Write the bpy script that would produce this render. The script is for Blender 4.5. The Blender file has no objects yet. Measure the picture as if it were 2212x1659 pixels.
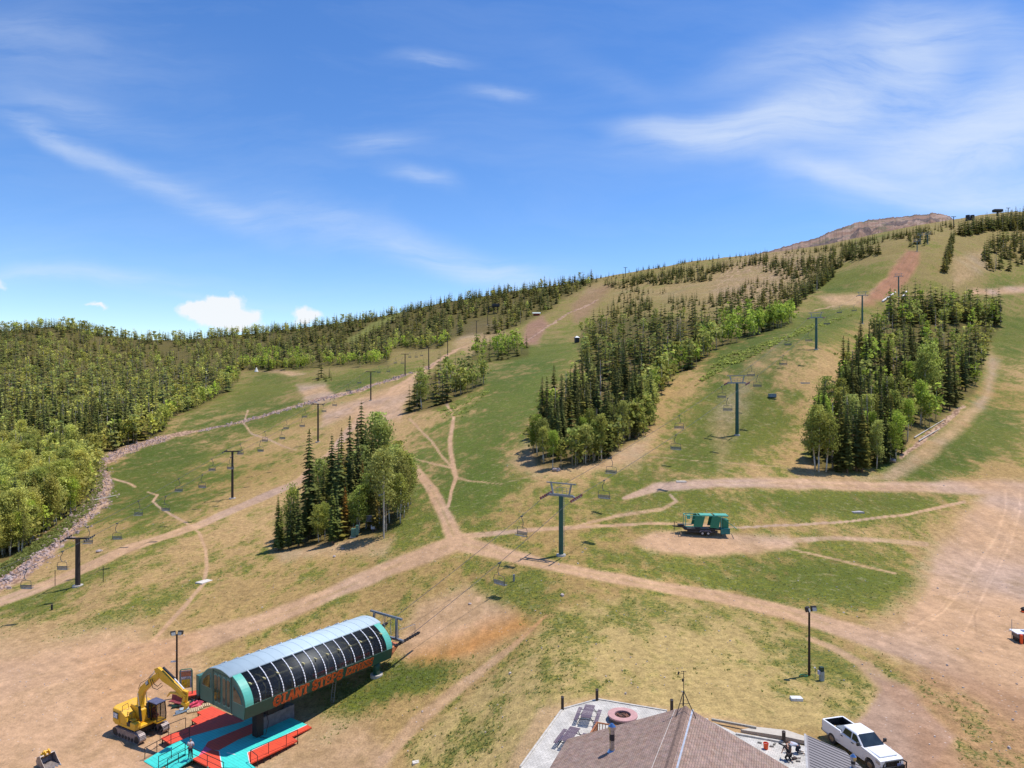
import bpy, bmesh, math, random
import numpy as np
from mathutils import Vector, Matrix
random.seed(7); RNG = np.random.default_rng(7)
S = bpy.context.scene
COL = S.collection
F = 1522.0; CU = 1106.0; CV = 829.5          # camera constants: focal length and centre in survey units
# ------------------------------------------------------------------ tagging
def tag(o, label=None, cat=None, group=None, kind=None):
    if label: o['label'] = label
    if cat: o['category'] = cat
    if group: o['group'] = group
    if kind: o['kind'] = kind
    return o
def empty(name, loc, rz=0, label=None, cat=None, group=None, scale=1):
    o = bpy.data.objects.new(name, None); COL.objects.link(o)
    o.location = loc; o.rotation_euler = (0, 0, rz); o.scale = (scale,)*3
    o.empty_display_size = .2
    return tag(o, label, cat, group)
# ------------------------------------------------------------------ materials
MATS = {}
def srgb(r, g, b):
    f = lambda c: (c/255/12.92 if c/255 <= .04045 else ((c/255+.055)/1.055)**2.4)
    return (f(r), f(g), f(b))
def mat(name, col, rough=.6, metal=0, var=.25, scale=3.0, bump=0.0, spec=.4, dirt=None, dirtscale=.6, dirtamt=.5):
    if name in MATS: return MATS[name]
    m = bpy.data.materials.new(name); m.use_nodes = True; MATS[name] = m
    nt = m.node_tree; b = nt.nodes['Principled BSDF']
    b.inputs['Roughness'].default_value = rough; b.inputs['Metallic'].default_value = metal
    b.inputs['Specular IOR Level'].default_value = spec
    tc = nt.nodes.new('ShaderNodeTexCoord')
    n = nt.nodes.new('ShaderNodeTexNoise'); n.inputs['Scale'].default_value = scale; n.inputs['Detail'].default_value = 6
    nt.links.new(tc.outputs['Object'], n.inputs['Vector'])
    r = nt.nodes.new('ShaderNodeMapRange'); r.inputs['From Min'].default_value = .3; r.inputs['From Max'].default_value = .7
    r.inputs['To Min'].default_value = 1-var; r.inputs['To Max'].default_value = 1+var*.6
    nt.links.new(n.outputs['Fac'], r.inputs['Value'])
    mx = nt.nodes.new('ShaderNodeVectorMath'); mx.operation = 'SCALE'; mx.inputs[0].default_value = col[:3]
    nt.links.new(r.outputs['Result'], mx.inputs['Scale'])
    out = mx.outputs['Vector']
    if dirt:
        n2 = nt.nodes.new('ShaderNodeTexNoise'); n2.inputs['Scale'].default_value = dirtscale; n2.inputs['Detail'].default_value = 8
        nt.links.new(tc.outputs['Object'], n2.inputs['Vector'])
        r2 = nt.nodes.new('ShaderNodeMapRange'); r2.inputs['From Min'].default_value = .5; r2.inputs['From Max'].default_value = .72
        r2.inputs['To Max'].default_value = dirtamt
        nt.links.new(n2.outputs['Fac'], r2.inputs['Value'])
        mm = nt.nodes.new('ShaderNodeMix'); mm.data_type = 'RGBA'
        nt.links.new(r2.outputs['Result'], mm.inputs['Factor']); nt.links.new(out, mm.inputs['A']); mm.inputs['B'].default_value = (*dirt, 1)
        out = mm.outputs['Result']
    nt.links.new(out, b.inputs['Base Color'])
    if bump:
        bp = nt.nodes.new('ShaderNodeBump'); bp.inputs['Strength'].default_value = bump; bp.inputs['Distance'].default_value = .05
        nt.links.new(n.outputs['Fac'], bp.inputs['Height']); nt.links.new(bp.outputs['Normal'], b.inputs['Normal'])
    return m
# ------------------------------------------------------------------ mesh builder
class MB:
    def __init__(s): s.v = []; s.f = []
    def add(s, vs, fs):
        o = len(s.v); s.v += [tuple(v) for v in vs]; s.f += [tuple(i+o for i in f) for f in fs]; return s
    def hexa(s, p):   # 4 bottom, 4 top
        return s.add(p, [(3,2,1,0),(4,5,6,7),(0,1,5,4),(1,2,6,5),(2,3,7,6),(3,0,4,7)])
    def box(s, c, d, rot=None):
        x, y, z = [k/2 for k in d]
        p = [Vector(q) for q in ((-x,-y,-z),(x,-y,-z),(x,y,-z),(-x,y,-z),(-x,-y,z),(x,-y,z),(x,y,z),(-x,y,z))]
        if rot is not None:
            if not isinstance(rot, Matrix): rot = Matrix.Rotation(rot, 3, 'Z')
            p = [rot @ q for q in p]
        c = Vector(c); return s.hexa([q+c for q in p])
    def beam(s, a, b, w, h=None):
        a = Vector(a); b = Vector(b); h = h or w; d = (b-a).normalized()
        up = Vector((0,0,1)) if abs(d.z) < .95 else Vector((0,1,0))
        sx = d.cross(up).normalized()*w/2; sy = sx.cross(d).normalized()*h/2
        return s.hexa([a-sx-sy, a+sx-sy, b+sx-sy, b-sx-sy, a-sx+sy, a+sx+sy, b+sx+sy, b-sx+sy])
    def cyl(s, a, b, r0, r1=None, n=10, caps=True):
        r1 = r0 if r1 is None else r1
        a = Vector(a); b = Vector(b); d = (b-a).normalized()
        up = Vector((0,0,1)) if abs(d.z) < .95 else Vector((0,1,0))
        x = d.cross(up).normalized(); y = x.cross(d)
        vs = []
        for p, r in ((a, r0), (b, r1)):
            for i in range(n):
                t = 2*math.pi*i/n; vs.append(p + x*math.cos(t)*r + y*math.sin(t)*r)
        fs = [(i, (i+1) % n, n+(i+1) % n, n+i) for i in range(n)]
        if caps: fs += [tuple(range(n))[::-1], tuple(range(n, 2*n))]
        return s.add(vs, fs)
    def tube(s, pts, r, n=6):
        for i in range(len(pts)-1):
            ra = r[i] if isinstance(r, (list, tuple)) else r; rb = r[i+1] if isinstance(r, (list, tuple)) else r
            s.cyl(pts[i], pts[i+1], ra, rb, n)
        return s
    def prism(s, poly, a0, a1, axis='y'):
        n = len(poly)
        mk = {'y': lambda p, a: (p[0], a, p[1]), 'z': lambda p, a: (p[0], p[1], a), 'x': lambda p, a: (a, p[0], p[1])}[axis]
        vs = [mk(p, a0) for p in poly] + [mk(p, a1) for p in poly]
        fs = [(i, (i+1) % n, n+(i+1) % n, n+i) for i in range(n)] + [tuple(range(n))[::-1], tuple(range(n, 2*n))]
        return s.add(vs, fs)
    def loft(s, rings, closed=True, caps=True):
        n = len(rings[0]); vs = [p for r in rings for p in r]; fs = []
        for k in range(len(rings)-1):
            for i in range(n if closed else n-1):
                j = (i+1) % n; fs.append((k*n+i, k*n+j, (k+1)*n+j, (k+1)*n+i))
        if caps and closed: fs += [tuple(range(n))[::-1], tuple(range((len(rings)-1)*n, len(rings)*n))]
        return s.add(vs, fs)
    def blob(s, c, r, seed=0, n=10, m=6, jit=.15, flat=1.0):
        rr = random.Random(seed); c = Vector(c); r = r if isinstance(r, (tuple, list)) else (r, r, r); rings = []
        for k in range(1, m):
            ph = math.pi*k/m; ring = []
            for i in range(n):
                t = 2*math.pi*i/n; j = 1+rr.uniform(-jit, jit)
                ring.append((c.x+r[0]*math.sin(ph)*math.cos(t)*j, c.y+r[1]*math.sin(ph)*math.sin(t)*j, c.z-r[2]*math.cos(ph)*j))
            rings.append(ring)
        return s.loft(rings)
    def quad(s, a, b, c, d): return s.add([a, b, c, d], [(0,1,2,3)])
    def poly(s, pts): return s.add(pts, [tuple(range(len(pts)))])
    def build(s, name, m, parent=None, bevel=0, smooth=False, bseg=2):
        me = bpy.data.meshes.new(name); me.from_pydata(s.v, [], s.f); me.update()
        bm = bmesh.new(); bm.from_mesh(me); bmesh.ops.recalc_face_normals(bm, faces=bm.faces); bm.to_mesh(me); bm.free()
        me.materials.append(m)
        o = bpy.data.objects.new(name, me); COL.objects.link(o)
        if parent: o.parent = parent
        if smooth: me.polygons.foreach_set('use_smooth', [True]*len(me.polygons))
        if bevel:
            b = o.modifiers.new('bevel', 'BEVEL'); b.width = bevel; b.segments = bseg; b.limit_method = 'ANGLE'; b.angle_limit = math.radians(35)
        return o
def copy_tree(o, parent=None):
    c = o.copy(); COL.objects.link(c)
    if parent: c.parent = parent
    for ch in list(o.children): copy_tree(ch, c)
    return c
# ------------------------------------------------------------------ noise (numpy)
def vnoise(x, y, seed=0):
    xi = np.floor(x).astype(np.int64); yi = np.floor(y).astype(np.int64); fx = x-xi; fy = y-yi
    fx = fx*fx*(3-2*fx); fy = fy*fy*(3-2*fy)
    def h(a, b):
        n = (a*374761393 + b*668265263 + seed*974634777) & 0xffffffff
        n = ((n ^ (n >> 13))*1274126177) & 0xffffffff
        return ((n ^ (n >> 16)) & 0xffff)/65535.0
    return (h(xi, yi)*(1-fx)+h(xi+1, yi)*fx)*(1-fy)+(h(xi, yi+1)*(1-fx)+h(xi+1, yi+1)*fx)*fy
def fbm(x, y, o=4, seed=0):
    t = 0; a = .5; n = 0
    for k in range(o):
        t = t+a*vnoise(x*2**k, y*2**k, seed+k*17); n += a; a *= .55
    return t/n
# ------------------------------------------------------------------ the terrain
KY = [15,50,60,70,85,105,140,174,243,322,409,560,800,1150,1500,2600]
TAB = {
-900: [-38,-38,-38,-38,-38,-37,-34,-28,-16,-4,8,30,62,95,70,-50],
0:    [-34.6,-34.6,-34.6,-34.6,-34.6,-34.8,-34.8,-31,-24,-15,-4,12,42,83,60,-60],
130:  [-34.6,-34.6,-34.6,-34.6,-34.5,-33.9,-33.4,-31.2,-25,-16.5,-7,8,40,92,64,-55],
250:  [-34.6,-34.6,-34.6,-34.6,-34.4,-33,-31.3,-30.4,-25.6,-18,-10,3,30,74,58,-50],
360:  [-34.6,-34.6,-34.6,-34.6,-34.1,-32.8,-30.9,-29.5,-24.5,-16.7,-8.8,5,29,69,58,-45],
500:  [-34.6,-34.6,-34.6,-34.6,-33.7,-32.4,-30.5,-28.3,-23,-15,-7,8,33,77,66,-40],
750:  [-34.3,-34.3,-34.3,-33.8,-32.5,-30,-27.5,-24.5,-17,-6.5,4,18,45,98,80,-20],
1000: [-31.5,-31.5,-31.5,-31.4,-29.5,-27,-22,-17.5,-8,1.5,11,30,69,133,115,20],
1250: [-27.8,-27.8,-27.8,-27.7,-27,-25.2,-19,-12.7,-1,10,21,41,86,161,140,60],
1500: [-27.8,-27.8,-27.8,-27.8,-27.6,-25.5,-18.7,-12.5,4.8,19,34,63,112,192,170,80],
1750: [-28,-28,-28,-28,-27.9,-26.5,-20.5,-12.5,11.3,26.5,44,79,141,211,180,90],
2000: [-28,-28,-28,-28,-28,-28,-22.5,-16,-3,13,36,106,178,240,225,120],
2212: [-28.5,-28.5,-28.5,-28.5,-28.5,-28.5,-23.3,-17.5,-7,8,29,84,181,264,250,150],
3100: [-30,-30,-30,-30,-30,-29,-25,-19,-8,8,30,80,168,250,240,150]}
def pchip(x, y, xq):
    x = np.asarray(x, float); y = np.asarray(y, float); h = np.diff(x); d = np.diff(y)/h; m = np.zeros(len(x))
    for i in range(1, len(x)-1):
        if d[i-1]*d[i] > 0:
            w1 = 2*h[i]+h[i-1]; w2 = h[i]+2*h[i-1]; m[i] = (w1+w2)/(w1/d[i-1]+w2/d[i])
    m[0] = d[0]; m[-1] = d[-1]
    k = np.clip(np.searchsorted(x, xq)-1, 0, len(h)-1); t = (xq-x[k])/h[k]
    return ((1+2*t)*(1-t)**2)*y[k]+t*(1-t)**2*h[k]*m[k]+t*t*(3-2*t)*y[k+1]+t*t*(t-1)*h[k]*m[k+1]
Ug = np.concatenate([np.linspace(-900,-40,70), np.linspace(-36,2250,860), np.linspace(2256,3100,70)])
Yg = np.exp(np.concatenate([np.linspace(math.log(15), math.log(44), 18)[:-1], np.linspace(math.log(44), math.log(1200), 640), np.linspace(math.log(1205), math.log(2600), 24)]))
us = sorted(TAB)
Zc = np.array([pchip(np.log(KY), TAB[u], np.log(Yg)) for u in us])
Zs = np.array([pchip(us, Zc[:, j], Ug) for j in range(len(Yg))]).T
UU, YY = np.meshgrid(Ug, Yg, indexing='ij')
# soften the interpolation along u
kern = np.exp(-np.linspace(-2, 2, 41)**2); kern /= kern.sum()
pad = np.pad(Zs, ((20,20),(0,0)), mode='edge')
Zs = np.apply_along_axis(lambda c: np.convolve(c, kern, mode='valid'), 0, pad)
XX = (UU-CU)/F*YY
VS = CV-F*Zs/YY            # smooth row of every ground point
def sstep(a, b, x): t = np.clip((x-a)/(b-a), 0, 1); return t*t*(3-2*t)
rel = sstep(60, 200, YY)
flat = 1-np.exp(-(((UU-1450)/420)**2+((VS-1580)/110)**2)**3)*0  # placeholder for a level pad
micro = (fbm(XX*.035, YY*.035, 4, 3)-.5)*(.35+rel*3.2*sstep(80, 500, YY)) + (fbm(XX*.25, YY*.25, 3, 9)-.5)*(.10+.25*rel)
pad_mask = sstep(1480, 1520, VS)*sstep(1050, 1130, UU)*(1-sstep(1950, 2020, UU)) + sstep(1500, 1540, VS)*sstep(200, 240, UU)*(1-sstep(700, 760, UU))
Z = Zs + micro*(1-np.clip(pad_mask, 0, 1)*.9)
VG = CV-F*Z/YY
def ground(x, y):
    y = max(y, 15.01); u = CU+F*x/y
    i = int(np.clip(np.searchsorted(Ug, u)-1, 0, len(Ug)-2)); j = int(np.clip(np.searchsorted(Yg, y)-1, 0, len(Yg)-2))
    a = min(max((u-Ug[i])/(Ug[i+1]-Ug[i]), 0), 1); b = min(max((y-Yg[j])/(Yg[j+1]-Yg[j]), 0), 1)
    return float((Z[i,j]*(1-a)+Z[i+1,j]*a)*(1-b)+(Z[i,j+1]*(1-a)+Z[i+1,j+1]*a)*b)
def at(u, v):
    """first ground point seen along a sight line"""
    i = int(np.clip(np.searchsorted(Ug, u)-1, 0, len(Ug)-2)); a = (u-Ug[i])/(Ug[i+1]-Ug[i])
    c = VG[i]*(1-a)+VG[i+1]*a
    w = np.nonzero(c <= v)[0]
    if len(w) == 0: return None
    j = max(int(w[0]), 1); t = (c[j-1]-v)/max(c[j-1]-c[j], 1e-6); t = min(max(t, 0), 1)
    y = Yg[j-1]*(1-t)+Yg[j]*t
    x = (u-CU)/F*y
    return Vector((x, y, ground(x, y)))
def onz(u, v, z):
    y = z*F/(CV-v); return Vector(((u-CU)/F*y, y, z))
def ppd(y): return F/y        # survey units per metre at depth y
# ------------------------------------------------------------------ ground colour
def dist_poly(P, Q, pts):
    d = np.full(P.shape, 1e9); 
    for (a, b) in zip(pts[:-1], pts[1:]):
        dx, dy = b[0]-a[0], b[1]-a[1]; L = dx*dx+dy*dy+1e-9
        t = np.clip(((P-a[0])*dx+(Q-a[1])*dy)/L, 0, 1)
        w0, w1 = a[2], b[2]; w = w0+(w1-w0)*t
        d = np.minimum(d, np.hypot(P-(a[0]+t*dx), (Q-(a[1]+t*dy))*1.5)/w)   # rows are foreshortened
    return d
def inpoly(P, Q, pts):
    ins = np.zeros(P.shape, bool); n = len(pts)
    for i in range(n):
        x0, y0 = pts[i]; x1, y1 = pts[(i+1) % n]
        if y0 == y1: continue
        c = ((y0 > Q) != (y1 > Q)) & (P < (x1-x0)*(Q-y0)/(y1-y0)+x0); ins ^= c
    return ins
def edge_dist(P, Q, pts):
    d = np.full(P.shape, 1e9); n = len(pts)
    for i in range(n):
        a = pts[i]; b = pts[(i+1) % n]; dx, dy = b[0]-a[0], b[1]-a[1]; L = dx*dx+dy*dy+1e-9
        t = np.clip(((P-a[0])*dx+(Q-a[1])*dy)/L, 0, 1); d = np.minimum(d, np.hypot(P-(a[0]+t*dx), Q-(a[1]+t*dy)))
    return d
def soft(P, Q, pts, s=10):
    d = edge_dist(P, Q, pts); return sstep(-s, s, np.where(inpoly(P, Q, pts), d, -d))
wx = (fbm(XX*.09, YY*.05, 4, 31)-.5); wy = (fbm(XX*.09, YY*.05, 4, 57)-.5)
P = UU+wx*34*np.clip(110/YY, .25, 1.6); Q = VS+wy*26*np.clip(110/YY, .25, 1.6)
inview = (VS > 440)
# greenness: (u, v, ru, rv, rot deg, amount)
G = np.full(P.shape, .33)
for (cx, cy, rx, ry, ro, am) in [
  (330,1010,190,75,-25,.55),(150,1130,60,60,-40,.25),(480,940,150,40,-20,.2),(560,1020,110,40,-20,.25),(420,1080,120,40,-25,.35),
  (300,1060,90,70,-30,.5),(80,1290,90,25,-20,.45),(250,1225,120,30,-20,.25),(330,1300,110,22,-25,.25),(60,1330,70,22,-15,.35),(520,1190,70,30,0,.1),
  (560,850,90,45,-25,.45),(620,890,110,22,-15,.4),(430,900,60,25,-15,.2),(750,830,80,22,-10,.55),(840,800,80,14,-10,.4),(600,810,60,14,0,.3),
  (1050,950,120,170,15,.5),(1000,1060,110,70,0,.35),(1130,850,90,60,-30,.45),(900,1000,60,60,0,.2),(1180,760,90,35,-8,.5),(1080,810,100,16,-8,.3),
  (1150,660,80,30,-20,.2),(1240,640,60,20,-20,.2),(850,1250,130,40,-20,.15),(860,1130,70,50,-20,.3),(760,1240,110,25,-15,.12),
  (1350,1060,160,60,-5,.3),(1500,980,160,60,-25,.42),(1650,880,120,90,-30,.42),(1560,820,90,60,-30,.3),(1700,760,120,60,-20,.45),(1620,740,120,30,-20,.5),
  (1800,690,90,30,-15,.45),(1860,600,70,40,-20,.4),(1790,620,50,30,-20,.4),(1330,1130,100,25,0,.2),(1500,930,120,60,-20,.2),
  (1760,1240,210,60,4,.72),(1620,1085,180,28,0,.4),(1880,1090,170,34,-3,.62),(1640,1290,60,20,10,.25),(1330,1200,110,28,6,.35),(1150,1260,100,50,20,.3),
  (2050,980,150,60,-10,.62),(2140,880,90,90,-20,.4),(2180,720,70,70,0,.6),(2150,620,70,30,-20,.4),(1980,620,60,40,-30,.1),(1960,1010,100,30,0,.3),
  (930,1440,90,36,-28,.45),(1020,1290,90,25,-20,.2),(800,1500,120,40,-28,.5),(700,1610,80,35,-20,.2),(1820,1470,150,60,15,.42),(1750,1400,190,60,8,.25),
  (1400,1330,220,35,3,.30),(1300,1460,170,60,0,.12),(1010,1560,120,90,-40,.30),(1900,1560,90,60,0,.1),(2120,1640,100,40,0,.25),(1700,1530,120,30,5,.2),
  (1500,600,140,30,-20,.12),(1380,620,60,30,-20,.15),(1700,560,80,12,-25,.2),(1880,520,80,14,-20,.35),(2000,580,50,40,-30,.1)]:
    c, s_ = math.cos(math.radians(ro)), math.sin(math.radians(ro)); dx = P-cx; dy = Q-cy
    e = ((dx*c+dy*s_)/rx)**2+((-dx*s_+dy*c)/ry)**2
    G += am*np.exp(-e*.9)
G = np.clip(G, 0, 1)
big = fbm(XX*.03, YY*.022, 4, 5); mid = fbm(XX*.16, YY*.10, 4, 12); fine = fbm(XX*.9, YY*.55, 3, 77)
G2 = np.clip(G + (big-.5)*.75 + (mid-.5)*.75, 0, 1)
# dirt: tracks and bare ground
D = np.zeros(P.shape)
def road(pts, soft_=.35, amt=1.0, ruts=True):
    global D
    d = dist_poly(UU+wx*5, VS+wy*4, pts)
    a = amt*(1-sstep(1-soft_, 1+soft_, d+(mid-.5)*.5))
    if ruts: a = a*(1-.30*np.exp(-((d-.05)/.16)**2)*(mid > .42)); RUTS.append(pts)
    D = np.maximum(D, a)
RUTS = []
R = road
R([(-200,1350,18),(0,1300,16),(130,1250,14),(280,1182,12),(430,1135,10),(560,1078,9),(645,1040,8),(720,970,8),(790,885,9),(850,845,11),(895,815,9),(960,770,4),(1010,745,2)])
R([(985,1168,22),(960,1110,17),(935,1060,13),(905,1020,9),(880,985,6)])
R([(-300,1520,70),(0,1470,62),(200,1430,48),(380,1400,34),(560,1345,24),(700,1290,21),(830,1232,22),(985,1172,26),(1100,1200,19),(1250,1234,16),(1400,1262,17),(1550,1287,19),(1700,1322,21),(1850,1368,25),(2000,1415,32),(2212,1490,45),(2500,1560,60)])
R([(1350,1075,5),(1420,1052,13),(1560,1042,14),(1700,1045,16),(1900,1050,15),(2050,1050,18),(2212,1058,28),(2500,1070,40)], .5)
R([(1000,1160,10),(1130,1147,6),(1250,1138,5),(1400,1128,4),(1480,1130,4),(1600,1138,3),(1800,1130,3),(1960,1112,4),(2080,1082,5)], .5)
R([(1230,1140,3),(1330,1112,5),(1430,1098,5),(1462,1082,3.5),(1448,1068,3)], .5, .8)
R([(1690,1168,9),(1800,1163,6),(1900,1168,6),(2000,1176,8)], .6, .8)
R([(1704,1185,2.5),(1810,1210,3),(1933,1240,3)], .5, .7, False)
R([(965,872,3.5),(980,900,3.5),(972,950,5),(978,1000,5),(986,1032,5),(975,1060,3),(968,1095,4)], .5, .95, False)
R([(885,905,3),(930,950,3),(960,990,3),(980,1015,3)], .5, .8, False)
R([(880,985,2),(930,1000,2.5),(978,1012,3)], .5, .8, False); R([(986,1032,4),(1020,1040,2.5),(1090,1045,1.2)], .5, .7, False)
R([(245,1035,3),(265,1040,3),(292,1052,3)], .5, .9, False)
R([(320,1064,2),(340,1070,3),(330,1085,3),(348,1100,3),(400,1128,3.2),(430,1150,3.4),(445,1185,3.4),(448,1225,4),(440,1262,4.5),(400,1310,5),(345,1370,5.5),(300,1420,8)], .5, .85, False)
R([(535,885,1.5),(527,918,2.5),(545,938,2.5),(590,955,2),(640,970,1.6)], .5, .8, False)
R([(1080,1045,1.2),(1200,1015,1.3),(1280,975,1.3),(1400,985,1.3),(1560,1000,1.4),(1700,1012,1.6),(1735,1035,2)], .6, .45, False)
R([(1760,668,1.2),(1850,655,1.6),(1900,648,1.4)], .5, .7, False)
R([(820,1650,16),(900,1560,16),(1010,1470,14),(1100,1400,8),(1180,1330,3)], .5, .7, False)
R([(2150,1480,20),(2120,1380,30),(2140,1250,40),(2180,1120,40)], .6, .9)
R([(1870,1440,18),(1950,1520,28),(2010,1600,36),(2060,1700,46)], .5, .75)
R([(1750,1380,7),(1800,1400,9),(1870,1440,12)], .5, .8, False)
for pts, s_, a in [
  ([(2090,1095),(2150,1050),(2400,1020),(2500,1500),(2200,1560),(1990,1440),(1880,1385),(1940,1350),(1990,1280),(2010,1200),(2060,1150)], 26, .95),
  ([(1370,1165),(1420,1142),(1600,1150),(1700,1158),(1720,1176),(1640,1192),(1560,1203),(1460,1192),(1400,1182)], 10, .95),
  ([(690,925),(700,885),(760,868),(870,832),(897,822),(870,880),(866,905),(800,905),(750,900)], 9, .85),
  ([(-100,1400),(300,1360),(420,1420),(430,1680),(-100,1700)], 50, .9),
  ([(300,1560),(480,1500),(800,1560),(860,1700),(250,1700)], 30, .5),
  ([(560,800),(600,797),(660,806),(630,812)], 5, .8), ([(640,832),(700,828),(725,860),(690,878),(660,868)], 8, .8),
  ([(1125,745),(1138,700),(1170,682),(1185,700),(1160,745)], 7, .9), ([(1235,660),(1270,620),(1330,612),(1270,680),(1240,700)], 9, .55),
  ([(1985,545),(1960,540),(1925,585),(1880,630),(1870,655),(1910,650),(1960,610),(1985,570)], 7, .95),
  ([(1770,645),(1840,636),(1900,640),(1890,660),(1800,665)], 8, .7), ([(2060,560),(2120,540),(2140,580),(2060,620)], 12, .4),
  ([(2090,625),(2260,615),(2260,632),(2100,636)], 5, .9), ([(1020,770),(1060,730),(1090,715),(1070,690),(1020,700),(980,745)], 8, .5),
  ([(1560,1010),(1530,900),(1620,790),(1700,730),(1640,800),(1600,900)], 22, .35), ([(1140,960),(1100,1000),(1160,1030),(1380,1010),(1420,930),(1290,990)], 16, .55),
  ([(1730,990),(1760,1030),(1900,1030),(2000,960),(2120,860),(2140,760),(2160,780),(2130,880),(2020,990),(1930,1040),(1760,1045)], 12, .6),
  ([(900,1310),(1010,1265),(1110,1310),(1150,1350),(1010,1420),(880,1440),(860,1400)], 22, .8), ([(1230,640),(1500,600),(1700,545),(1760,560),(1650,640),(1500,650)], 25, .22),
  ([(580,1185),(720,1170),(850,1160),(830,1200),(700,1200),(600,1215)], 12, .5), ([(2000,1180),(2120,1100),(2020,1420),(1850,1380),(1960,1280)], 30, .5),
  ([(1180,1520),(1290,1500),(1460,1530),(1640,1570),(1720,1600),(1600,1590),(1300,1520),(1100,1680),(1080,1680)], 9, .5)]:
    D = np.maximum(D, a*soft(P, Q, pts, s_)*(.72+.5*mid))
# stony stream bed
RK = np.zeros(P.shape)
for pts in [[(-80,1290,24),(30,1240,21),(100,1190,20),(165,1128,21),(214,1082,22),(224,1040,15),(214,1004,8),(240,987,11),(300,963,11),(360,946,9),(430,932,3),(520,912,3.5),(600,890,5),(680,868,5),(760,848,4),(830,825,4),(890,805,3),(940,785,2)],
            [(1135,740,2),(1190,700,2.5),(1240,672,2),(1290,650,1.5)],[(1950,985,6),(2010,940,7),(2080,880,6)]]:
    d = dist_poly(P, Q, pts); RK = np.maximum(RK, 1-sstep(.7, 1.35, d+(mid-.5)*.8))
rs = soft(P, Q, [(1560,560),(1700,530),(1790,560),(1730,640),(1600,680),(1530,660)], 20)*.5
RK = np.maximum(RK, rs*(fine > .5))
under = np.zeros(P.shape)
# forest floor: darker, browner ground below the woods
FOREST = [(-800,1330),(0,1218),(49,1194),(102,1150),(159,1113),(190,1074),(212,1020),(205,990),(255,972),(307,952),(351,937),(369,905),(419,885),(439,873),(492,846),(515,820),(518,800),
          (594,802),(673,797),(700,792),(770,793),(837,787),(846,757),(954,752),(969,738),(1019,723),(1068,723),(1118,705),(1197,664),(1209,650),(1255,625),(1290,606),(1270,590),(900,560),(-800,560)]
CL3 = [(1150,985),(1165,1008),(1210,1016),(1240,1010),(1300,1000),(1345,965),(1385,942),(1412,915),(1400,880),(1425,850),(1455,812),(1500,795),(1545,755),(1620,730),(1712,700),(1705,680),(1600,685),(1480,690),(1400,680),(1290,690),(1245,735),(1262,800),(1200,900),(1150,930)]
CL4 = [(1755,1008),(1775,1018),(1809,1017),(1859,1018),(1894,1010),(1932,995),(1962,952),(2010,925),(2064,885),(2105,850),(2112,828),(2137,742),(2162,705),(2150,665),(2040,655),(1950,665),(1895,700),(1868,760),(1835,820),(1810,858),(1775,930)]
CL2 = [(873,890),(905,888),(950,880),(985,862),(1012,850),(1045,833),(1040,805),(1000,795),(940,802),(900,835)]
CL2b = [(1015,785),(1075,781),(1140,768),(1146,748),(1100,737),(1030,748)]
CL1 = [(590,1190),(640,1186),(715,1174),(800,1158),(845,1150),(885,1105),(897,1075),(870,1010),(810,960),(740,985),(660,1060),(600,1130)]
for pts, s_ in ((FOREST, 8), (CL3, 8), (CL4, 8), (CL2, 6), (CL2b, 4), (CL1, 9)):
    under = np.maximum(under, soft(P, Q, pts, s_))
def C3(*c): return np.array(srgb(*c))
def mixc(A, B, t): return A*(1-t[..., None])+B*t[..., None]
tan = C3(204,172,128); tan2 = C3(182,154,104); grn = C3(136,140,66); grn2 = C3(96,112,48); yel = C3(150,146,76)
o1 = np.clip((fbm(XX*.012, YY*.010, 3, 91)-.35)*2.2, 0, 1)
base = mixc(np.broadcast_to(tan, P.shape+(3,)), tan2, o1)
# upper slopes are a duller olive
base = mixc(base, C3(150,138,92), sstep(260, 420, YY)*.75)
lawn = soft(P, Q, [(1130,1400),(1220,1320),(1400,1290),(1560,1310),(1700,1360),(1830,1420),(1900,1480),(1900,1560),(1790,1590),(1600,1570),(1290,1500),(1100,1690),(860,1700),(900,1600),(1040,1480)], 16)
base = mixc(base, C3(204,180,128), lawn*.9)
gcol = mixc(np.broadcast_to(grn, P.shape+(3,)), grn2, np.clip((G-.55)*2.2+(mid-.5), 0, 1))
gcol = mixc(gcol, yel, np.clip((big-.5)*2.2+.12, 0, 1)*.75)
gcol = mixc(gcol, C3(158,148,84), lawn*.55)
gcol = mixc(gcol, C3(116,140,68), soft(P, Q, [(700,1000),(1000,870),(1290,680),(1100,1100),(900,1130)], 60)*.35)
ga = sstep(.36, 1.0, G2+(fine-.5)*.75+(fbm(XX*.33, YY*.2, 3, 61)-.5)*.55)
col = mixc(base, gcol, ga)
dcol = mixc(np.broadcast_to(C3(224,186,152), P.shape+(3,)), C3(212,184,166), np.clip((fbm(XX*.05, YY*.03, 3, 8)-.42)*3, 0, 1))
dcol = mixc(dcol, C3(218,160,106), np.clip(soft(P, Q, [(880,1430),(1160,1290),(1190,1340),(1000,1420),(900,1460)], 30)+soft(P, Q, [(180,1430),(430,1340),(420,1500),(200,1560)], 60)*.3, 0, 1))
dcol = mixc(dcol, C3(190,144,116), soft(P, Q, [(1850,670),(1960,530),(2010,545),(1950,680)], 12))
dcol = mixc(dcol, C3(178,142,122), soft(P, Q, [(1120,770),(1120,680),(1330,600),(1300,700)], 20))
gravel = np.maximum(soft(P, Q, [(1790,1590),(1850,1560),(1900,1500),(1870,1450),(1960,1490),(2060,1600),(2000,1700),(1900,1700),(1840,1600)], 12), soft(P, Q, [(300,1640),(400,1580),(560,1660),(700,1640),(820,1600),(860,1700),(300,1700)], 20)*.5)
dcol = mixc(dcol, C3(198,168,150), gravel*.9)
D = np.clip(np.maximum(D, gravel*.9), 0, 1)
col = mixc(col, dcol, np.clip(D*1.05+(fine-.5)*.5*(D > .05)*(D < .9), 0, 1))
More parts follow.
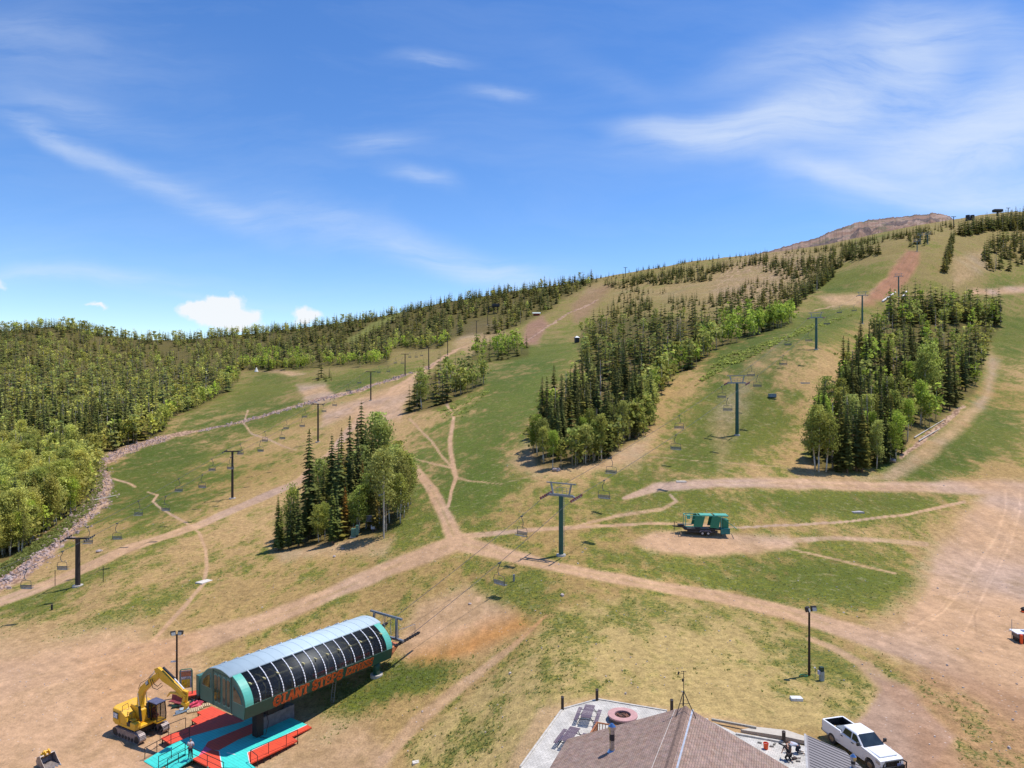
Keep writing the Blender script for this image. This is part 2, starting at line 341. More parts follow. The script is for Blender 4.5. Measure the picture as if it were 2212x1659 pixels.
# fine tyre streaks on the bare ground
brn = soft(P, Q, [(1900,1490),(2020,1440),(2300,1520),(2300,1700),(2000,1700),(1960,1600)], 30)
col = mixc(col, C3(186,146,116), brn*.65*(1-ga*.6))
st = fbm(UU*.05+VS*.012, (VS-UU*.35)*.22, 3, 44)
col = col*(1+((st-.5)*.35*D)[..., None])
rcol = mixc(np.broadcast_to(C3(222,188,166), P.shape+(3,)), C3(150,120,108), sstep(.42, .6, fbm(XX*1.6, YY*1.1, 2, 64)))
col = mixc(col, rcol, RK*.85)
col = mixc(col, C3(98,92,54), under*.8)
gl = soft(P, Q, [(745,738),(800,700),(860,672),(885,668),(820,707),(770,740)], 5)
col = mixc(col, C3(140,142,84), gl)
col = col*(1+((fine-.5)*.34+(mid-.5)*.26)[..., None])
for pts, wd, am in [([(1989,1229),(2023,1248),(2048,1270),(2051,1287),(2038,1309),(2014,1329),(1984,1348)],2.2,.14),([(2062,1219),(2097,1251)],1.6,.12),([(2040,1225),(2075,1262)],1.6,.10),([(2172,1060),(2172,1095),(2155,1153),(2087,1256),(2038,1324),(1960,1362)],3.2,.15),
  ([(2205,1060),(2202,1104),(2185,1173),(2136,1266),(2099,1336),(2080,1373)],3,.15),([(2160,1150),(2110,1230),(2060,1300),(2010,1345)],2.2,.12),([(2190,1130),(2150,1220),(2120,1290),(2110,1340)],2.2,.10),([(2120,1300),(2105,1330),(2110,1370)],3,-.16),([(2190,1100),(2205,1090),(2185,1060),(2160,1040)],1.8,.12),
  ([(-40,1530),(250,1440),(430,1375),(600,1320),(850,1220)],5,.10),([(100,1570),(330,1455),(480,1390),(640,1330)],4,-.10),([(0,1480),(200,1440),(400,1380)],3,.10),([(150,1430),(330,1395),(420,1370)],3,-.10),([(1500,1275),(1700,1313),(1900,1375),(2200,1470)],3.5,-.07),([(1450,1280),(1700,1330),(1900,1390),(2200,1500)],3,.08),
  ([(1400,1050),(1700,1042),(2000,1046),(2212,1050)],2.5,.12),([(1500,1058),(1750,1052),(2050,1056)],2,-.09),([(1900,1400),(2050,1440),(2212,1490)],3,-.08),([(1985,1530),(2080,1560),(2212,1600)],4,-.10),([(1950,1550),(2080,1590),(2212,1640)],4,-.08)]:
    dd = dist_poly(UU+wx*6, VS+wy*5, [(p[0], p[1], wd) for p in pts]); col = col*(1+(am*1.2*np.exp(-dd*dd)*(.55+.9*mid))[..., None])
lum = (col*np.array([.30,.59,.11])).sum(-1, keepdims=True); col = np.clip(lum+(col-lum)*1.10, 0, 1)*(1-.13*np.clip(D, 0, 1))[..., None]
col = col*np.array([1.03, 1.0, .95]); col = np.clip(col*.67, 0, 1)        # picture value to surface value
tuft = np.clip(ga*.9+.28, 0, 1)*(1-np.clip(D*1.1, 0, 1))*(1-RK)*(1-under*.5)
nu, nv = P.shape
me = bpy.data.meshes.new('ground')
me.vertices.add(nu*nv); me.vertices.foreach_set('co', np.stack([XX, YY, Z], -1).astype(np.float32).ravel())
idx = np.arange(nu*nv).reshape(nu, nv)
q = np.stack([idx[:-1, :-1], idx[1:, :-1], idx[1:, 1:], idx[:-1, 1:]], -1).reshape(-1, 4)
me.loops.add(q.size); me.loops.foreach_set('vertex_index', q.ravel().astype(np.int32))
me.polygons.add(len(q)); me.polygons.foreach_set('loop_start', np.arange(0, q.size, 4, dtype=np.int32)); 
me.update(calc_edges=True); me.validate()
me.polygons.foreach_set('use_smooth', np.ones(len(q), bool))
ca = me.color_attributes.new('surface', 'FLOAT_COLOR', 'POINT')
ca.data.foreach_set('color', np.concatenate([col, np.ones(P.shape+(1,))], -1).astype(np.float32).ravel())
cb = me.attributes.new('tuft', 'FLOAT', 'POINT'); cb.data.foreach_set('value', tuft.astype(np.float32).ravel())
cc = me.attributes.new('bare', 'FLOAT', 'POINT'); cc.data.foreach_set('value', np.clip(np.maximum(D, RK), 0, 1).astype(np.float32).ravel())
gm = bpy.data.materials.new('ground'); gm.use_nodes = True; nt = gm.node_tree; b = nt.nodes['Principled BSDF']
N = nt.nodes.new; Lk = nt.links.new
b.inputs['Roughness'].default_value = .95; b.inputs['Specular IOR Level'].default_value = .1
a1 = N('ShaderNodeAttribute'); a1.attribute_name = 'surface'; a2 = N('ShaderNodeAttribute'); a2.attribute_name = 'tuft'; a3 = N('ShaderNodeAttribute'); a3.attribute_name = 'bare'
g = N('ShaderNodeNewGeometry')
def noise(scale, det=4, rough=.55, sq=None):
    n = N('ShaderNodeTexNoise'); n.inputs['Scale'].default_value = scale; n.inputs['Detail'].default_value = det; n.inputs['Roughness'].default_value = rough
    Lk(g.outputs['Position'], n.inputs['Vector']); return n.outputs['Fac']
def mrange(x, a, b_, c, d):
    r = N('ShaderNodeMapRange'); Lk(x, r.inputs['Value']); r.inputs['From Min'].default_value = a; r.inputs['From Max'].default_value = b_; r.inputs['To Min'].default_value = c; r.inputs['To Max'].default_value = d; return r.outputs['Result']
def mth(op, x, y=None, c=None):
    m = N('ShaderNodeMath'); m.operation = op
    for i, k in enumerate((x, y)):
        if k is None: continue
        if isinstance(k, (int, float)): m.inputs[i].default_value = k
        else: Lk(k, m.inputs[i])
    return m.outputs[0]
def mixn(fac, A, B):
    m = N('ShaderNodeMix'); m.data_type = 'RGBA'
    if isinstance(fac, (int, float)): m.inputs['Factor'].default_value = fac
    else: Lk(fac, m.inputs['Factor'])
    for k, x in (('A', A), ('B', B)):
        if isinstance(x, tuple): m.inputs[k].default_value = (*x, 1)
        else: Lk(x, m.inputs[k])
    return m.outputs['Result']
def scalev(v, s_):
    m = N('ShaderNodeVectorMath'); m.operation = 'SCALE'; Lk(v, m.inputs[0]); Lk(s_, m.inputs['Scale']); return m.outputs['Vector']
n1 = noise(1.3, 5, .65); n2 = noise(5.0, 4, .6); n3 = noise(.25, 4)
damp = mrange(a3.outputs['Fac'], 0, 1, 1, .42)
soften = lambda x: mth('ADD', 1.0, mth('MULTIPLY', mth('SUBTRACT', x, 1.0), damp))
c1 = scalev(a1.outputs['Color'], soften(mrange(n1, .3, .7, .66, 1.30)))
c1 = scalev(c1, soften(mrange(n2, .3, .7, .72, 1.24)))
# dark green tufts where the turf is alive
tn = noise(2.6, 3, .7)
thr = mrange(a2.outputs['Fac'], 0, 1, .66, .49)
tf = mth('MULTIPLY', mrange(mth('SUBTRACT', tn, thr), 0, .06, 0, 1), mth('MINIMUM', mth('MULTIPLY', a2.outputs['Fac'], 1.6), .8))
c2 = mixn(tf, c1, (.10, .125, .032))
# straw coloured dead patches
tn2 = noise(.8, 4, .6); sf = mth('MULTIPLY', mrange(tn2, .56, .70, 0, .35), a2.outputs['Fac'])
c2 = mixn(sf, c2, (.42, .35, .18))
# pale stones in the bare earth
vo = N('ShaderNodeTexVoronoi'); vo.inputs['Scale'].default_value = 1.7; Lk(g.outputs['Position'], vo.inputs['Vector'])
stn = mth('MULTIPLY', mrange(vo.outputs['Distance'], .10, .16, .8, 0), mth('GREATER_THAN', noise(.6, 2), .52))
c3 = mixn(mth('MULTIPLY', stn, mrange(a3.outputs['Fac'], 0, 1, .12, .7)), c2, (.62, .52, .46))
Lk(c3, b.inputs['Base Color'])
bp = N('ShaderNodeBump'); bp.inputs['Strength'].default_value = .8; bp.inputs['Distance'].default_value = .30
Lk(mth('ADD', mth('MULTIPLY', n1, .7), mth('ADD', mth('MULTIPLY', n2, .3), mth('MULTIPLY', tf, .25))), bp.inputs['Height']); Lk(bp.outputs['Normal'], b.inputs['Normal'])
me.materials.append(gm)
go = bpy.data.objects.new('ground', me); COL.objects.link(go); tag(go, kind='structure')
# ground behind the viewpoint, so that the sheet is complete on every side
mb = MB(); mb.box((0, -600, -41), (5200, 1230, 2)); o = mb.build('plain', mat('far_earth', (.35,.28,.18), .9)); tag(o, kind='structure')
# far rolling ground to the horizon
mb = MB(); mb.box((0, 6000, -75), (24000, 14000, 2)); o = mb.build('terrain', mat('far_terrain', (.10,.12,.06), .9)); tag(o, kind='structure')
# ------------------------------------------------------------------ rocky summit behind the right hand slope
prof = [(1540,560),(1580,557),(1620,551),(1674,540),(1714,527),(1759,516),(1807,495),(1847,482),(1888,474),(1928,470),(1981,464),(2005,463),(2011,459),(2027,461),(2051,466),(2059,474),(2075,480),(2120,488)]
pu = np.linspace(1530, 2125, 360); pv = np.interp(pu, [p[0] for p in prof], [p[1] for p in prof])
pv = pv+(fbm(pu*.12, pu*0, 4, 3)-.5)*5+(vnoise(pu*.5, pu*0, 8)-.5)*1.6
ys = np.linspace(1080, 1560, 150); rv = []; 
for i, u in enumerate(pu):
    zt = (CV-pv[i])/F*1330; zb = zt-95-60*math.sin((u-1530)/600*math.pi)
    row = []
    for j, y in enumerate(ys):
        t = (y-1080)/250
        if t < 1:
            h = zb+(zt-zb)*(t**.8)
            cl = sstep(.45, .50, np.array(t+.16*(vnoise(np.array(u*.03), np.array(0.), 5)-.5)))
            h = zb+(zt-zb)*(.72*t+.28*float(cl)*min(1, .35+t)) if t < .98 else zt
            h += (float(fbm(np.array(u*.07), np.array(y*.03), 4, 21))-.5)*34*(1-t)
        else: h = zt-(t-1)*70
        row.append(((u-CU)/F*y, y, h))
    rv.append(row)
mb = MB(); mb.loft(rv, closed=False)
rm = bpy.data.materials.new('summit_rock'); rm.use_nodes = True; nt = rm.node_tree; b = nt.nodes['Principled BSDF']; N = nt.nodes.new; Lk = nt.links.new
b.inputs['Roughness'].default_value = .95
g = N('ShaderNodeNewGeometry'); sx = N('ShaderNodeSeparateXYZ'); Lk(g.outputs['Normal'], sx.inputs[0])
steep = mrange(sx.outputs['Z'], .40, .85, 1, 0); nn = noise(.035, 8, .7); nf = noise(.16, 6, .7)
cA = mixn(mrange(nn, .42, .6, 0, 1), srgb(168,128,104), srgb(198,166,146))
cA = mixn(mrange(noise(.05, 5, .6), .56, .66, 0, .8), cA, srgb(120,112,78))
cA = mixn(mrange(nf, .52, .6, 0, .55), cA, srgb(90,66,60))
cA = mixn(mth('MULTIPLY', mrange(noise(.022, 5, .6), .47, .60, 0, .9), steep), cA, srgb(74,60,66))
cA = mixn(mrange(noise(.03, 4, .6), .55, .62, 0, .6), cA, srgb(92,96,52))
at2 = N('ShaderNodeAttribute'); at2.attribute_name = 'cliff'
cA = mixn(mth('MULTIPLY', at2.outputs['Fac'], mrange(nf, .35, .6, 1, .45)), cA, srgb(66,56,64))
Lk(scalev(cA, mrange(nf, .3, .7, .42, .80)), b.inputs['Base Color'])
ro = mb.build('rocky_summit', rm)
cl_at = ro.data.attributes.new('cliff', 'FLOAT', 'POINT'); cv = []
for i, u in enumerate(pu):
    for j, y in enumerate(ys):
        t = (y-1080)/250; nb = float(vnoise(np.array(u*.05), np.array(3.), 5))*.22; k_ = float(fbm(np.array(u*.06), np.array(y*.03), 3, 77))
        band = (1 if .50+nb < t < .72+nb*.6 else 0)*(1 if k_ > .42 else 0)*(1 if 1690 < u < 2030 else 0); top = 1 if (.95 < t < 1.02 and k_ > .4) else 0
        cv.append(max(band*.95, top*.7))
cl_at.data.foreach_set('value', cv); ro.data.polygons.foreach_set('use_smooth', [True]*len(ro.data.polygons)); tag(ro, kind='structure')
# ------------------------------------------------------------------ daylight
SUNV = Vector((.36, .13, 1)).normalized()
sd = bpy.data.lights.new('sun', 'SUN'); sd.energy = 5.0; sd.angle = math.radians(.53); sd.color = (1, .955, .89)
so = bpy.data.objects.new('sun', sd); COL.objects.link(so); so.rotation_euler = SUNV.to_track_quat('Z', 'Y').to_euler()
el = math.asin(SUNV.z); az = math.atan2(SUNV.x, SUNV.y)
w = bpy.data.worlds.new('World'); S.world = w; w.use_nodes = True; nt = w.node_tree; N = nt.nodes.new; Lk = nt.links.new
bg = nt.nodes['Background']
sk = N('ShaderNodeTexSky'); sk.sky_type = 'NISHITA'; sk.sun_disc = False; sk.sun_elevation = el; sk.sun_rotation = az; sk.altitude = 2600; sk.air_density = 1.15; sk.dust_density = .5; sk.ozone_density = 2.0
tc = N('ShaderNodeTexCoord'); dirv = tc.outputs['Generated']
sp = N('ShaderNodeSeparateXYZ'); Lk(dirv, sp.inputs[0])
ysafe = mth('MAXIMUM', sp.outputs['Y'], .05)
px = mth('DIVIDE', sp.outputs['X'], ysafe); pz = mth('DIVIDE', sp.outputs['Z'], ysafe)   # gnomonic chart of the northern sky
cmb = N('ShaderNodeCombineXYZ'); Lk(px, cmb.inputs[0]); Lk(pz, cmb.inputs[1])
# warped chart for wispy cloud
nz = N('ShaderNodeTexNoise'); nz.inputs['Scale'].default_value = 3.2; nz.inputs['Detail'].default_value = 5; Lk(cmb.outputs[0], nz.inputs['Vector'])
vs_ = N('ShaderNodeVectorMath'); vs_.operation = 'SUBTRACT'; Lk(nz.outputs['Color'], vs_.inputs[0]); vs_.inputs[1].default_value = (.5,.5,.5)
vsc = N('ShaderNodeVectorMath'); vsc.operation = 'SCALE'; Lk(vs_.outputs[0], vsc.inputs[0]); vsc.inputs['Scale'].default_value = .10
va = N('ShaderNodeVectorMath'); va.operation = 'ADD'; Lk(cmb.outputs[0], va.inputs[0]); Lk(vsc.outputs[0], va.inputs[1])
def wisp(rot, sx_, sy_, seed, lo, hi):
    mp = N('ShaderNodeMapping'); mp.inputs['Rotation'].default_value = (0, 0, math.radians(rot)); mp.inputs['Scale'].default_value = (sx_, sy_, 1); mp.inputs['Location'].default_value = (seed, seed*.7, 0)
    Lk(va.outputs[0], mp.inputs[0]); n = N('ShaderNodeTexNoise'); n.inputs['Detail'].default_value = 7; n.inputs['Roughness'].default_value = .66; n.inputs['Scale'].default_value = 1; n.inputs['Distortion'].default_value = .5
    Lk(mp.outputs[0], n.inputs['Vector']); return mrange(n.outputs['Fac'], lo, hi, 0, 1)
def blob(u, v, ru, rv, rot, amt, src=None):
    mp = N('ShaderNodeMapping'); mp.vector_type = 'TEXTURE'
    mp.inputs['Location'].default_value = ((u-CU)/F, (CV-v)/F, 0); mp.inputs['Rotation'].default_value = (0, 0, math.radians(rot)); mp.inputs['Scale'].default_value = (ru/F, rv/F, 1)
    Lk(src or va.outputs[0], mp.inputs[0]); gr = N('ShaderNodeTexGradient'); gr.gradient_type = 'SPHERICAL'; Lk(mp.outputs[0], gr.inputs[0])
    s2 = mrange(gr.outputs['Fac'], 0, .8, 0, 1); return mth('MULTIPLY', mth('MULTIPLY', s2, s2), amt)
def total(lst):
    a = lst[0]
    for x in lst[1:]: a = mth('ADD', a, x)
    return a
A = total([blob(*p) for p in [
  (1640,275,420,90,10,1.0),(1500,300,260,50,-8,.7),(1830,200,380,170,25,.85),(1990,120,260,170,-50,.7),(2060,330,480,150,10,1.1),(2150,260,360,140,20,.7),(1830,390,320,44,-12,.8),(2150,425,300,70,2,.9),(1700,120,400,90,20,.35),
  (2120,60,260,120,-20,.4),(2250,200,200,200,0,.4)]])
Bm = total([blob(*p) for p in [
  (820,322,150,44,2,.75),(905,390,120,36,-8,.6),(1085,200,150,30,-3,.8),(930,128,170,32,-4,.55),(930,550,400,60,-14,.75),(1080,590,260,44,-8,.45),(700,480,300,80,-18,.35),
  (300,380,420,46,-22,.6),(90,300,260,40,-22,.5),(520,460,300,60,-22,.38),(170,592,500,36,-3,.7),(500,645,280,20,-6,.3),(160,250,380,60,-12,.38),(150,130,500,160,-5,.24),(1330,180,300,60,-30,.12),(60,90,200,100,0,.15),(1180,590,300,60,0,.25)]])
wa = wisp(-14, 3.0, 12, 3.1, .30, .66); wb = wisp(18, 3.0, 20, 7.7, .30, .70)
cl = mth('ADD', mth('MULTIPLY', mth('MULTIPLY', A, 1.35), wisp(-16, 2.6, 15, 1.3, .25, .66)), mth('MULTIPLY', mth('MULTIPLY', Bm, .85), wb))
veil = mth('MULTIPLY', wisp(-8, 1.6, 8, 4.4, .45, .85), .13)
cl = mth('ADD', cl, veil)
cl = mth('MULTIPLY', mth('SUBTRACT', 1.0, mth('POWER', 2.718, mth('MULTIPLY', cl, -1.25))), .80)
# small cumulus near the skyline
nzc = N('ShaderNodeTexNoise'); nzc.inputs['Scale'].default_value = 42; nzc.inputs['Detail'].default_value = 6; Lk(cmb.outputs[0], nzc.inputs['Vector'])
v1 = N('ShaderNodeVectorMath'); v1.operation = 'SUBTRACT'; Lk(nzc.outputs['Color'], v1.inputs[0]); v1.inputs[1].default_value = (.5,.5,.5)
v2 = N('ShaderNodeVectorMath'); v2.operation = 'SCALE'; Lk(v1.outputs[0], v2.inputs[0]); v2.inputs['Scale'].default_value = .04
v3 = N('ShaderNodeVectorMath'); v3.operation = 'ADD'; Lk(cmb.outputs[0], v3.inputs[0]); Lk(v2.outputs[0], v3.inputs[1])
Cm = total([blob(*p, v3.outputs[0]) for p in [(470,676,105,48,0,2.6),(495,658,50,34,0,2.6),(430,672,60,28,0,2.2),(525,692,65,34,-10,2.4),(662,682,48,26,-5,1.6),(205,659,40,14,0,1.0),(0,607,22,22,0,.6),(0,702,40,14,0,.8)]])
Cm = mrange(Cm, .15, 1.0, 0, 1)
# colour of the clear sky: a little more saturated than the model, as at high altitude
hs = N('ShaderNodeHueSaturation'); hs.inputs['Hue'].default_value = .508; hs.inputs['Saturation'].default_value = 1.26; hs.inputs['Value'].default_value = 1.86; Lk(sk.outputs[0], hs.inputs['Color'])
SKYMUL = 9.5
c0 = mixn(cl, hs.outputs[0], (SKYMUL*.80, SKYMUL*.90, SKYMUL*1.05))
c0 = mixn(mth('MULTIPLY', Cm, .95), c0, (SKYMUL*.97, SKYMUL*1.0, SKYMUL*1.03))
Lk(c0, bg.inputs['Color']); bg.inputs['Strength'].default_value = .10
w.cycles.sampling_method = 'MANUAL'; w.cycles.sample_map_resolution = 256
# ------------------------------------------------------------------ camera
cd = bpy.data.cameras.new('camera'); cam = bpy.data.objects.new('camera', cd); COL.objects.link(cam)
cd.sensor_width = 36; cd.lens = 36*F/2212; cam.rotation_euler = (math.pi/2, 0, 0); cd.clip_end = 30000; cd.clip_start = .5
S.camera = cam
S.view_settings.view_transform = 'Standard'; S.view_settings.look = 'None'; S.view_settings.exposure = 0; S.view_settings.gamma = 1
S.render.engine = 'CYCLES'
# ------------------------------------------------------------------ trees
def leafmat(name, col, trans=.3, rough=.8):
    m = bpy.data.materials.new(name); m.use_nodes = True; nt = m.node_tree
    for n in list(nt.nodes): nt.nodes.remove(n)
    N = nt.nodes.new; L = nt.links.new
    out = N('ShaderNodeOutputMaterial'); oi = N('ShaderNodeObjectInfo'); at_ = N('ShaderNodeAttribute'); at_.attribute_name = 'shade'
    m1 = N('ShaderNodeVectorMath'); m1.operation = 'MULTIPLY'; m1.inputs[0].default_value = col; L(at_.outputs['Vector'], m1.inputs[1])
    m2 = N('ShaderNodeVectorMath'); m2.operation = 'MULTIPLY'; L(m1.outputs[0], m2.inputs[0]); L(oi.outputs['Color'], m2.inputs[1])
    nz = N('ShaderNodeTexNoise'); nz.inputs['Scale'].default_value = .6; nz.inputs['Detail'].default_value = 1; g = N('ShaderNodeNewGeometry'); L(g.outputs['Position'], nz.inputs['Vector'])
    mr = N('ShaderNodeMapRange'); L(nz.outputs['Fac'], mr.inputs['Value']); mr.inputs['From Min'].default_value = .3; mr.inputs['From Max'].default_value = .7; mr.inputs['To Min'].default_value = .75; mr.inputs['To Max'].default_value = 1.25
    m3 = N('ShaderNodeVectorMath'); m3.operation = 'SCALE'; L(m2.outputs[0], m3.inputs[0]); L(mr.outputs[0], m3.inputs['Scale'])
    d = N('ShaderNodeBsdfDiffuse'); t = N('ShaderNodeBsdfTranslucent'); mx = N('ShaderNodeMixShader'); mx.inputs[0].default_value = trans
    L(m3.outputs[0], d.inputs['Color']); L(m3.outputs[0], t.inputs['Color']); L(d.outputs[0], mx.inputs[1]); L(t.outputs[0], mx.inputs[2]); L(mx.outputs[0], out.inputs[0])
    return m
LM = {'conifer': leafmat('spruce_needles', (.120,.132,.040), .25), 'aspen': leafmat('aspen_leaves', (.54,.54,.13), .42), 'snag': leafmat('dead_twigs', (.30,.25,.21), .0)}
BARK = {'conifer': mat('spruce_bark', (.16,.115,.085), .95, scale=30), 'aspen': mat('aspen_bark', (.52,.47,.38), .9, var=.4, scale=25), 'snag': mat('weathered_wood', (.36,.31,.27), .95, scale=30)}
def tri_tree(kind, seed, lod):
    """unit-height tree: returns crown (verts, faces, shade per face) and trunk MB"""
    r = random.Random(seed*13+lod*7); V = []; Fc = []; Sh = []
    tr = MB()
    def leaf(p, a, b_, s1, s2, sh):
        o = len(V); V.extend([p-a*s1-b_*s2, p+a*s1-b_*s2*.6, p+a*s1*.7+b_*s2, p-a*s1+b_*s2*.8]); Fc.append((o, o+1, o+2, o+3)); Sh.append(sh)
    def rv(): return Vector((r.gauss(0,1), r.gauss(0,1), r.gauss(0,1))).normalized()
    if kind in ('conifer', 'snag'):
        wid = {'conifer': r.uniform(.095, .150)*(1, 1.15, 1.45)[lod], 'snag': r.uniform(.07, .11)}[kind]
        lev = {0: 34, 1: 16, 2: 8}[lod]; low = r.uniform(.03, .12)
        bend = r.uniform(-.01, .01); ax = lambda t: Vector((bend*math.sin(t*5), bend*math.cos(t*4)-bend, t))
        n = {0: 8, 1: 5, 2: 4}[lod]
        tr.tube([ax(t) for t in ([0, .3, .65, .97] if n > 4 else [0, .97])], [.0165, .013, .008, .002] if n > 4 else [.016, .002], n)
        for k in range(lev):
            t = low+(1-low)*(k+r.random()*.6)/lev
            R = wid*((1-t)**.72)*(1+.12*math.sin(t*23+seed))*r.uniform(.8, 1.12)+.006
            if t < low+.12: R *= .55+(t-low)*3.5
            nb = {0: r.randint(7, 10), 1: 6, 2: 5}[lod]; a0 = r.random()*6.28
            for i in range(nb):
                if kind == 'snag' and r.random() < .35: continue
                a = a0+6.283*i/nb+r.uniform(-.3, .3); d = Vector((math.cos(a), math.sin(a), 0)); L_ = R*r.uniform(.55, 1.18)
                c = ax(t)
                if kind == 'snag':
                    e = c+d*L_*1.1+Vector((0,0,-.25*L_)); side = Vector((-d.y, d.x, 0))*(.0022 if lod == 0 else .005)
                    o = len(V); V.extend([c-side, c+side, e]); Fc.append((o, o+1, o+2)); Sh.append(r.uniform(.7, 1.2))
                    if lod == 0:
                        for q in range(3):
                            p = c+(e-c)*r.uniform(.3, .95); o = len(V); e2 = p+Vector((r.uniform(-1,1), r.uniform(-1,1), r.uniform(-.6,.6)))*L_*.3; V.extend([p-side*.6, p+side*.6, e2]); Fc.append((o, o+1, o+2)); Sh.append(r.uniform(.7, 1.2))
                    continue
                segs = {0: 4, 1: 2, 2: 1}[lod]
                for q in range(segs):
                    f0 = q/segs; f1 = (q+1.25)/segs
                    drop = -.32*L_
                    p0 = c+d*L_*f0+Vector((0,0,drop*f0**1.4)); p1 = c+d*L_*f1+Vector((0,0,drop*f1**1.2+.05*L_))
                    wd = (.40 if lod == 0 else .62)*L_*(1-.55*f0)*r.uniform(.7, 1.2)+.004
                    side = Vector((-d.y, d.x, 0))*wd; tip = (p1-p0)*.35
                    o = len(V); dz = Vector((0,0,-wd*.5))
                    V.extend([p0, p0*.45+p1*.55+side+dz, p1+tip*r.uniform(.2, .8)-Vector((0,0,.012)), p0*.45+p1*.55-side+dz])
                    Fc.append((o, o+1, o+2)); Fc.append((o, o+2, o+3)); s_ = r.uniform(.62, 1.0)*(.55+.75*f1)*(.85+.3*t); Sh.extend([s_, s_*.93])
        if kind == 'conifer':
            leaf(Vector((0,0,.985)), Vector((1,0,0)), Vector((0,0,1)), .006, .02, .9)
    else:
        lean = r.uniform(-.05, .05); ax = lambda t: Vector((lean*t+.012*math.sin(t*7+seed), .012*math.cos(t*6), t))
        n = {0: 8, 1: 5, 2: 3}[lod]
        tr.tube([ax(t) for t in ([0, .25, .5, .75, .92] if lod < 2 else [0, .8])], [.0125, .011, .009, .006, .002] if lod < 2 else [.012, .004], n)
        wid = r.uniform(.12, .185)*(1, 1.0, 1.0)[lod]; cb = r.uniform(.22, .42)
        ncl = {0: 70, 1: 26, 2: 11}[lod]; per = {0: 34, 1: 14, 2: 7}[lod]; sz = {0: .0110, 1: .022, 2: .046}[lod]
        for k in range(ncl):
            t = r.random()**.85; h = cb+(1-cb)*t; a = r.random()*6.283
            R = wid*math.sin(math.pi*min(.97, .16+.80*t))**.7*r.uniform(.35, 1.0)
            c = Vector((math.cos(a)*R, math.sin(a)*R, h-.02))+ax(h)-Vector((0,0,h))
            if lod < 2 and k % (3 if lod == 0 else 5) == 0:
                st_ = ax(max(.15, h-.6*R-.05)); tr.tube([st_, (st_+c)*.5+Vector((0,0,-.01)), c], [.005, .0035, .0012], 4)
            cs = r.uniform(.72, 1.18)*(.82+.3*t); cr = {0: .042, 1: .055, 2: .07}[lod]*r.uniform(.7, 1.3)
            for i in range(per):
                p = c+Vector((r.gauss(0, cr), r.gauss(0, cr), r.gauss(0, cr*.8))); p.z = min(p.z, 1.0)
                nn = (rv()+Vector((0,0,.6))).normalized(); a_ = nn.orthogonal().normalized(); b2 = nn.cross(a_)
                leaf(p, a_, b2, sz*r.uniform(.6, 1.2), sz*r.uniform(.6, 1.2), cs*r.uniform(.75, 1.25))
    V = np.array([tuple(v) for v in V], np.float32)
    return V, Fc, np.array(Sh, np.float32), tr
def mesh_from(name, V, faces, shade, mats, matidx=None, shadecol=None):
    me = bpy.data.meshes.new(name); n = len(faces)
    me.vertices.add(len(V)); me.vertices.foreach_set('co', np.asarray(V, np.float32).ravel())
    lens = np.array([len(f) for f in faces]); flat_ = np.concatenate([np.asarray(f) for f in faces]).astype(np.int32)
    me.loops.add(len(flat_)); me.loops.foreach_set('vertex_index', flat_)
    me.polygons.add(n); me.polygons.foreach_set('loop_start', np.concatenate([[0], np.cumsum(lens)[:-1]]).astype(np.int32))
    me.update(calc_edges=True)
    at_ = me.attributes.new('shade', 'FLOAT_VECTOR', 'FACE')
    sh = np.repeat(np.asarray(shade, np.float32)[:, None], 3, 1) if shadecol is None else shadecol
    at_.data.foreach_set('vector', sh.astype(np.float32).ravel())
    for m in mats: me.materials.append(m)
    if matidx is not None: me.polygons.foreach_set('material_index', np.asarray(matidx, np.int32))
    return me
TREEV = {}
for kind, nvar in (('conifer', 7), ('aspen', 6), ('snag', 3)):
    for lod in (0, 1):
        L_ = []
        for s_ in range(nvar):
            V, Fc, Sh, tr = tri_tree(kind, s_+1, lod)
            crown = mesh_from('crown', V, Fc, Sh, [LM[kind]])
            trunk = mesh_from('trunk', tr.v, tr.f, np.ones(len(tr.f)), [BARK[kind]])
            V2 = list(map(tuple, V))+tr.v; off = len(V); F2 = list(Fc)+[tuple(i+off for i in f) for f in tr.f]
            whole = mesh_from(kind+'_tree', np.array(V2), F2, np.concatenate([Sh, np.ones(len(tr.f))]), [LM[kind], BARK[kind]], [0]*len(Fc)+[1]*len(tr.f))
            L_.append((crown, trunk, whole))
        TREEV[kind, lod] = L_
LOW = {k: [tri_tree(k, s_+1, 2) for s_ in range(6 if k != 'snag' else 3)] for k in ('conifer', 'aspen', 'snag')}
# ---- where every tree stands: (kind, base point, height, clump name, tint)
TREES = []
def tint(kind, r, zone=''):
    if kind == 'conifer':
        if r.random() < .12: return (1.6, 1.25, .9)
        k = r.uniform(.75, 1.35); return (k*r.uniform(.9, 1.2), k, k*r.uniform(.8, 1.1))
    if kind == 'aspen':
        k = r.uniform(.62, 1.15); y = r.random()*1.2-.5
        return (k*(1.0+.15*y), k, k*(.85+.3*r.random())) if zone != 'lime' else (k*.95, k*1.12, k*.72)
    k = r.uniform(.7, 1.15); return (k, k, k)
def put(kind, p, h, zone, tn=None, r=random):
    if p is None: return
    tt = tn or tint(kind, r)
    if kind == 'aspen' and zone in ('C1', 'C2', 'C3', 'C4', 'C2b') : tt = (tt[0]*.76, tt[1]*.80, tt[2]*.85)
    TREES.append(dict(kind=kind, p=p, h=h, zone=zone, tint=tt, px=h*ppd(p.y)))
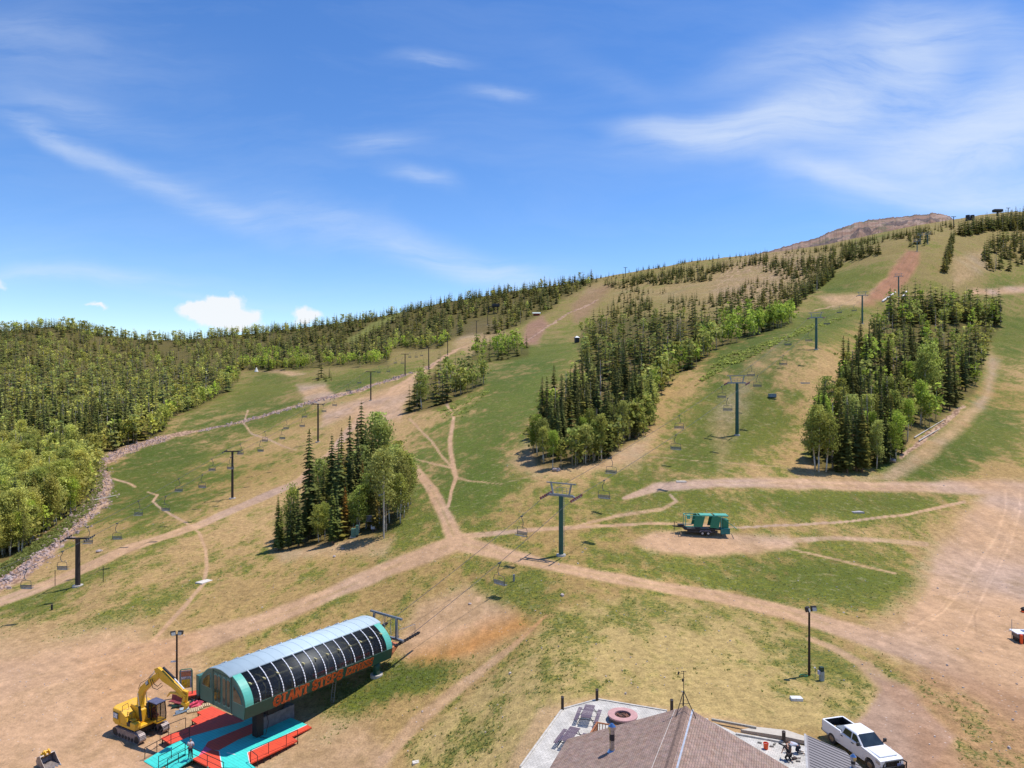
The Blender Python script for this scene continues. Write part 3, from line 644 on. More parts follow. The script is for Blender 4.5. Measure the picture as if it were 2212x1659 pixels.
def scatter(pts, n, mixf, zone, hf, pw=0.0, seed=1, excl=()):
    r = random.Random(seed); xs = [p[0] for p in pts]; yv = [p[1] for p in pts]; A = np.array(pts)
    k = 0; tries = 0
    while k < n and tries < n*60:
        tries += 1
        u = r.uniform(max(min(xs), -60), min(max(xs), 2270)); v = r.uniform(min(yv), max(yv))
        if not inpoly(np.array([u]), np.array([v]), pts)[0]: continue
        if any(inpoly(np.array([u]), np.array([v]), e)[0] for e in excl): continue
        p = at(u, v)
        if p is None: continue
        if pw and r.random() > (p.y/900)**pw+.02: continue
        m = mixf(u, v, r)
        if m is None: continue
        kind, t_ = m if isinstance(m, tuple) else (m, None)
        if p.y > 1190: continue
        put(kind, p, hf(kind, p, r), zone, t_ or tint(kind, r)); k += 1
H = {'conifer': (10, 19), 'aspen': (6.5, 11.5), 'snag': (9, 15)}
hgt = lambda kind, p, r: r.uniform(*H[kind])*(.8 if r.random() < .25 else 1)
hup = lambda kind, p, r: r.uniform(*H[kind])*.72
def mixF(u, v, r):
    x = r.random()
    if 200 < u < 480 and float(vnoise(np.array(u*.025), np.array(v*.06), 3)) > .80: return None
    front = v > 1010 and u < 230
    if front: return ('aspen', tint('aspen', r)) if x < .88 else ('conifer' if x < .94 else 'snag')
    lowedge = edge_dist(np.array([u]), np.array([v]), FOREST)[0]
    if u < 560:
        if lowedge < 16 and v > 790: return ('aspen', tint('aspen', r, 'lime' if r.random() < .2 else '')) if x < .62 else 'conifer'
        if v < 735: return 'conifer' if x < .62 else ('aspen' if x < .9 else 'snag')
        return 'conifer' if x < .42 else ('aspen' if x < .86 else 'snag')
    if lowedge < 14 and v > 735: return ('aspen', tint('aspen', r, 'lime' if r.random() < .5 else '')) if x < .55 else 'conifer'
    if u < 700 and v > 760: return ('aspen', tint('aspen', r, 'lime')) if x < .6 else 'conifer'
    return 'conifer' if x < .82 else ('aspen' if x < .93 else 'snag')
GL = [[(742,742),(800,699),(860,671),(888,667),(822,708),(770,742)], [(985,742),(1010,700),(1040,682),(1085,672),(1072,702),(1030,738)], [(395,800),(470,790),(470,800),(400,808)]]
openF = [(870,735),(900,690),(1020,640),(1110,620),(1180,630),(1150,660),(1060,680),(1000,710)]
scatter(FOREST, 3700, mixF, 'F', hgt, .9, 11, GL)
scatter([(-60,1215),(0,1212),(49,1190),(102,1146),(159,1108),(190,1070),(208,1015),(160,985),(60,985),(-60,985)], 300, mixF, 'FF', lambda k, p, r: r.uniform(8.5, 13.5), 0, 12)
scatter([(-60,990),(160,985),(205,990),(307,950),(369,903),(439,870),(515,818),(515,800),(380,800),(100,860),(-60,880)], 430, mixF, 'FM', hgt, 0, 13)
def ridge(u0, u1, n, seed, fc=.75, hr=(9, 17)):
    r = random.Random(seed)
    for i in range(n):
        u = r.uniform(u0, u1); i_ = int(np.searchsorted(Ug, u)); j = int(np.argmin(VG[i_])); y = Yg[j]*r.uniform(.90, 1.0)
        k = 'conifer' if r.random() < fc else ('aspen' if r.random() < .7 else 'snag'); x = (u-CU)/F*y; put(k, Vector((x, y, ground(x, y))), r.uniform(*hr), 'F')
ridge(-40, 620, 430, 81, .6); ridge(600, 1290, 420, 82, .9, (8, 15)); ridge(1290, 1660, 120, 83, 1, (4, 9))
# a bright fringe of young aspens along the open edge
def fringe(line, n, zone, seed, kind='aspen', lime=.6, hr=(6, 9.5), jit=7):
    r = random.Random(seed)
    for i in range(n):
        t = r.random()*(len(line)-1); k = int(t); f = t-k
        u = line[k][0]*(1-f)+line[k+1][0]*f+r.uniform(-jit, jit); v = line[k][1]*(1-f)+line[k+1][1]*f-r.uniform(0, jit)
        put(kind, at(u, v), r.uniform(*hr), zone, tint(kind, r, 'lime' if r.random() < lime else ''))
fringe([(205,988),(255,970),(307,950),(351,935),(369,903),(419,883),(439,871),(492,844),(515,818)], 60, 'FM', 21, lime=.25)
fringe([(518,798),(594,800),(673,795)], 60, 'FU', 22, hr=(7, 11)); fringe([(0,1214),(49,1190),(102,1146),(159,1109),(190,1070),(210,1018)], 34, 'FF', 23, lime=.3, hr=(6, 10))
fringe([(700,790),(770,791),(837,785)], 26, 'FU', 24); fringe([(846,755),(954,750),(969,736)], 26, 'FU', 25)
# the same wood carries on past the left edge of the picture, and thin firs past the right
r_ = random.Random(88); n0 = len(TREES)
for i in range(1500):
    u = r_.uniform(-620, -58); v = r_.uniform(705, 1235)
    p = at(u, v)
    if p is None or p.y > 1190 or r_.random() > (p.y/700)**.9+.12: continue
    k = 'aspen' if (v > 1000 and r_.random() < .85) or r_.random() < .45 else 'conifer'; put(k, p, hgt(k, p, r_), 'F')
for i in range(90):
    u = r_.uniform(2240, 2700); p = at(u, r_.uniform(480, 640))
    if p is not None: put('conifer', p, r_.uniform(8, 16), 'F')
for t in TREES[n0:]: t['px'] *= .001; t['off'] = True
# clump 3, the long band in the middle
def mix3(u, v, r):
    d = edge_dist(np.array([u]), np.array([v]), CL3)[0]; x = r.random()
    if u > 1545: return ('aspen', tint('aspen', r, 'lime')) if x < .62 else 'conifer'
    if d < 18 and v > 700: return ('aspen', tint('aspen', r, 'lime' if r.random() < .25 else '')) if x < .72 else 'conifer'
    return 'conifer' if x < .80 else ('aspen' if x < .92 else 'snag')
scatter(CL3, 470, mix3, 'C3', lambda k, p, r: r.uniform(*{'conifer': (9, 15.5), 'aspen': (7, 11), 'snag': (8, 14)}[k]), .25, 31)
fringe([(1620,730),(1660,718),(1712,700)], 26, 'C3', 32, lime=1, hr=(9, 12)); fringe([(1210,1014),(1300,998),(1345,963),(1385,942),(1412,913)], 30, 'C3', 33, lime=.1, hr=(5, 9))
fringe([(1400,878),(1425,850),(1455,810),(1500,793),(1545,753)], 30, 'C3', 34, lime=.3, hr=(8, 11))
def mix4(u, v, r):
    x = r.random(); d = edge_dist(np.array([u]), np.array([v]), CL4)[0]
    if d < 12 and u > 1930 and v > 900: return ('aspen', tint('aspen', r, 'lime')) if x < .7 else 'conifer'
    return 'conifer' if x < .58 else (('aspen', tint('aspen', r, 'lime' if r.random() < .35 else '')) if x < .90 else 'snag')
scatter(CL4, 330, mix4, 'C4', lambda k, p, r: r.uniform(*{'conifer': (10, 17.5), 'aspen': (8, 13), 'snag': (9, 15)}[k]), .2, 41)
scatter([(1930,668),(2160,662),(2162,705),(1900,710)], 95, mix4, 'C4', lambda k, p, r: r.uniform(12, 20) if k == 'conifer' else r.uniform(9, 14), 0, 42)
for (u, v, vt, k) in [(1759,1016,880,'aspen'),(1770,1020,872,'aspen'),(1786,1020,890,'aspen'),(1830,1022,872,'conifer'),(1812,1020,885,'conifer'),(1862,1020,872,'conifer'),(1850,1018,862,'conifer'),(1893,1012,905,'aspen'),(1915,1000,900,'conifer'),(2008,890,735,'aspen'),(1998,892,760,'aspen'),(1948,980,890,'conifer')]:
    p = at(u, v); put(k, p, (v-vt)/ppd(p.y), 'C4')
scatter(CL2, 46, lambda u, v, r: 'conifer' if r.random() < .66 else ('snag' if r.random() < .45 else 'aspen'), 'C2', lambda k, p, r: r.uniform(8, 15.5), 0, 51)
fringe([(985,860),(1012,848),(1045,831)], 12, 'C2', 52, lime=.4, hr=(8, 11)); put('conifer', at(884, 890), 10.5, 'C2')
scatter(CL2b, 46, lambda u, v, r: 'conifer' if r.random() < .5 else ('aspen', tint('aspen', r, 'lime')), 'C2b', lambda k, p, r: r.uniform(8, 14), 0, 53)
# clump 1 by the road fork, placed tree by tree: (kind, u, base v, top v, tint)
RUST = (2.6, 1.15, .8)
for (k, u, vb, vt, tn) in [
  ('conifer',601,1189,1068,(1.3,1.3,1)),('conifer',608,1184,1092,None),('conifer',624,1187,1078,None),('conifer',645,1182,1050,(.8,.85,.8)),('conifer',634,1176,1062,None),
  ('conifer',668,1160,925,(.95,.95,.9)),('conifer',676,1150,1010,None),('conifer',660,1166,1060,None),('conifer',690,1158,1040,None),('conifer',718,1176,1042,(1.05,1.12,.85)),('conifer',728,1168,1060,None),
  ('conifer',700,1150,1000,None),('conifer',717,1128,934,(.75,.8,.8)),('conifer',724,1134,990,None),('conifer',733,1140,946,None),('conifer',738,1110,922,None),('conifer',745,1146,1020,None),
  ('conifer',745,1158,1046,RUST),('conifer',752,1120,960,None),('conifer',756,1100,896,(.8,.85,.8)),('conifer',771,1092,902,None),('conifer',781,1086,862,(.85,.85,.8)),('conifer',790,1090,912,None),
  ('conifer',783,1108,992,(2.0,.9,.7)),('conifer',774,1116,930,None),('conifer',806,1092,935,None),('conifer',762,1130,985,None),('conifer',800,1140,1010,(1.5,1.1,.9)),('conifer',812,1146,1042,(1.6,1.1,.9)),('conifer',735,1165,1085,None),
  ('aspen',812,1070,888,None),('aspen',822,1076,905,None),('aspen',840,1085,960,None),('aspen',829,1158,966,(1.05,1,1.1)),('aspen',848,1100,958,None),('aspen',868,1108,965,None),('aspen',880,1102,978,None),
  ('aspen',858,1120,985,None),('aspen',874,1118,1000,None),('aspen',790,1142,1020,(.8,.9,.8)),('aspen',775,1150,1046,(.85,.95,.8)),('aspen',764,1146,1062,None),('aspen',840,1130,1010,(1.0,.95,.95)),('aspen',818,1132,990,(1.0,.95,.95)),
  ('aspen',688,1172,1088,None),('aspen',692,1168,1096,None),('aspen',702,1166,1080,None),('aspen',628,1160,1040,None),('aspen',712,1150,1068,None),('aspen',800,1120,985,None),('aspen',886,1090,992,None),('aspen',852,1088,950,None),('aspen',780,1100,960,None),
  ('aspen',708,1110,985,None),('aspen',690,1130,990,None),('aspen',866,1130,1020,None),('snag',834,1150,1075,None)]:
    p = at(u, vb); put(k, p, (vb-vt)/ppd(p.y), 'C1', tn)
# small firs on the upper slopes
def sm(pts, n, seed, kinds='conifer', hr=(4, 9), zone='U'): scatter(pts, n, (lambda u, v, r: 'conifer' if r.random() < .93 else 'snag'), zone, lambda k, p, r: r.uniform(*hr), 0, seed)
sm([(1620,560),(1700,566),(1770,560),(1850,535),(1900,545),(1905,552),(1840,566),(1790,590),(1700,600),(1640,590)], 230, 61, hr=(8, 14))
sm([(1690,660),(1740,640),(1770,615),(1815,585),(1790,570),(1700,600),(1640,610),(1550,650),(1560,680),(1620,690)], 230, 62, hr=(5, 11))
sm([(1720,670),(1750,640),(1800,600),(1815,570),(1790,580),(1740,620),(1700,665)], 110, 63, hr=(8, 12))
sm([(1952,538),(1960,515),(2010,508),(2020,525),(1990,535)], 34, 64, hr=(6, 10)); sm([(2035,590),(2050,520),(2065,505),(2060,540),(2045,592)], 60, 65, hr=(6, 11))
sm([(2065,505),(2100,500),(2212,470),(2230,468),(2230,500),(2150,500),(2080,512)], 260, 66, hr=(8, 19)); sm([(2120,555),(2150,520),(2230,490),(2230,560),(2180,590),(2130,590)], 120, 67, hr=(7, 17))
sm([(1290,616),(1330,612),(1420,590),(1530,580),(1600,570),(1660,558),(1650,570),(1560,590),(1440,606),(1340,625)], 300, 68, hr=(7, 13))
sm([(1390,612),(1530,600),(1540,608),(1400,618)], 90, 69, hr=(6, 12)); sm([(1330,650),(1360,640),(1400,650),(1420,668),(1350,690),(1300,690)], 80, 70, hr=(7, 13))
sm([(1440,655),(1560,640),(1640,600),(1640,620),(1560,665),(1450,680)], 80, 71, hr=(5, 10)); sm([(1690,545),(1760,540),(1900,515),(2000,500),(1990,508),(1850,535),(1700,556)], 170, 72, hr=(5, 9))
sm([(1420,640),(1330,640),(1360,620),(1460,626)], 26, 73, hr=(5, 10)); sm([(1960,500),(2050,482),(2060,495),(1985,515)], 40, 74, hr=(5, 9)); sm([(2050,490),(2212,465),(2212,470),(2060,500)], 30, 75)
for (u, v, h) in [(688,822,7.5),(700,820,6),(712,816,8),(704,824,6),(716,822,5),(694,816,15)]: put('conifer', at(u, v), h, 'FU')
for (u, v, h) in [(232,1017,3.2),(216,1008,2.4)]: put('conifer', at(u, v), h, 'CR')
# thin out candidates that fall on lift towers or the open strip below them
TREES.sort(key=lambda t: -t['px'])
ZN = {'F': 'the left hillside forest', 'FF': 'the left edge aspen wood', 'FM': 'the forest beside the creek', 'FU': 'the upper meadow wood', 'C1': 'the road fork grove',
      'C2': 'the small midslope grove', 'C2b': 'the thin midslope strip', 'C3': 'the long central band', 'C4': 'the right hand wood', 'U': 'the upper mountainside', 'CR': 'the creek bank'}
ZR = {}
for t in TREES:
    u = CU+F*t['p'].x/t['p'].y; v = CV-F*t['p'].z/t['p'].y; t['u'] = u; t['v'] = v
    if t.get('off'): continue
    z = ZR.setdefault(t['zone'], [1e9, -1e9, 1e9, -1e9]); z[0] = min(z[0], u); z[1] = max(z[1], u); z[2] = min(z[2], v); z[3] = max(z[3], v)
def tree_label(t):
    k = {'conifer': 'spruce', 'aspen': 'aspen', 'snag': 'snag'}[t['kind']]
    r_, g_, _ = t['tint'] if len(t['tint']) == 3 else t['tint'][:3]
    if t['kind'] == 'conifer': c = 'rust brown' if r_/g_ > 2 else ('brownish' if r_/g_ > 1.24 else ('dark green' if g_ < .95 else ('deep green' if g_ < 1.15 else 'olive green')))
    elif t['kind'] == 'aspen': c = 'lime green' if g_/r_ > 1.2 else ('yellow green' if r_/g_ > 1.1 else 'pale green')
    else: c = 'bare grey' if g_ < .9 else 'bleached'
    s_ = 'small' if t['h'] < 7 else ('slender' if t['h'] < 10 else ('mid-height' if t['h'] < 13 else 'tall'))
    z = ZR[t['zone']]; a = (t['u']-z[0])/(z[1]-z[0]+1); b_ = (t['v']-z[2])/(z[3]-z[2]+1)
    nh = 6 if t['zone'] not in ('C1', 'FF') else 5
    side = ['far left', 'left', 'centre left', 'centre right', 'right', 'far right'][int(a*5.99)]
    row = ['top', 'upper', 'middle', 'lower', 'bottom'][int(b_*4.99)]
    return f"{s_} {c} {k}, {row} {side} of {ZN[t['zone']]}"
GRP = {'conifer': 'spruces on the mountainside', 'aspen': 'aspens on the mountainside', 'snag': 'dead standing trees on the mountainside'}
CAT = {'conifer': 'conifer', 'aspen': 'aspen', 'snag': 'dead tree'}; NM = {'conifer': 'spruce_tree', 'aspen': 'aspen_tree', 'snag': 'dead_tree'}
cnt = {'conifer': 0, 'aspen': 0, 'snag': 0}; rest = {'conifer': [], 'aspen': [], 'snag': []}
PARTED = 58
rr = random.Random(99)
for t in TREES:
    k = t['kind']
    if cnt[k] >= 300 or t.get('off'): rest[k].append(t); continue
    cnt[k] += 1
    vi = rr.randrange(len(TREEV[k, 0])); lod = 0 if t['px'] > 30 else 1
    crown, trunk, whole = TREEV[k, lod][vi]
    loc = t['p']-Vector((0, 0, .25)); sc = t['h']; wv = rr.uniform(.85, 1.15)
    lab = tree_label(t)
    if t['px'] > PARTED and k != 'snag':
        e = empty(NM[k], loc, rr.random()*6.28, lab, CAT[k], GRP[k]); e.scale = (sc*wv, sc*wv, sc)
        a_ = bpy.data.objects.new('crown' if k != 'snag' else 'branches', crown); b_ = bpy.data.objects.new('trunk', trunk)
        for o in (a_, b_): COL.objects.link(o); o.parent = e
        a_.color = (*t['tint'], 1)
    else:
        o = bpy.data.objects.new(NM[k], whole); COL.objects.link(o); o.location = loc; o.rotation_euler = (0, 0, rr.random()*6.28); o.scale = (sc*wv, sc*wv, sc)
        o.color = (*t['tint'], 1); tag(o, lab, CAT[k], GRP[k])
for k, L_ in rest.items():
    if not L_: continue
    Vs = []; Fs = []; Ss = []; Mi = []; off = 0
    for t in L_:
        V, Fc, Sh, tr = LOW[k][rr.randrange(len(LOW[k]))]
        a = rr.random()*6.28; c, s_ = math.cos(a), math.sin(a); h = t['h']; wv = h*rr.uniform(.85, 1.2)
        vv = np.concatenate([V, np.array(tr.v, np.float32)]); x = (vv[:, 0]*c-vv[:, 1]*s_)*wv+t['p'].x; y = (vv[:, 0]*s_+vv[:, 1]*c)*wv+t['p'].y; z = vv[:, 2]*h+t['p'].z-.3
        Vs.append(np.stack([x, y, z], -1)); Fs += [tuple(i+off for i in f) for f in Fc]+[tuple(i+off+len(V) for i in f) for f in tr.f]
        off += len(vv); tn = np.array(t['tint'], np.float32); Ss.append(np.concatenate([Sh[:, None]*tn[None, :], np.ones((len(tr.f), 3))])); Mi += [0]*len(Fc)+[1]*len(tr.f)
    me2 = mesh_from('distant_'+NM[k]+'s', np.concatenate(Vs), Fs, None, [LM[k], BARK[k]], Mi, np.concatenate(Ss))
    o = bpy.data.objects.new({'conifer': 'distant_spruce_forest', 'aspen': 'distant_aspen_wood', 'snag': 'distant_dead_trees'}[k], me2); COL.objects.link(o)
    tag(o, {'conifer': 'dark green spruces massed on the far hillsides and ridgeline', 'aspen': 'yellow green aspens massed on the far hillsides', 'snag': 'grey dead trees among the far forest'}[k], 'forest', kind='stuff')
print('TREES', len(TREES), cnt, {k: len(v) for k, v in rest.items()}, [t['px'] for t in TREES[::300]])
# ================================================================== LIFT STATION
GREEN = mat('station_green', srgb(72,112,104), .45, var=.10, scale=1.2, dirt=(.10,.12,.10), dirtamt=.3)
DKGREEN = mat('dark_green_paint', (.018,.085,.060), .4, var=.15)
TEALB = mat('light_teal_paint', (.10,.42,.33), .4, var=.08)
ROOFM = mat('roof_metal', (.46,.56,.60), .5, .0, var=.05, scale=.8)
SILV = mat('silver_trim', (.82,.82,.84), .35, .1, var=.08)
DARK = mat('dark_steel', (.030,.030,.034), .5, .3, var=.3)
STEEL = mat('galvanised_steel', (.26,.28,.31), .45, .5, var=.25, scale=8)
BLACK = mat('black_rubber', (.016,.016,.017), .7, var=.3)
CONC = mat('concrete', (.46,.42,.37), .9, var=.2, scale=5, bump=.3)
ORANGE = mat('orange_paint', (.66,.13,.03), .5, var=.12)
YBEAM = mat('cream_beam', (.62,.54,.26), .5)
WGL = mat('window_glass', (.055,.060,.045), .08, var=.3, scale=2, spec=.7)
def glassy(name, tintc, refl=.12):
    m = bpy.data.materials.new(name); m.use_nodes = True; nt = m.node_tree
    for n in list(nt.nodes): nt.nodes.remove(n)
    o = nt.nodes.new('ShaderNodeOutputMaterial'); t = nt.nodes.new('ShaderNodeBsdfTransparent'); t.inputs[0].default_value = (*tintc, 1)
    g = nt.nodes.new('ShaderNodeBsdfGlossy'); g.inputs['Roughness'].default_value = .5; g.inputs['Color'].default_value = (.8,.85,.9,1)
    nz = nt.nodes.new('ShaderNodeTexNoise'); nz.inputs['Scale'].default_value = 1.3; mr = nt.nodes.new('ShaderNodeMapRange'); mr.inputs['To Min'].default_value = refl*.6; mr.inputs['To Max'].default_value = refl*1.5
    nt.links.new(nz.outputs['Fac'], mr.inputs['Value']); mx = nt.nodes.new('ShaderNodeMixShader'); nt.links.new(mr.outputs[0], mx.inputs[0])
    nt.links.new(t.outputs[0], mx.inputs[1]); nt.links.new(g.outputs[0], mx.inputs[2]); nt.links.new(mx.outputs[0], o.inputs[0]); MATS[name] = m; return m
TINT = glassy('tinted_glazing', (.55,.56,.57), .035)
Ls = 18.4
st = empty('lift_station', (-24.6, 64.9, -31), math.atan2(.80, .598), 'long green barrel roofed chairlift terminal raised above the red and teal deck', 'lift station')
def hs_(s_): x = min(abs((s_-3.85)/3.95), 1); return 1.2+2.72*(1-x**1.9)**(1/1.9)
def sweep(ys_, x0, x1, th, name, m, nx=1):
    """curved shell following the barrel section between the given across-positions"""
    rings = []
    for k in range(nx+1):
        x = x0+(x1-x0)*k/nx
        out = [(x, y, hs_(y)) for y in ys_]; inn = [(x, y+(3.85-y)*th/3.95, hs_(y)-th) for y in ys_][::-1]
        rings.append(out+inn)
    return MB().loft(rings).build(name, m, st, smooth=False)
def rng(a, b, n): return [a+(b-a)*i/(n-1) for i in range(n)]
def knee(a, b, n): return [a+(b-a)*(i/(n-1))**1.9 for i in range(n)]
RA = knee(-.10, 2.1, 12); RB = [7.7-y for y in RA][::-1]
roof = sweep(rng(2.05, 5.65, 15), -.25, Ls+.25, .10, 'roof', ROOFM); roof.data.polygons.foreach_set('use_smooth', [True]*len(roof.data.polygons))
mb = MB()
for k in range(17):
    x = .3+k*(Ls-.6)/16; mb.tube([(x, y, hs_(y)+.012) for y in rng(2.06, 5.64, 9)], .016, 4)
mb.build('seam', ROOFM, roof)
for side, ya in (('r', RA), ('l', RB)):
    for x0, x1 in ((0, .85), (Ls-.85, Ls)): sweep(ya, x0, x1, .09, 'end_band', TEALB)
    g_ = sweep(ya, .85, Ls-.85, .012, 'glazing', TINT)
    g_.data.polygons.foreach_set('use_smooth', [True]*len(g_.data.polygons))
    for k in range(13):
        x = 1.55+k*(Ls-3.2)/12
        mb = MB(); mb.tube([(x, y+(-.04 if side == 'r' else .04), hs_(y)+.03) for y in ya], .052, 6); mb.build('glazing_rib', SILV, st, smooth=True)
# skirt: outward leaning side panels with a floor pan
mb = MB()
for sgn, y0 in ((1, 0), (-1, 7.7)):
    q = lambda y: y0+sgn*y
    mb.prism([(q(.10), 0), (q(-.12), 1.2), (q(.0), 1.26), (q(.14), 1.2), (q(.26), .14), (q(.26), 0)], 0, Ls, 'x')
mb.box((Ls/2, 3.85, .07), (Ls-.02, 7.18, .14)); mb.build('skirt', DKGREEN, st)
# front and rear walls
def wall(x, m, name):
    pts = [(.12, .02), (-.04, 1.2)]+[(y, hs_(y)-.10) for y in knee(.02, 3.85, 14)]+[(y, hs_(y)-.10) for y in [7.7-k for k in knee(.02, 3.85, 14)][::-1][1:]]+[(7.74, 1.2), (7.58, .02)]
    return MB().prism(pts, x, x+.12, 'x').build(name, m, st)
fw = wall(-.04, GREEN, 'front_wall'); wall(Ls-.10, DKGREEN, 'rear_wall')
def wpane(poly): 
    f = MB().prism([((sum(p[0] for p in poly)/len(poly))*(-.12)+p[0]*1.12, (sum(p[1] for p in poly)/len(poly))*(-.12)+p[1]*1.12) for p in poly], -.075, -.045, 'x').build('window_frame', mat('green_frame', srgb(110,150,142), .4), st)
    MB().prism(poly, -.10, -.06, 'x').build('pane', WGL, f)
def rrect(a, b, c, d, r=.12): return [(a+r, c), (b-r, c), (b, c+r), (b, d-r), (b-r, d), (a+r, d), (a, d-r), (a, c+r)]
for a, b_ in ((2.35, 2.85), (3.05, 3.55), (3.95, 4.42), (4.55, 5.0)): wpane(rrect(a, b_, .55, 3.05))
wpane([(.35, 1.35), (1.75, 1.35), (1.75, 2.75), (1.3, 2.5), (.7, 2.0)]); wpane([(7.2, 1.55), (5.75, 1.55), (5.75, 2.9), (6.3, 2.65), (6.95, 2.1)])
mb = MB()
for y in (2.1, 5.28): mb.box((-.055, y, (hs_(y)-.2)/2), (.03, .04, hs_(y)-.2))
mb.box((-.052, 3.7, 3.35), (.02, 3.1, .03)); mb.build('panel_joint', DARK, fw)
mb = MB(); mb.box((.3, 7.95, 1.3), (.9, .5, 1.9)); mb.build('side_cabinet', GREEN, st, bevel=.04)
# machinery inside
mb = MB()
for x in rng(1.0, Ls-1, 12): mb.beam((x, .5, 2.9), (x, 7.2, 2.9), .10); mb.beam((x, .45, .3), (x, .5, 2.2), .08); mb.beam((x, .6, 2.2), (x, 1.6, 3.0), .08)
for y in (.9, 2.4, 5.3, 6.8): mb.beam((.6, y, 2.7), (Ls-.6, y, 2.7), .14)
mb.build('inner_frame', YBEAM, st)
mb = MB(); rr2 = random.Random(4)
for k in range(26): mb.box((rr2.uniform(1, Ls-1), rr2.uniform(.6, 2.2), .5+rr2.random()*.5), (rr2.uniform(.3, 1.2), rr2.uniform(.3, .8), rr2.uniform(.3, .9)))
for k in range(30): mb.cyl((1+k*.56, 1.1, 1.9), (1+k*.56, 1.25, 1.9), .22, n=12)
mb.box((Ls/2, 3.9, .9), (Ls-2, 3.0, 1.2)); mb.build('machinery', mat('machinery_grey', (.16,.16,.165), .6, var=.5), st)
mb = MB()
for x0, x1 in ((8, 10.6), (11.2, 13.2), (13.6, 15.6)): mb.box(((x0+x1)/2, .55, 1.3), (x1-x0, .12, .22))
mb.build('red_housing', mat('red_housing', (.55,.05,.02), .5), st)
# letters: slab capitals drawn from strokes
GLY = {
 'G': [[(1,.78),(.85,.95),(.5,1),(.15,.85),(0,.5),(.15,.15),(.5,0),(.85,.08),(1,.25),(1,.48)],[(.55,.48),(1.05,.48)]],
 'I': [[(.5,0),(.5,1)],[(.15,0),(.85,0)],[(.15,1),(.85,1)]],
 'A': [[(.05,0),(.5,1),(.95,0)],[(.22,.36),(.78,.36)],[(-.12,0),(.25,0)],[(.75,0),(1.12,0)]],
 'N': [[(.1,0),(.1,1),(.9,0),(.9,1)],[(-.1,0),(.3,0)],[(-.1,1),(.2,1)],[(.7,1),(1.1,1)]],
 'T': [[(.5,0),(.5,1)],[(0,.8),(0,1),(1,1),(1,.8)],[(.25,0),(.75,0)]],
 'S': [[(.92,.78),(.75,.98),(.3,1),(.05,.8),(.15,.58),(.8,.44),(.97,.22),(.75,.02),(.3,0),(.05,.2)],[(.95,.75),(.95,1)],[(.04,0),(.04,.26)]],
 'E': [[(.15,0),(.15,1)],[(0,0),(1,0),(1,.22)],[(0,1),(.95,1),(.95,.78)],[(.15,.5),(.7,.5)],[(.7,.38),(.7,.62)]],
 'P': [[(.15,0),(.15,1)],[(0,1),(.7,1),(.97,.82),(.97,.62),(.7,.45),(.15,.45)],[(-.05,0),(.42,0)]],
 'X': [[(.05,0),(.95,1)],[(.05,1),(.95,0)],[(-.08,0),(.25,0)],[(.75,0),(1.08,0)],[(-.08,1),(.25,1)],[(.75,1),(1.08,1)]],
 'R': [[(.15,0),(.15,1)],[(0,1),(.7,1),(.95,.85),(.95,.65),(.7,.5),(.15,.5)],[(.5,.5),(.95,0),(1.1,0)],[(-.05,0),(.4,0)]],
 'C': [[(1,.75),(.8,.97),(.4,1),(.1,.8),(0,.5),(.1,.2),(.4,0),(.8,.03),(1,.25)]]}
def letters(mbk, text, x0, x1, h0, h1, f, th, slant=0, depth=.03):
    """f(a, h, out) -> local point; strokes are flat bars facing outwards"""
    n = len(text); wd = (x1-x0)/n; H_ = h1-h0
    for i, ch in enumerate(text):
        if ch == ' ': continue
        for k_, st_ in enumerate(GLY[ch]):
            t_ = th*(1.25 if k_ == 0 else .75)
            for a, b_ in zip(st_[:-1], st_[1:]):
                pa = Vector((x0+(i+.10)*wd+a[0]*wd*.78+slant*a[1]*H_, h0+a[1]*H_)); pb = Vector((x0+(i+.10)*wd+b_[0]*wd*.78+slant*b_[1]*H_, h0+b_[1]*H_))
                d = (pb-pa).normalized(); nn = Vector((-d.y, d.x))*t_/2; e = d*t_*.4
                c4 = [pa-e-nn, pb+e-nn, pb+e+nn, pa-e+nn]
                mbk.hexa([f(p.x, p.y, 0) for p in c4]+[f(p.x, p.y, depth) for p in c4])
fsk = lambda a, h, out: (a, .10-.22*h/1.2-.012-out, h)
mb = MB(); pass
for w_, a_, b_, c_, e_, t_, s_ in (('GIANT', 3.0, 7.1, .16, 1.03, .20, 0), ('STEPS', 7.5, 11.4, .16, 1.03, .20, 0), ('EXPRESS', 11.75, 15.5, .22, .94, .15, .18)):
    mb = MB(); letters(mb, w_, a_, b_, c_, e_, fsk, t_, s_); mb.build('lettering', ORANGE, st)
# supports
gz = lambda lx, ly: ground(-24.6+.598*lx-.80*ly, 64.9+.80*lx+.598*ly)+31
for ly in (.75, 6.6):
    z0 = gz(16.8, ly); c_ = MB().cyl((16.8, ly, z0+.15), (16.8, ly, .05), .40, n=24).build('support_column', DKGREEN, st, smooth=True)
    MB().cyl((16.8, ly, z0-.6), (16.8, ly, z0+.2), .75, .7, 16).build('footing', CONC, c_)
mb = MB(); mb.box((5.3, 3.0, -2.75), (3.8, 1.0, 1.9)); mb.build('pier', mat('grey_pier', (.20,.19,.19), .9, var=.3), st); mb = MB(); mb.box((4.8, 3.0, -.9), (1.3, .9, 1.8)); mb.blob((5.6,3.0,-1.4),(1.0,.5,.5),4); mb.build('drive_unit', DARK, st)
mb = MB(); mb.box((2.6, 1.9, -1.6), (.75, .75, 2.7)); mb.tube([(2.2,1.5,-.2),(1.9,1.2,-1.4),(2.3,1.1,-2.8),(2.9,.7,-3.0)], .03, 5); mb.tube([(2.9,1.3,-.1),(3.1,.9,-1.6),(2.7,.8,-2.6)], .03, 5); mb.cyl((2.6,1.9,-2.9),(2.6,1.9,0),.12); mb.build('cable_duct', BLACK, st)
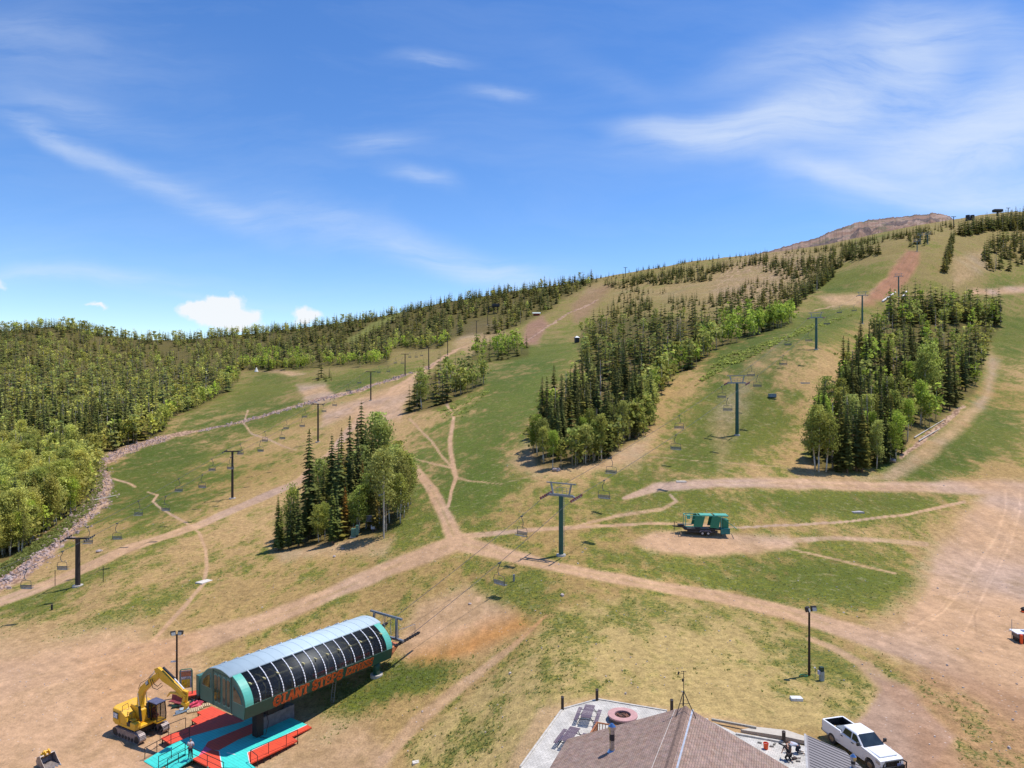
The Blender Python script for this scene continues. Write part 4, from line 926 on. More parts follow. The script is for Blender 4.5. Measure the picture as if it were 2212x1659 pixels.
# rear portal and sheave trains
mb = MB(); mb.beam((Ls+1.5, -.1, 4.0), (Ls+1.5, 5.2, 4.0), .2, .22); mb.beam((Ls+1.4, .7, 4.0), (Ls+1.2, .5, 1.7), .22, .22); mb.beam((Ls+1.4, 4.4, 4.0), (Ls+1.2, 4.6, 1.7), .22, .22)
mb.beam((Ls+1.2, -.6, 1.7), (Ls+1.2, 5.6, 1.7), .28, .24); mb.beam((Ls-.3, 1.2, 1.6), (Ls+2.2, 1.2, 1.6), .16); mb.beam((Ls-.3, 4.2, 1.6), (Ls+2.2, 4.2, 1.6), .16)
mb.tube([(Ls+1.4, 1.6, 3.9), (Ls+1.6, 1.9, 2.9), (Ls+1.3, 1.5, 2.0)], .035, 5); mb.tube([(Ls+1.4, 2.9, 3.9), (Ls+1.7, 3.3, 3.1), (Ls+1.4, 2.6, 2.5), (Ls+1.2, 2.7, 1.8)], .035, 5); mb.beam((Ls+1.4, 2.6, 3.9), (Ls+1.3, 2.6, 1.8), .06)
mb.tube([(Ls+1.2, .2, 1.8), (Ls+1.2, .2, 2.8), (Ls+3.6, -.1, 2.9), (Ls+3.6, -.1, 1.9)], .03, 5); mb.build('portal_frame', STEEL, st)
for y in (-.2, 5.2):
    mb = MB()
    for k in range(9): mb.cyl((Ls+.6+k*.42, y-.06, 1.35+.05*k), (Ls+.6+k*.42, y+.06, 1.35+.05*k), .19, n=12)
    mb.beam((Ls+.3, y, 1.3), (Ls+4.2, y, 1.8), .30, .16); mb.build('sheave_train', DARK, st)
mb = MB(); mb.hexa([(Ls+.05, .1, .2), (Ls+1.1, .3, .75), (Ls+1.1, 1.6, .75), (Ls+.05, 1.9, .2), (Ls+.05, .1, 1.05), (Ls+1.5, .3, 1.15), (Ls+1.5, 1.6, 1.15), (Ls+.05, 1.9, 1.05)]); mb.build('entry_chute', mat('salmon_chute', (.62,.22,.10), .5), st)
mb = MB()
for y in (1.0, 1.45): mb.beam((11.4, y, .1), (11.0, y, gz(11.0, 1.2)+.1), .05)
for k in range(11): mb.beam((11.38-k*.033, 1.0, -.1-k*.26), (11.38-k*.033, 1.45, -.1-k*.26), .035)
mb.build('access_ladder', STEEL, st)
# ================================================================== LOADING DECK
def d2(x, y, z): return onz(302.4+.18066*x, 1501.3+.18066*y, z)
DZ = -34.0
dk = empty('loading_deck', tuple(d2(950, 700, DZ)), 0, 'raised deck painted bright red and turquoise under the green lift terminal', 'deck')
O_ = Vector(dk.location)
TEAL = mat('turquoise_deck_paint', (.055,.62,.53), .65, var=.10, scale=.8, dirt=(.04,.30,.27), dirtscale=1.6, dirtamt=.35); REDP = mat('red_deck_paint', (.72,.075,.03), .65, var=.10, scale=.8, dirt=(.35,.05,.03), dirtscale=1.4, dirtamt=.35)
PINK = mat('pink_deck_paint', (.70,.10,.20), .65, var=.1); WLN = mat('white_line_paint', (.75,.70,.68), .6, var=.1)
def slab(pts, name, m, lift=0, th=.12, z=DZ, parent=dk):
    P3 = [d2(x, y, z)-O_ for x, y in pts]; zz = z-O_.z+lift
    return MB().prism([(p.x, p.y) for p in P3], zz-th, zz, 'z').build(name, m, parent)
for m_, jc in ((TEAL, (.03,.32,.28)), (REDP, (.34,.035,.02))):
    nt = m_.node_tree; b_ = nt.nodes['Principled BSDF']; lk = b_.inputs['Base Color'].links[0]; src = lk.from_socket
    br = nt.nodes.new('ShaderNodeTexBrick'); br.inputs['Scale'].default_value = 1; br.inputs['Brick Width'].default_value = 2.4; br.inputs['Row Height'].default_value = .30; br.inputs['Mortar Size'].default_value = .014; br.inputs['Mortar Smooth'].default_value = .4
    tc_ = nt.nodes.new('ShaderNodeTexCoord'); mp_ = nt.nodes.new('ShaderNodeMapping'); mp_.inputs['Rotation'].default_value = (0, 0, .64); nt.links.new(tc_.outputs['Object'], mp_.inputs[0]); nt.links.new(mp_.outputs[0], br.inputs['Vector'])
    mx_ = nt.nodes.new('ShaderNodeMix'); mx_.data_type = 'RGBA'; nt.links.new(br.outputs['Fac'], mx_.inputs['Factor']); nt.links.new(src, mx_.inputs['A']); mx_.inputs['B'].default_value = (*jc, 1); nt.links.new(mx_.outputs['Result'], b_.inputs['Base Color'])
slab([(250,515),(310,485),(690,345),(615,297),(735,235),(680,205),(860,133),(1250,310),(590,497),(370,590)], 'red_panel', REDP)
slab([(1250,300),(1130,268),(605,490),(370,592),(540,700),(620,768),(700,740),(810,860),(1400,880),(1310,815),(1290,690),(2000,355),(1830,280),(1440,180)], 'turquoise_panel', TEAL, -.006)
slab([(1420,310),(810,560),(780,612),(850,652),(940,662),(1180,530),(1790,265),(1700,215)], 'red_panel', REDP, .004, .01)
slab([(775,614),(862,652),(700,728)], 'pink_panel', PINK, .006, .012)
slab([(630,762),(860,652),(946,672),(985,905),(880,890)], 'red_panel', REDP, .005, .125)
slab([(1290,688),(2000,357),(2052,385),(1812,500),(1885,545),(1325,815)], 'red_panel', REDP, .004)
for a, b_ in (((1285,690),(1312,818)), ((948,672),(984,890)), ((1290,687),(1996,357)), ((1040,690),(1140,716))):
    pa = d2(*a, DZ)-O_; pb = d2(*b_, DZ)-O_; MB().beam(pa+Vector((0,0,.012)), pb+Vector((0,0,.012)), .07, .02).build('white_line', WLN, dk)
g0 = lambda p: ground((O_+p).x, (O_+p).y)-O_.z
# ramp panels slope down to the gravel
def ramp(q, name):
    T = []
    for x, y, k in q:
        p = d2(x, y, DZ)-O_; zg = ground(d2(x, y, -34.6).x, d2(x, y, -34.6).y)-O_.z+.06
        if k: p = d2(x, y, -34.55)-O_; p.z = zg
        T.append(p)
    MB().hexa([p-Vector((0,0,.10)) for p in T]+[p for p in T]).build(name, TEAL, dk)
ramp([(45,790,1),(200,885,1),(540,700,0),(370,592,0)], 'ramp'); ramp([(300,860,1),(420,900,1),(622,768,0),(560,712,0)], 'ramp')
mb = MB()
for (x, y) in [(260,518),(380,588),(620,768),(690,205),(620,300),(540,405),(1325,815),(1400,780),(1480,745),(1560,705),(1640,665),(1750,610),(1880,548),(1815,502),(1900,450),(2045,388),(860,860)]:
    p = d2(x, y, DZ)-O_; MB().beam(p+Vector((0,.12,-.1)), Vector((p.x, p.y+.12, g0(p)-.1)), .09).build('deck_post', DARK, dk)
def rail(pts, name='railing', mid=True, h=1.05, drop=0):
    mb = MB(); T = []
    for (x, y, k) in pts:
        p = d2(x, y, DZ if not k else -34.5)-O_; T.append(p)
        mb.beam(p+Vector((0,0,-drop)), p+Vector((0,0,h)), .045)
    for a, b_ in zip(T[:-1], T[1:]):
        mb.beam(a+Vector((0,0,h)), b_+Vector((0,0,h)), .045)
        if mid: mb.beam(a+Vector((0,0,h*.5)), b_+Vector((0,0,h*.5)), .03)
    mb.build(name, DARK, dk)
rail([(622,768,0),(805,858,0),(1000,950,0)]); rail([(1322,800,0),(1538,702,0),(1750,608,0),(1885,546,0)], mid=False); rail([(1322,800,0),(1404,865,0)], mid=False)
rail([(222,873,1),(375,795,1),(540,702,0)]); rail([(58,768,1),(202,690,1),(370,600,0),(590,512,0)]); rail([(330,905,1),(460,835,1),(605,760,0)]); rail([(545,400,0),(340,480,0),(240,560,0)], mid=False)
# ================================================================== PEOPLE
def skin_obj(name, V, E, R_, m, parent, root=0, sub=1):
    me = bpy.data.meshes.new(name); me.from_pydata(V, E, []); o = bpy.data.objects.new(name, me); COL.objects.link(o); o.parent = parent
    md = o.modifiers.new('skin', 'SKIN'); md.use_smooth_shade = True
    if not me.skin_vertices:
        bm = bmesh.new(); bm.from_mesh(me); bm.verts.layers.skin.verify(); bm.to_mesh(me); bm.free()
    for i, sv in enumerate(me.skin_vertices[0].data): sv.radius = (R_[i], R_[i]); sv.use_root = (i == root)
    s_ = o.modifiers.new('sub', 'SUBSURF'); s_.levels = sub; s_.render_levels = sub
    me.materials.append(m); return o
SKINM = mat('skin', (.48,.25,.16), .6, var=.08, scale=20)
def person(loc, rz, J, label, shirt, pants, hair, shoes, cap=None):
    e = empty('person', loc, rz, label, 'person')
    names = ['pelvis','chest','neck','head','headtop','shL','elL','haL','shR','elR','haR','hipL','knL','anL','toL','hipR','knR','anR','toR']
    rad = dict(pelvis=.135, chest=.145, neck=.055, head=.092, headtop=.075, sh=.062, el=.043, ha=.030, hip=.088, kn=.060, an=.042, to=.040)
    V = [Vector(J[n]) for n in names]; ix = {n: i for i, n in enumerate(names)}; Rr = [rad.get(n, rad.get(n[:2], rad.get(n[:3], .05))) for n in names]
    E = [(0,1),(1,2),(2,3),(3,4),(1,5),(5,6),(6,7),(1,8),(8,9),(9,10),(0,11),(11,12),(12,13),(13,14),(0,15),(15,16),(16,17),(17,18)]
    for sd_ in 'LR':        # palm, four fingers of unequal length and a thumb
        hw = V[ix['ha'+sd_]]; d = (hw-V[ix['el'+sd_]]).normalized(); sdv = d.cross(Vector((0,0,1)) if abs(d.z) < .9 else Vector((1,0,0))).normalized()
        pc = len(V); V.append(hw+d*.07); Rr.append(.030); E.append((ix['ha'+sd_], pc))
        for q, (off, ln) in enumerate(((-.028,.062),(-.010,.074),(.010,.068),(.027,.052))):
            k = len(V); V.append(hw+d*.10+sdv*off); V.append(hw+d*(.10+ln*.5)+sdv*off*1.1+Vector((0,.006,-.006))); V.append(hw+d*(.10+ln)+sdv*off*1.1+Vector((0,.02,-.018))); Rr += [.0095,.0085,.0075]; E += [(pc, k),(k, k+1),(k+1, k+2)]
        k = len(V); V.append(hw+d*.045+sdv*-.042); V.append(hw+d*.085+sdv*-.060); Rr += [.011,.009]; E += [(ix['ha'+sd_], k),(k, k+1)]
    skin_obj('body', [tuple(v) for v in V], E, Rr, SKINM, e)
    lerp = lambda a, b_, t: tuple(Vector(J[a])*(1-t)+Vector(J[b_])*t)
    sv = [J['pelvis'], J['chest'], lerp('chest','neck',.7), J['shL'], lerp('shL','elL',.75), J['shR'], lerp('shR','elR',.75)]
    skin_obj('shirt', sv, [(0,1),(1,2),(1,3),(3,4),(1,5),(5,6)], [.155,.172,.075,.082,.066,.082,.066], shirt, e)
    pv_ = [J['pelvis'], J['hipL'], J['knL'], J['anL'], J['hipR'], J['knR'], J['anR']]
    skin_obj('trousers', pv_, [(0,1),(1,2),(2,3),(0,4),(4,5),(5,6)], [.158,.108,.078,.060,.108,.078,.060], pants, e)
    for sd_ in 'LR':
        a = Vector(J['an'+sd_]); t = Vector(J['to'+sd_]); skin_obj('shoe', [tuple(a), tuple((a+t)/2), tuple(t)], [(0,1),(1,2)], [.052,.056,.048], shoes, e)
    hd = Vector(J['head']); ht = Vector(J['headtop']); up = (ht-hd).normalized(); f = Vector(J.get('face', (0,1,0))).normalized(); sdv = up.cross(f).normalized()
    mb = MB(); mb.blob(hd+up*.055-f*.022, (.088,.094,.075), 3, 12, 8, .03); mb.build('hair' if not cap else 'cap', hair, e, smooth=True)
    mb = MB(); mb.cyl(hd+f*.085, hd+f*.118-up*.012, .013, .010, 6); mb.build('nose', SKINM, e)
    mb = MB()
    for s2 in (-1, 1): mb.blob(hd+f*.083+sdv*.034*s2+up*.022, .011, 1, 6, 5, 0)
    mb.build('eyes', DARK, e); mb = MB(); mb.beam(hd+f*.084-up*.045-sdv*.024, hd+f*.084-up*.045+sdv*.024, .012); mb.build('mouth', mat('lips', (.32,.10,.08), .6), e)
    mb = MB()
    for s2 in (-1, 1): mb.blob(hd+sdv*.094*s2, (.014,.022,.03), 1, 6, 5, 0)
    mb.build('ears', SKINM, e)
    return e
WHT = mat('pale_cotton', (.55,.50,.52), .9, var=.15, scale=14); NAVY = mat('dark_denim', (.022,.028,.05), .9, var=.3, scale=12); BLKC = mat('black_cotton', (.018,.018,.022), .9, var=.4, scale=12); HAIR = mat('brown_hair', (.05,.03,.02), .8); GHAIR = mat('grey_cap_cloth', (.20,.20,.22), .8); SHOE = mat('work_boot', (.12,.09,.06), .8); LTB = mat('light_boot', (.34,.32,.28), .8); GRYC = mat('grey_cotton', (.52,.54,.62), .9, var=.15, scale=12)
stand = dict(pelvis=(0,0,.98), chest=(0,.04,1.30), neck=(0,.06,1.50), head=(0,.10,1.60), headtop=(0,.12,1.70), shL=(-.20,.04,1.42), elL=(-.29,.05,1.14), haL=(-.16,.22,1.02), shR=(.20,.04,1.42), elR=(.30,.04,1.14), haR=(.17,.20,1.02),
    hipL=(-.10,0,.90), knL=(-.12,.03,.50), anL=(-.13,-.02,.10), toL=(-.15,.15,.05), hipR=(.10,0,.90), knR=(.13,.05,.50), anR=(.15,0,.10), toR=(.18,.17,.05), face=(0,1,-.4))
person(tuple(d2(602,760,DZ)+Vector((0,0,.02))), .1, stand, 'person in pale shirt and dark jeans standing on the turquoise deck, seen from behind', WHT, NAVY, GHAIR, SHOE)
PZ = -27.62
kneel = dict(pelvis=(0,0,.52), chest=(0,.20,.88), neck=(0,.33,1.05), head=(0,.42,1.12), headtop=(0,.47,1.21), shL=(-.21,.26,.98), elL=(-.30,.34,.70), haL=(-.28,.50,.42), shR=(.21,.26,.98), elR=(.32,.30,.70), haR=(.36,.40,.40),
    hipL=(-.11,0,.48), knL=(-.14,.30,.10), anL=(-.13,-.12,.09), toL=(-.13,-.30,.05), hipR=(.11,0,.48), knR=(.15,.26,.10), anR=(.15,-.16,.09), toR=(.15,-.34,.05), face=(0,.6,-1))
person(tuple(onz(1704.5,1644,PZ)), .12, kneel, 'person in black shirt and dark trousers kneeling on the pavers', BLKC, BLKC, HAIR, LTB)
crawl = dict(pelvis=(0,0,.56), chest=(0,.40,.68), neck=(0,.60,.74), head=(0,.72,.72), headtop=(0,.80,.78), shL=(-.20,.50,.66), elL=(-.24,.60,.40), haL=(-.22,.72,.12), shR=(.20,.50,.66), elR=(.24,.66,.42), haR=(.20,.86,.16),
    hipL=(-.11,0,.50), knL=(-.15,.06,.10), anL=(-.15,-.36,.10), toL=(-.16,-.52,.06), hipR=(.11,0,.50), knR=(.16,.14,.10), anR=(.16,-.30,.10), toR=(.17,-.46,.06), face=(0,.7,-1))
person(tuple(onz(1724,1627,PZ)), 1.35, crawl, 'person in pale grey shirt on hands and knees beside the black shirted person', GRYC, NAVY, HAIR, LTB)
# ================================================================== EXCAVATOR
CY = mat('yellow_machine_paint', (.80,.43,.025), .4, var=.10, scale=1.5, dirt=(.42,.28,.12), dirtscale=1.5, dirtamt=.4); TRK = mat('track_steel', (.24,.20,.20), .6, .4, var=.4, scale=6, dirt=(.40,.28,.20), dirtscale=3, dirtamt=.6)
ex = empty('excavator', (-36.7, 69.75, ground(-36.7, 69.75)), math.atan2(-.49, .87), 'yellow tracked excavator with raised bent boom beside the lift terminal', 'excavator')
PLATE = mat('track_plate', (.34,.28,.26), .55, .4, var=.35, scale=9)
for y in (-1.25, 1.25):
    prof_ = [(-1.75,.05),(1.7,.05),(2.02,.22),(2.15,.48),(2.02,.76),(1.75,.92),(-1.75,.92),(-2.02,.76),(-2.15,.48),(-2.02,.22)]
    tr_ = MB().prism(prof_, y-.33, y+.33, 'y').build('track', TRK, ex, bevel=.03)
    mb = MB(); n_ = len(prof_)
    for i in range(n_):
        a = Vector((prof_[i][0], 0, prof_[i][1])); b_ = Vector((prof_[(i+1) % n_][0], 0, prof_[(i+1) % n_][1])); L_ = (b_-a).length; k = max(2, int(L_/.19))
        nn = Vector(((b_-a).z, 0, -(b_-a).x)).normalized()
        for q in range(k):
            c = a+(b_-a)*(q+.5)/k+nn*.022; ang = math.atan2((b_-a).z, (b_-a).x)
            mb.box((c.x, y, c.z), (.125, .74, .05), Matrix.Rotation(-ang, 3, 'Y'))
    mb.build('track_plates', PLATE, tr_)
    mb = MB(); [mb.cyl((x, y-.37, .30), (x, y+.37, .30), .17, n=12) for x in rng(-1.5, 1.5, 7)]; [mb.cyl((x, y-.36, .48), (x, y+.36, .48), .33, n=16) for x in (-1.75, 1.75)]; mb.build('rollers', DARK, tr_)
mb = MB(); mb.box((0,0,.75),(1.9,2.0,.35)); mb.cyl((0,0,.8),(0,0,1.12),.62,n=20); mb.build('undercarriage', DARK, ex)
mb = MB()
mb.prism([(-2.45,-1.0),(-2.15,-1.42),(1.15,-1.42),(1.15,1.42),(-2.15,1.42),(-2.45,1.0)], 1.08, 1.32, 'z'); mb.build('platform', CY, ex, bevel=.04)
cw = MB().prism([(-2.75,-.95),(-2.35,-1.46),(-1.25,-1.48),(-1.25,1.48),(-2.35,1.46),(-2.75,.95)], 1.20, 2.62, 'z').build('counterweight', CY, ex, bevel=.12)
MB().prism([(-1.24,1.32),(.55,1.32),(.55,2.55),(.2,2.78),(-1.24,2.84)], -.35, 1.40, 'y').build('engine_hood', CY, ex, bevel=.08)
MB().prism([(-1.24,1.32),(-.10,1.32),(-.35,2.15),(-1.24,2.60)], -1.42, -.37, 'y').build('side_housing', CY, ex, bevel=.06)
mb = MB(); mb.box((.12,-1.10,1.48),(.95,.60,.30)); mb.box((.15,-1.0,1.72),(.6,.4,.2)); mb.build('step_recess', DARK, ex); MB().box((.35,-1.02,1.86),(.55,.45,.06)).build('step', CY, ex)
MB().box((.80,-1.12,1.52),(.82,.62,.50)).build('tool_box', CY, ex, bevel=.05)
mb = MB()
mb.tube([(-.95,-1.3,1.4),(-1.0,-1.3,3.0),(-1.0,-.75,3.1),(-.9,-.7,2.5)], .022, 5); mb.tube([(-.3,-1.25,2.0),(-.25,-1.25,2.6),(.35,-1.2,2.5),(.4,-1.2,1.9)], .022, 5); mb.build('handrail', DARK, ex)
# cab
cb = MB().prism([(.20,1.30),(1.75,1.30),(1.80,1.9),(1.62,3.02),(.30,3.02),(.20,2.0)], .48, 1.40, 'y').build('cab', TINT, ex)
mb = MB()
for y in (.46, 1.42):
    for a, b_ in (((.22,1.3),(.22,2.1)),((.22,2.1),(.32,3.02)),((1.78,1.35),(1.82,1.9)),((1.82,1.9),(1.64,3.02)),((.32,3.0),(1.64,3.0)),((.9,1.32),(.95,3.0))): mb.beam((a[0], y, a[1]), (b_[0], y, b_[1]), .075)
for x, z in ((.32,3.0),(1.64,3.0),(1.80,1.35)): mb.beam((x,.46,z),(x,1.42,z),.075)
mb.box((.18,.95,2.0),(.06,.9,1.5)); mb.build('cab_frame', DARK, cb); MB().box((.98,.94,3.07),(1.5,1.02,.09)).build('cab_roof', mat('slate_roof_panel', (.10,.10,.16), .5), cb, bevel=.03)
MB().box((1.0,.94,1.26),(1.68,1.02,.18)).build('cab_base', CY, cb, bevel=.04)
mb = MB(); mb.box((.75,.94,1.62),(.5,.5,.22)); mb.box((.52,.94,2.0),(.14,.48,.7)); mb.build('seat', mat('red_seat', (.30,.05,.04), .8), cb)
# boom
def thick(path, y0, y1, name, m, parent=ex, bev=.03):
    top = [(p[0], p[1]) for p in path]; low_ = [(p[2], p[3]) for p in path][::-1]
    return MB().prism(top+low_, y0, y1, 'y').build(name, m, parent, bevel=bev)
thick([(-.15,1.5,.45,1.5),(-.30,2.9,.38,3.0),(-.22,3.95,.48,3.85),(.15,4.72,.78,4.35),(1.3,5.62,1.52,4.98),(2.5,6.45,2.62,5.85),(3.1,6.72,3.15,6.3)], -.28, .10, 'boom', CY)
stk = thick([(2.35,6.95,2.55,6.62),(2.9,7.18,3.0,6.3),(3.4,7.05,3.6,6.0),(5.2,6.25,5.0,5.7),(7.15,5.42,7.0,5.08)], -.24, .06, 'stick', CY)
mb = MB()
mb.cyl((.55,-.1,4.75),(1.7,-.1,5.95),.11); mb.build('cylinder_barrel', DARK, ex, smooth=False)
MB().cyl((1.7,-.1,5.95),(2.42,-.1,6.82),.055).build('cylinder_rod', SILV, ex)
MB().cyl((3.6,-.08,7.25),(5.3,-.08,6.55),.12).build('cylinder_barrel', DARK, ex); MB().cyl((5.3,-.08,6.55),(6.7,-.08,5.85),.06).build('cylinder_rod', SILV, ex)
for y in (-.5, .32): MB().cyl((.75,y,1.6),(.45,y,3.0),.12).build('cylinder_barrel', DARK, ex); MB().cyl((.45,y,3.0),(.22,y,4.2),.06).build('cylinder_rod', mat('chrome_rod',(.7,.7,.7),.2,.8), ex)
mb = MB(); mb.tube([(2.2,-.35,6.0),(2.7,-.42,5.6),(3.2,-.42,5.5),(3.7,-.36,5.9)], .03, 5); mb.tube([(1.9,-.33,5.9),(2.6,-.5,5.25),(3.3,-.5,5.25),(3.9,-.36,5.7)], .03, 5); mb.tube([(0,-.33,4.5),(.4,-.34,5.2),(1.4,-.34,5.75),(2.3,-.33,6.5)], .025, 5); mb.build('hoses', BLACK, ex)
mb = MB(); mb.beam((6.6,-.1,5.75),(7.25,-.1,5.7),.3,.12); mb.beam((7.0,-.1,5.3),(6.75,-.1,4.7),.34,.30); mb.beam((7.25,-.1,5.7),(7.15,-.1,4.75),.12,.12); mb.box((6.9,-.1,4.55),(.7,.42,.28)); mb.build('coupler', CY, ex, bevel=.02)
mb = MB(); mb.tube([(6.6,-.1,5.15),(5.6,-.1,5.25),(4.7,-.1,5.1),(4.2,-.1,4.6)], [.16,.15,.11,.05], 8); mb.build('thumb', CY, ex)
for k, y in enumerate((-.28,-.1,.08)): MB().tube([(7.1,y,4.6),(7.05,y,4.2),(6.8,y,3.95)], [.08,.06,.03], 6).build('grapple_tine', CY, ex)
PLQ = mat('dark_plaque', (.06,.055,.06), .5); WLT = mat('white_lettering', (.8,.8,.8), .5)
pq = MB().box((-1.78,-1.50,2.0),(.82,.03,.60)).build('plaque', PLQ, cw); mb = MB(); letters(mb, 'CAT', -2.12, -1.44, 1.80, 2.20, lambda a, h, o: (a, -1.517-o, h), .08); mb.build('lettering', WLT, cw)
pq = MB(); pq.hexa([(1.28,-.285,5.10),(1.66,-.285,5.36),(1.48,-.285,5.72),(1.10,-.285,5.44),(1.28,-.305,5.10),(1.66,-.305,5.36),(1.48,-.305,5.72),(1.10,-.305,5.44)]); pq.build('plaque', PLQ, ex)
mb = MB(); letters(mb, 'CAT', 0, .46, 0, .22, lambda a, h, o: (1.16+a*.80-h*.5+.05, -.31-o, 5.20+a*.57+h*.85), .045, depth=.012); mb.build('lettering', WLT, ex)
# loose digging bucket on the gravel
bk = empty('digging_bucket', tuple(at(103, 1652)), -.5, 'worn yellow digging bucket lying alone on the gravel at lower left', 'excavator bucket')
mb = MB(); sec = [(-.55,.05),(-.70,.45),(-.50,.85),(-.1,1.0),(.0,.94),(-.38,.76),(-.55,.44),(-.42,.14),(.55,.03),(.95,.0),(.95,-.03)]
mb.prism(sec, -.62, .62, 'y'); mb.build('shell', mat('worn_steel', (.30,.25,.23), .5, .4, var=.4, scale=5), bk)
for y in (-.64, .62): MB().prism([(-.55,.05),(-.70,.45),(-.50,.85),(-.1,1.0),(.35,.5),(.95,.0)], y, y+.03, 'y').build('side_plate', mat('worn_steel', (.3,.25,.23)), bk)
mb = MB(); mb.prism([(-.55,.5),(-.6,1.0),(-.25,1.35),(.15,1.15),(.05,.95)], -.22, -.14, 'y'); mb.prism([(-.55,.5),(-.6,1.0),(-.25,1.35),(.15,1.15),(.05,.95)], .14, .22, 'y'); mb.box((-.3,0,.95),(.4,.7,.2)); mb.cyl((-.2,-.3,1.2),(-.2,.3,1.2),.08); mb.build('hinge_ears', CY, bk)
for y in rng(-.55, .55, 5): MB().hexa([(.9,y-.06,-.02),(1.15,y-.03,-.02),(1.15,y+.03,-.02),(.9,y+.06,-.02),(.9,y-.06,.07),(1.15,y-.03,.02),(1.15,y+.03,.02),(.9,y+.06,.07)]).build('tooth', STEEL, bk)
# trail map board
sg = empty('trail_map_board', tuple(at(402, 1510)), .25, 'green framed trail map board with orange and yellow panels behind the excavator boom', 'sign')
FRG = mat('green_board_frame', (.05,.20,.13), .5); Hs = 4.6*.72
mb = MB()
for x in (-.62, .62): mb.beam((x,0,0),(x,0,Hs-.25),.10)
mb.tube([(-.62,0,Hs-.25),(-.5,0,Hs-.05),(.5,0,Hs-.05),(.62,0,Hs-.25)], .055, 8); mb.build('frame', FRG, sg)
MB().box((0,0,Hs-1.15),(1.12,.05,1.9)).build('panel', mat('grey_board', (.45,.46,.48), .6), sg)
for (cx, cz, w_, h_, c, nm) in [(0,Hs-.55,1.0,.55,(.50,.20,.10),'heading_panel'),(0,Hs-.97,1.0,.20,(.72,.72,.72),'notice_panel'),(-.33,Hs-1.6,.28,.9,(.75,.50,.02),'map_strip'),(-.03,Hs-1.6,.28,.9,(.75,.50,.02),'map_strip'),(.27,Hs-1.6,.28,.9,(.70,.48,.05),'map_strip')]:
    MB().box((cx,-.035,cz),(w_,.02,h_)).build(nm, mat('board_%s_%d' % (nm, int(c[0]*100)), c, .6, var=.5, scale=9), sg)
mb = MB(); r5 = random.Random(5)
for k in range(9): mb.box((r5.uniform(-.42,.42),-.055,Hs-.97+r5.choice((-.05,.05))),(r5.uniform(.05,.14),.01,.05))
mb.build('small_print', DARK, sg)
# floodlight poles
def lamp_pole(u, v, top, label, rz, box_=False):
    p = at(u, v); e = empty('floodlight_pole', tuple(p), rz, label, 'light pole', 'floodlight poles'); h = (v-top)/ppd(p.y)
    MB().cyl((0,0,-.2),(0,0,h-.2),.13,.09,10).build('pole', mat('dark_wood_pole', (.055,.032,.02), .9, scale=20), e)
    mb = MB(); mb.beam((-.42,0,h-.28),(.42,0,h-.28),.09); mb.build('crossarm', DARK, e)
    for x, r_ in ((-.36,.5),(.42,-.35)):
        f = MB().box((x,-.12,h),(.50,.34,.44), Matrix.Rotation(r_,3,'Z')@Matrix.Rotation(-.25,3,'X')).build('floodlight', mat('bronze_housing', (.045,.035,.03), .5), e, bevel=.04)
        MB().box((x+math.sin(r_)*.18,-.12-.19,h-.06),(.40,.02,.34), Matrix.Rotation(r_,3,'Z')@Matrix.Rotation(-.25,3,'X')).build('lens', mat('lamp_lens', (.35,.35,.33), .2), f)
    if box_: MB().box((-.35,0,h*.56),(.55,.12,.14)).build('camera_arm', mat('white_plastic', (.75,.75,.75), .4), e)
    return e
lamp_pole(382, 1508, 1366, 'tall floodlight pole with white arm behind the trail map board', .2, True); lamp_pole(1748, 1459, 1314, 'tall floodlight pole standing on the lawn beside the green utility pedestal', .4)
# clutter beside the terminal
def dC(x, y, z): return onz(216+.14064*x, 1425.7+.14064*y, z)
MAR = mat('maroon_vinyl', (.26,.045,.055), .6)
for k, (x, y) in enumerate([(1130,640),(1205,665)]):
    e = empty('loose_lift_seat', tuple(at(216+.14064*x, 1425.7+.14064*(y+55))), -.3, ['maroon lift seat on the grass, the one further left of the pair','maroon lift seat on the grass, the one nearer the terminal'][k], 'lift seat', 'removed maroon lift seats')
    MB().box((0,0,.45),(.85,.5,.10)).build('seat', MAR, e, bevel=.03); MB().box((0,.24,.75),(.85,.09,.55), Matrix.Rotation(-.2,3,'X')).build('backrest', MAR, e, bevel=.03)
    mb = MB()
    for sx_ in (-.4,.4): mb.tube([(sx_,-.25,0),(sx_,-.2,.42),(sx_,.28,.42),(sx_,.3,0)], .025, 5)
    mb.build('frame', STEEL, e)
def simple(name, label, cat, loc, rz, build_, m, group=None, bevel=0):
    mb = MB(); build_(mb); o = mb.build(name, m, None, bevel=bevel); o.location = loc; o.rotation_euler = (0,0,rz); return tag(o, label, cat, group)
simple('steel_channel', 'long dark green steel channel lying beside the lift seats', 'steel beam', tuple(at(216+.14064*1370, 1425.7+.14064*690)), .45, lambda m: (m.box((0,0,.12),(3.4,.35,.05)), m.box((0,-.17,.2),(3.4,.04,.2)), m.box((0,.17,.2),(3.4,.04,.2))), mat('dull_green_steel', (.03,.14,.12), .5))
simple('cable_coil', 'coil of blue black cable beside the green steel channel', 'cable coil', tuple(at(216+.14064*1365, 1425.7+.14064*650)), 0, lambda m: [m.tube([(math.cos(a)*r_, math.sin(a)*r_*.9, .08+.05*k) for a in rng(0, 6.28, 14)], .035, 5) for k, r_ in enumerate((.55,.5,.45))], mat('blue_black_hose', (.03,.05,.09), .5))
simple('metal_scrap', 'crumpled grey blue metal sheet on the grass by the deck corner', 'scrap metal', tuple(at(216+.14064*1265, 1425.7+.14064*800)), .5, lambda m: (m.box((0,0,.1),(1.3,.6,.06), Matrix.Rotation(.15,3,'X')), m.box((.2,.2,.25),(.9,.3,.06), Matrix.Rotation(.5,3,'X')), m.tube([(-.9,-.5,.05),(0,-.35,.12),(.7,-.1,.3)], .05, 5)), mat('blue_grey_metal', (.25,.32,.38), .4, .5))
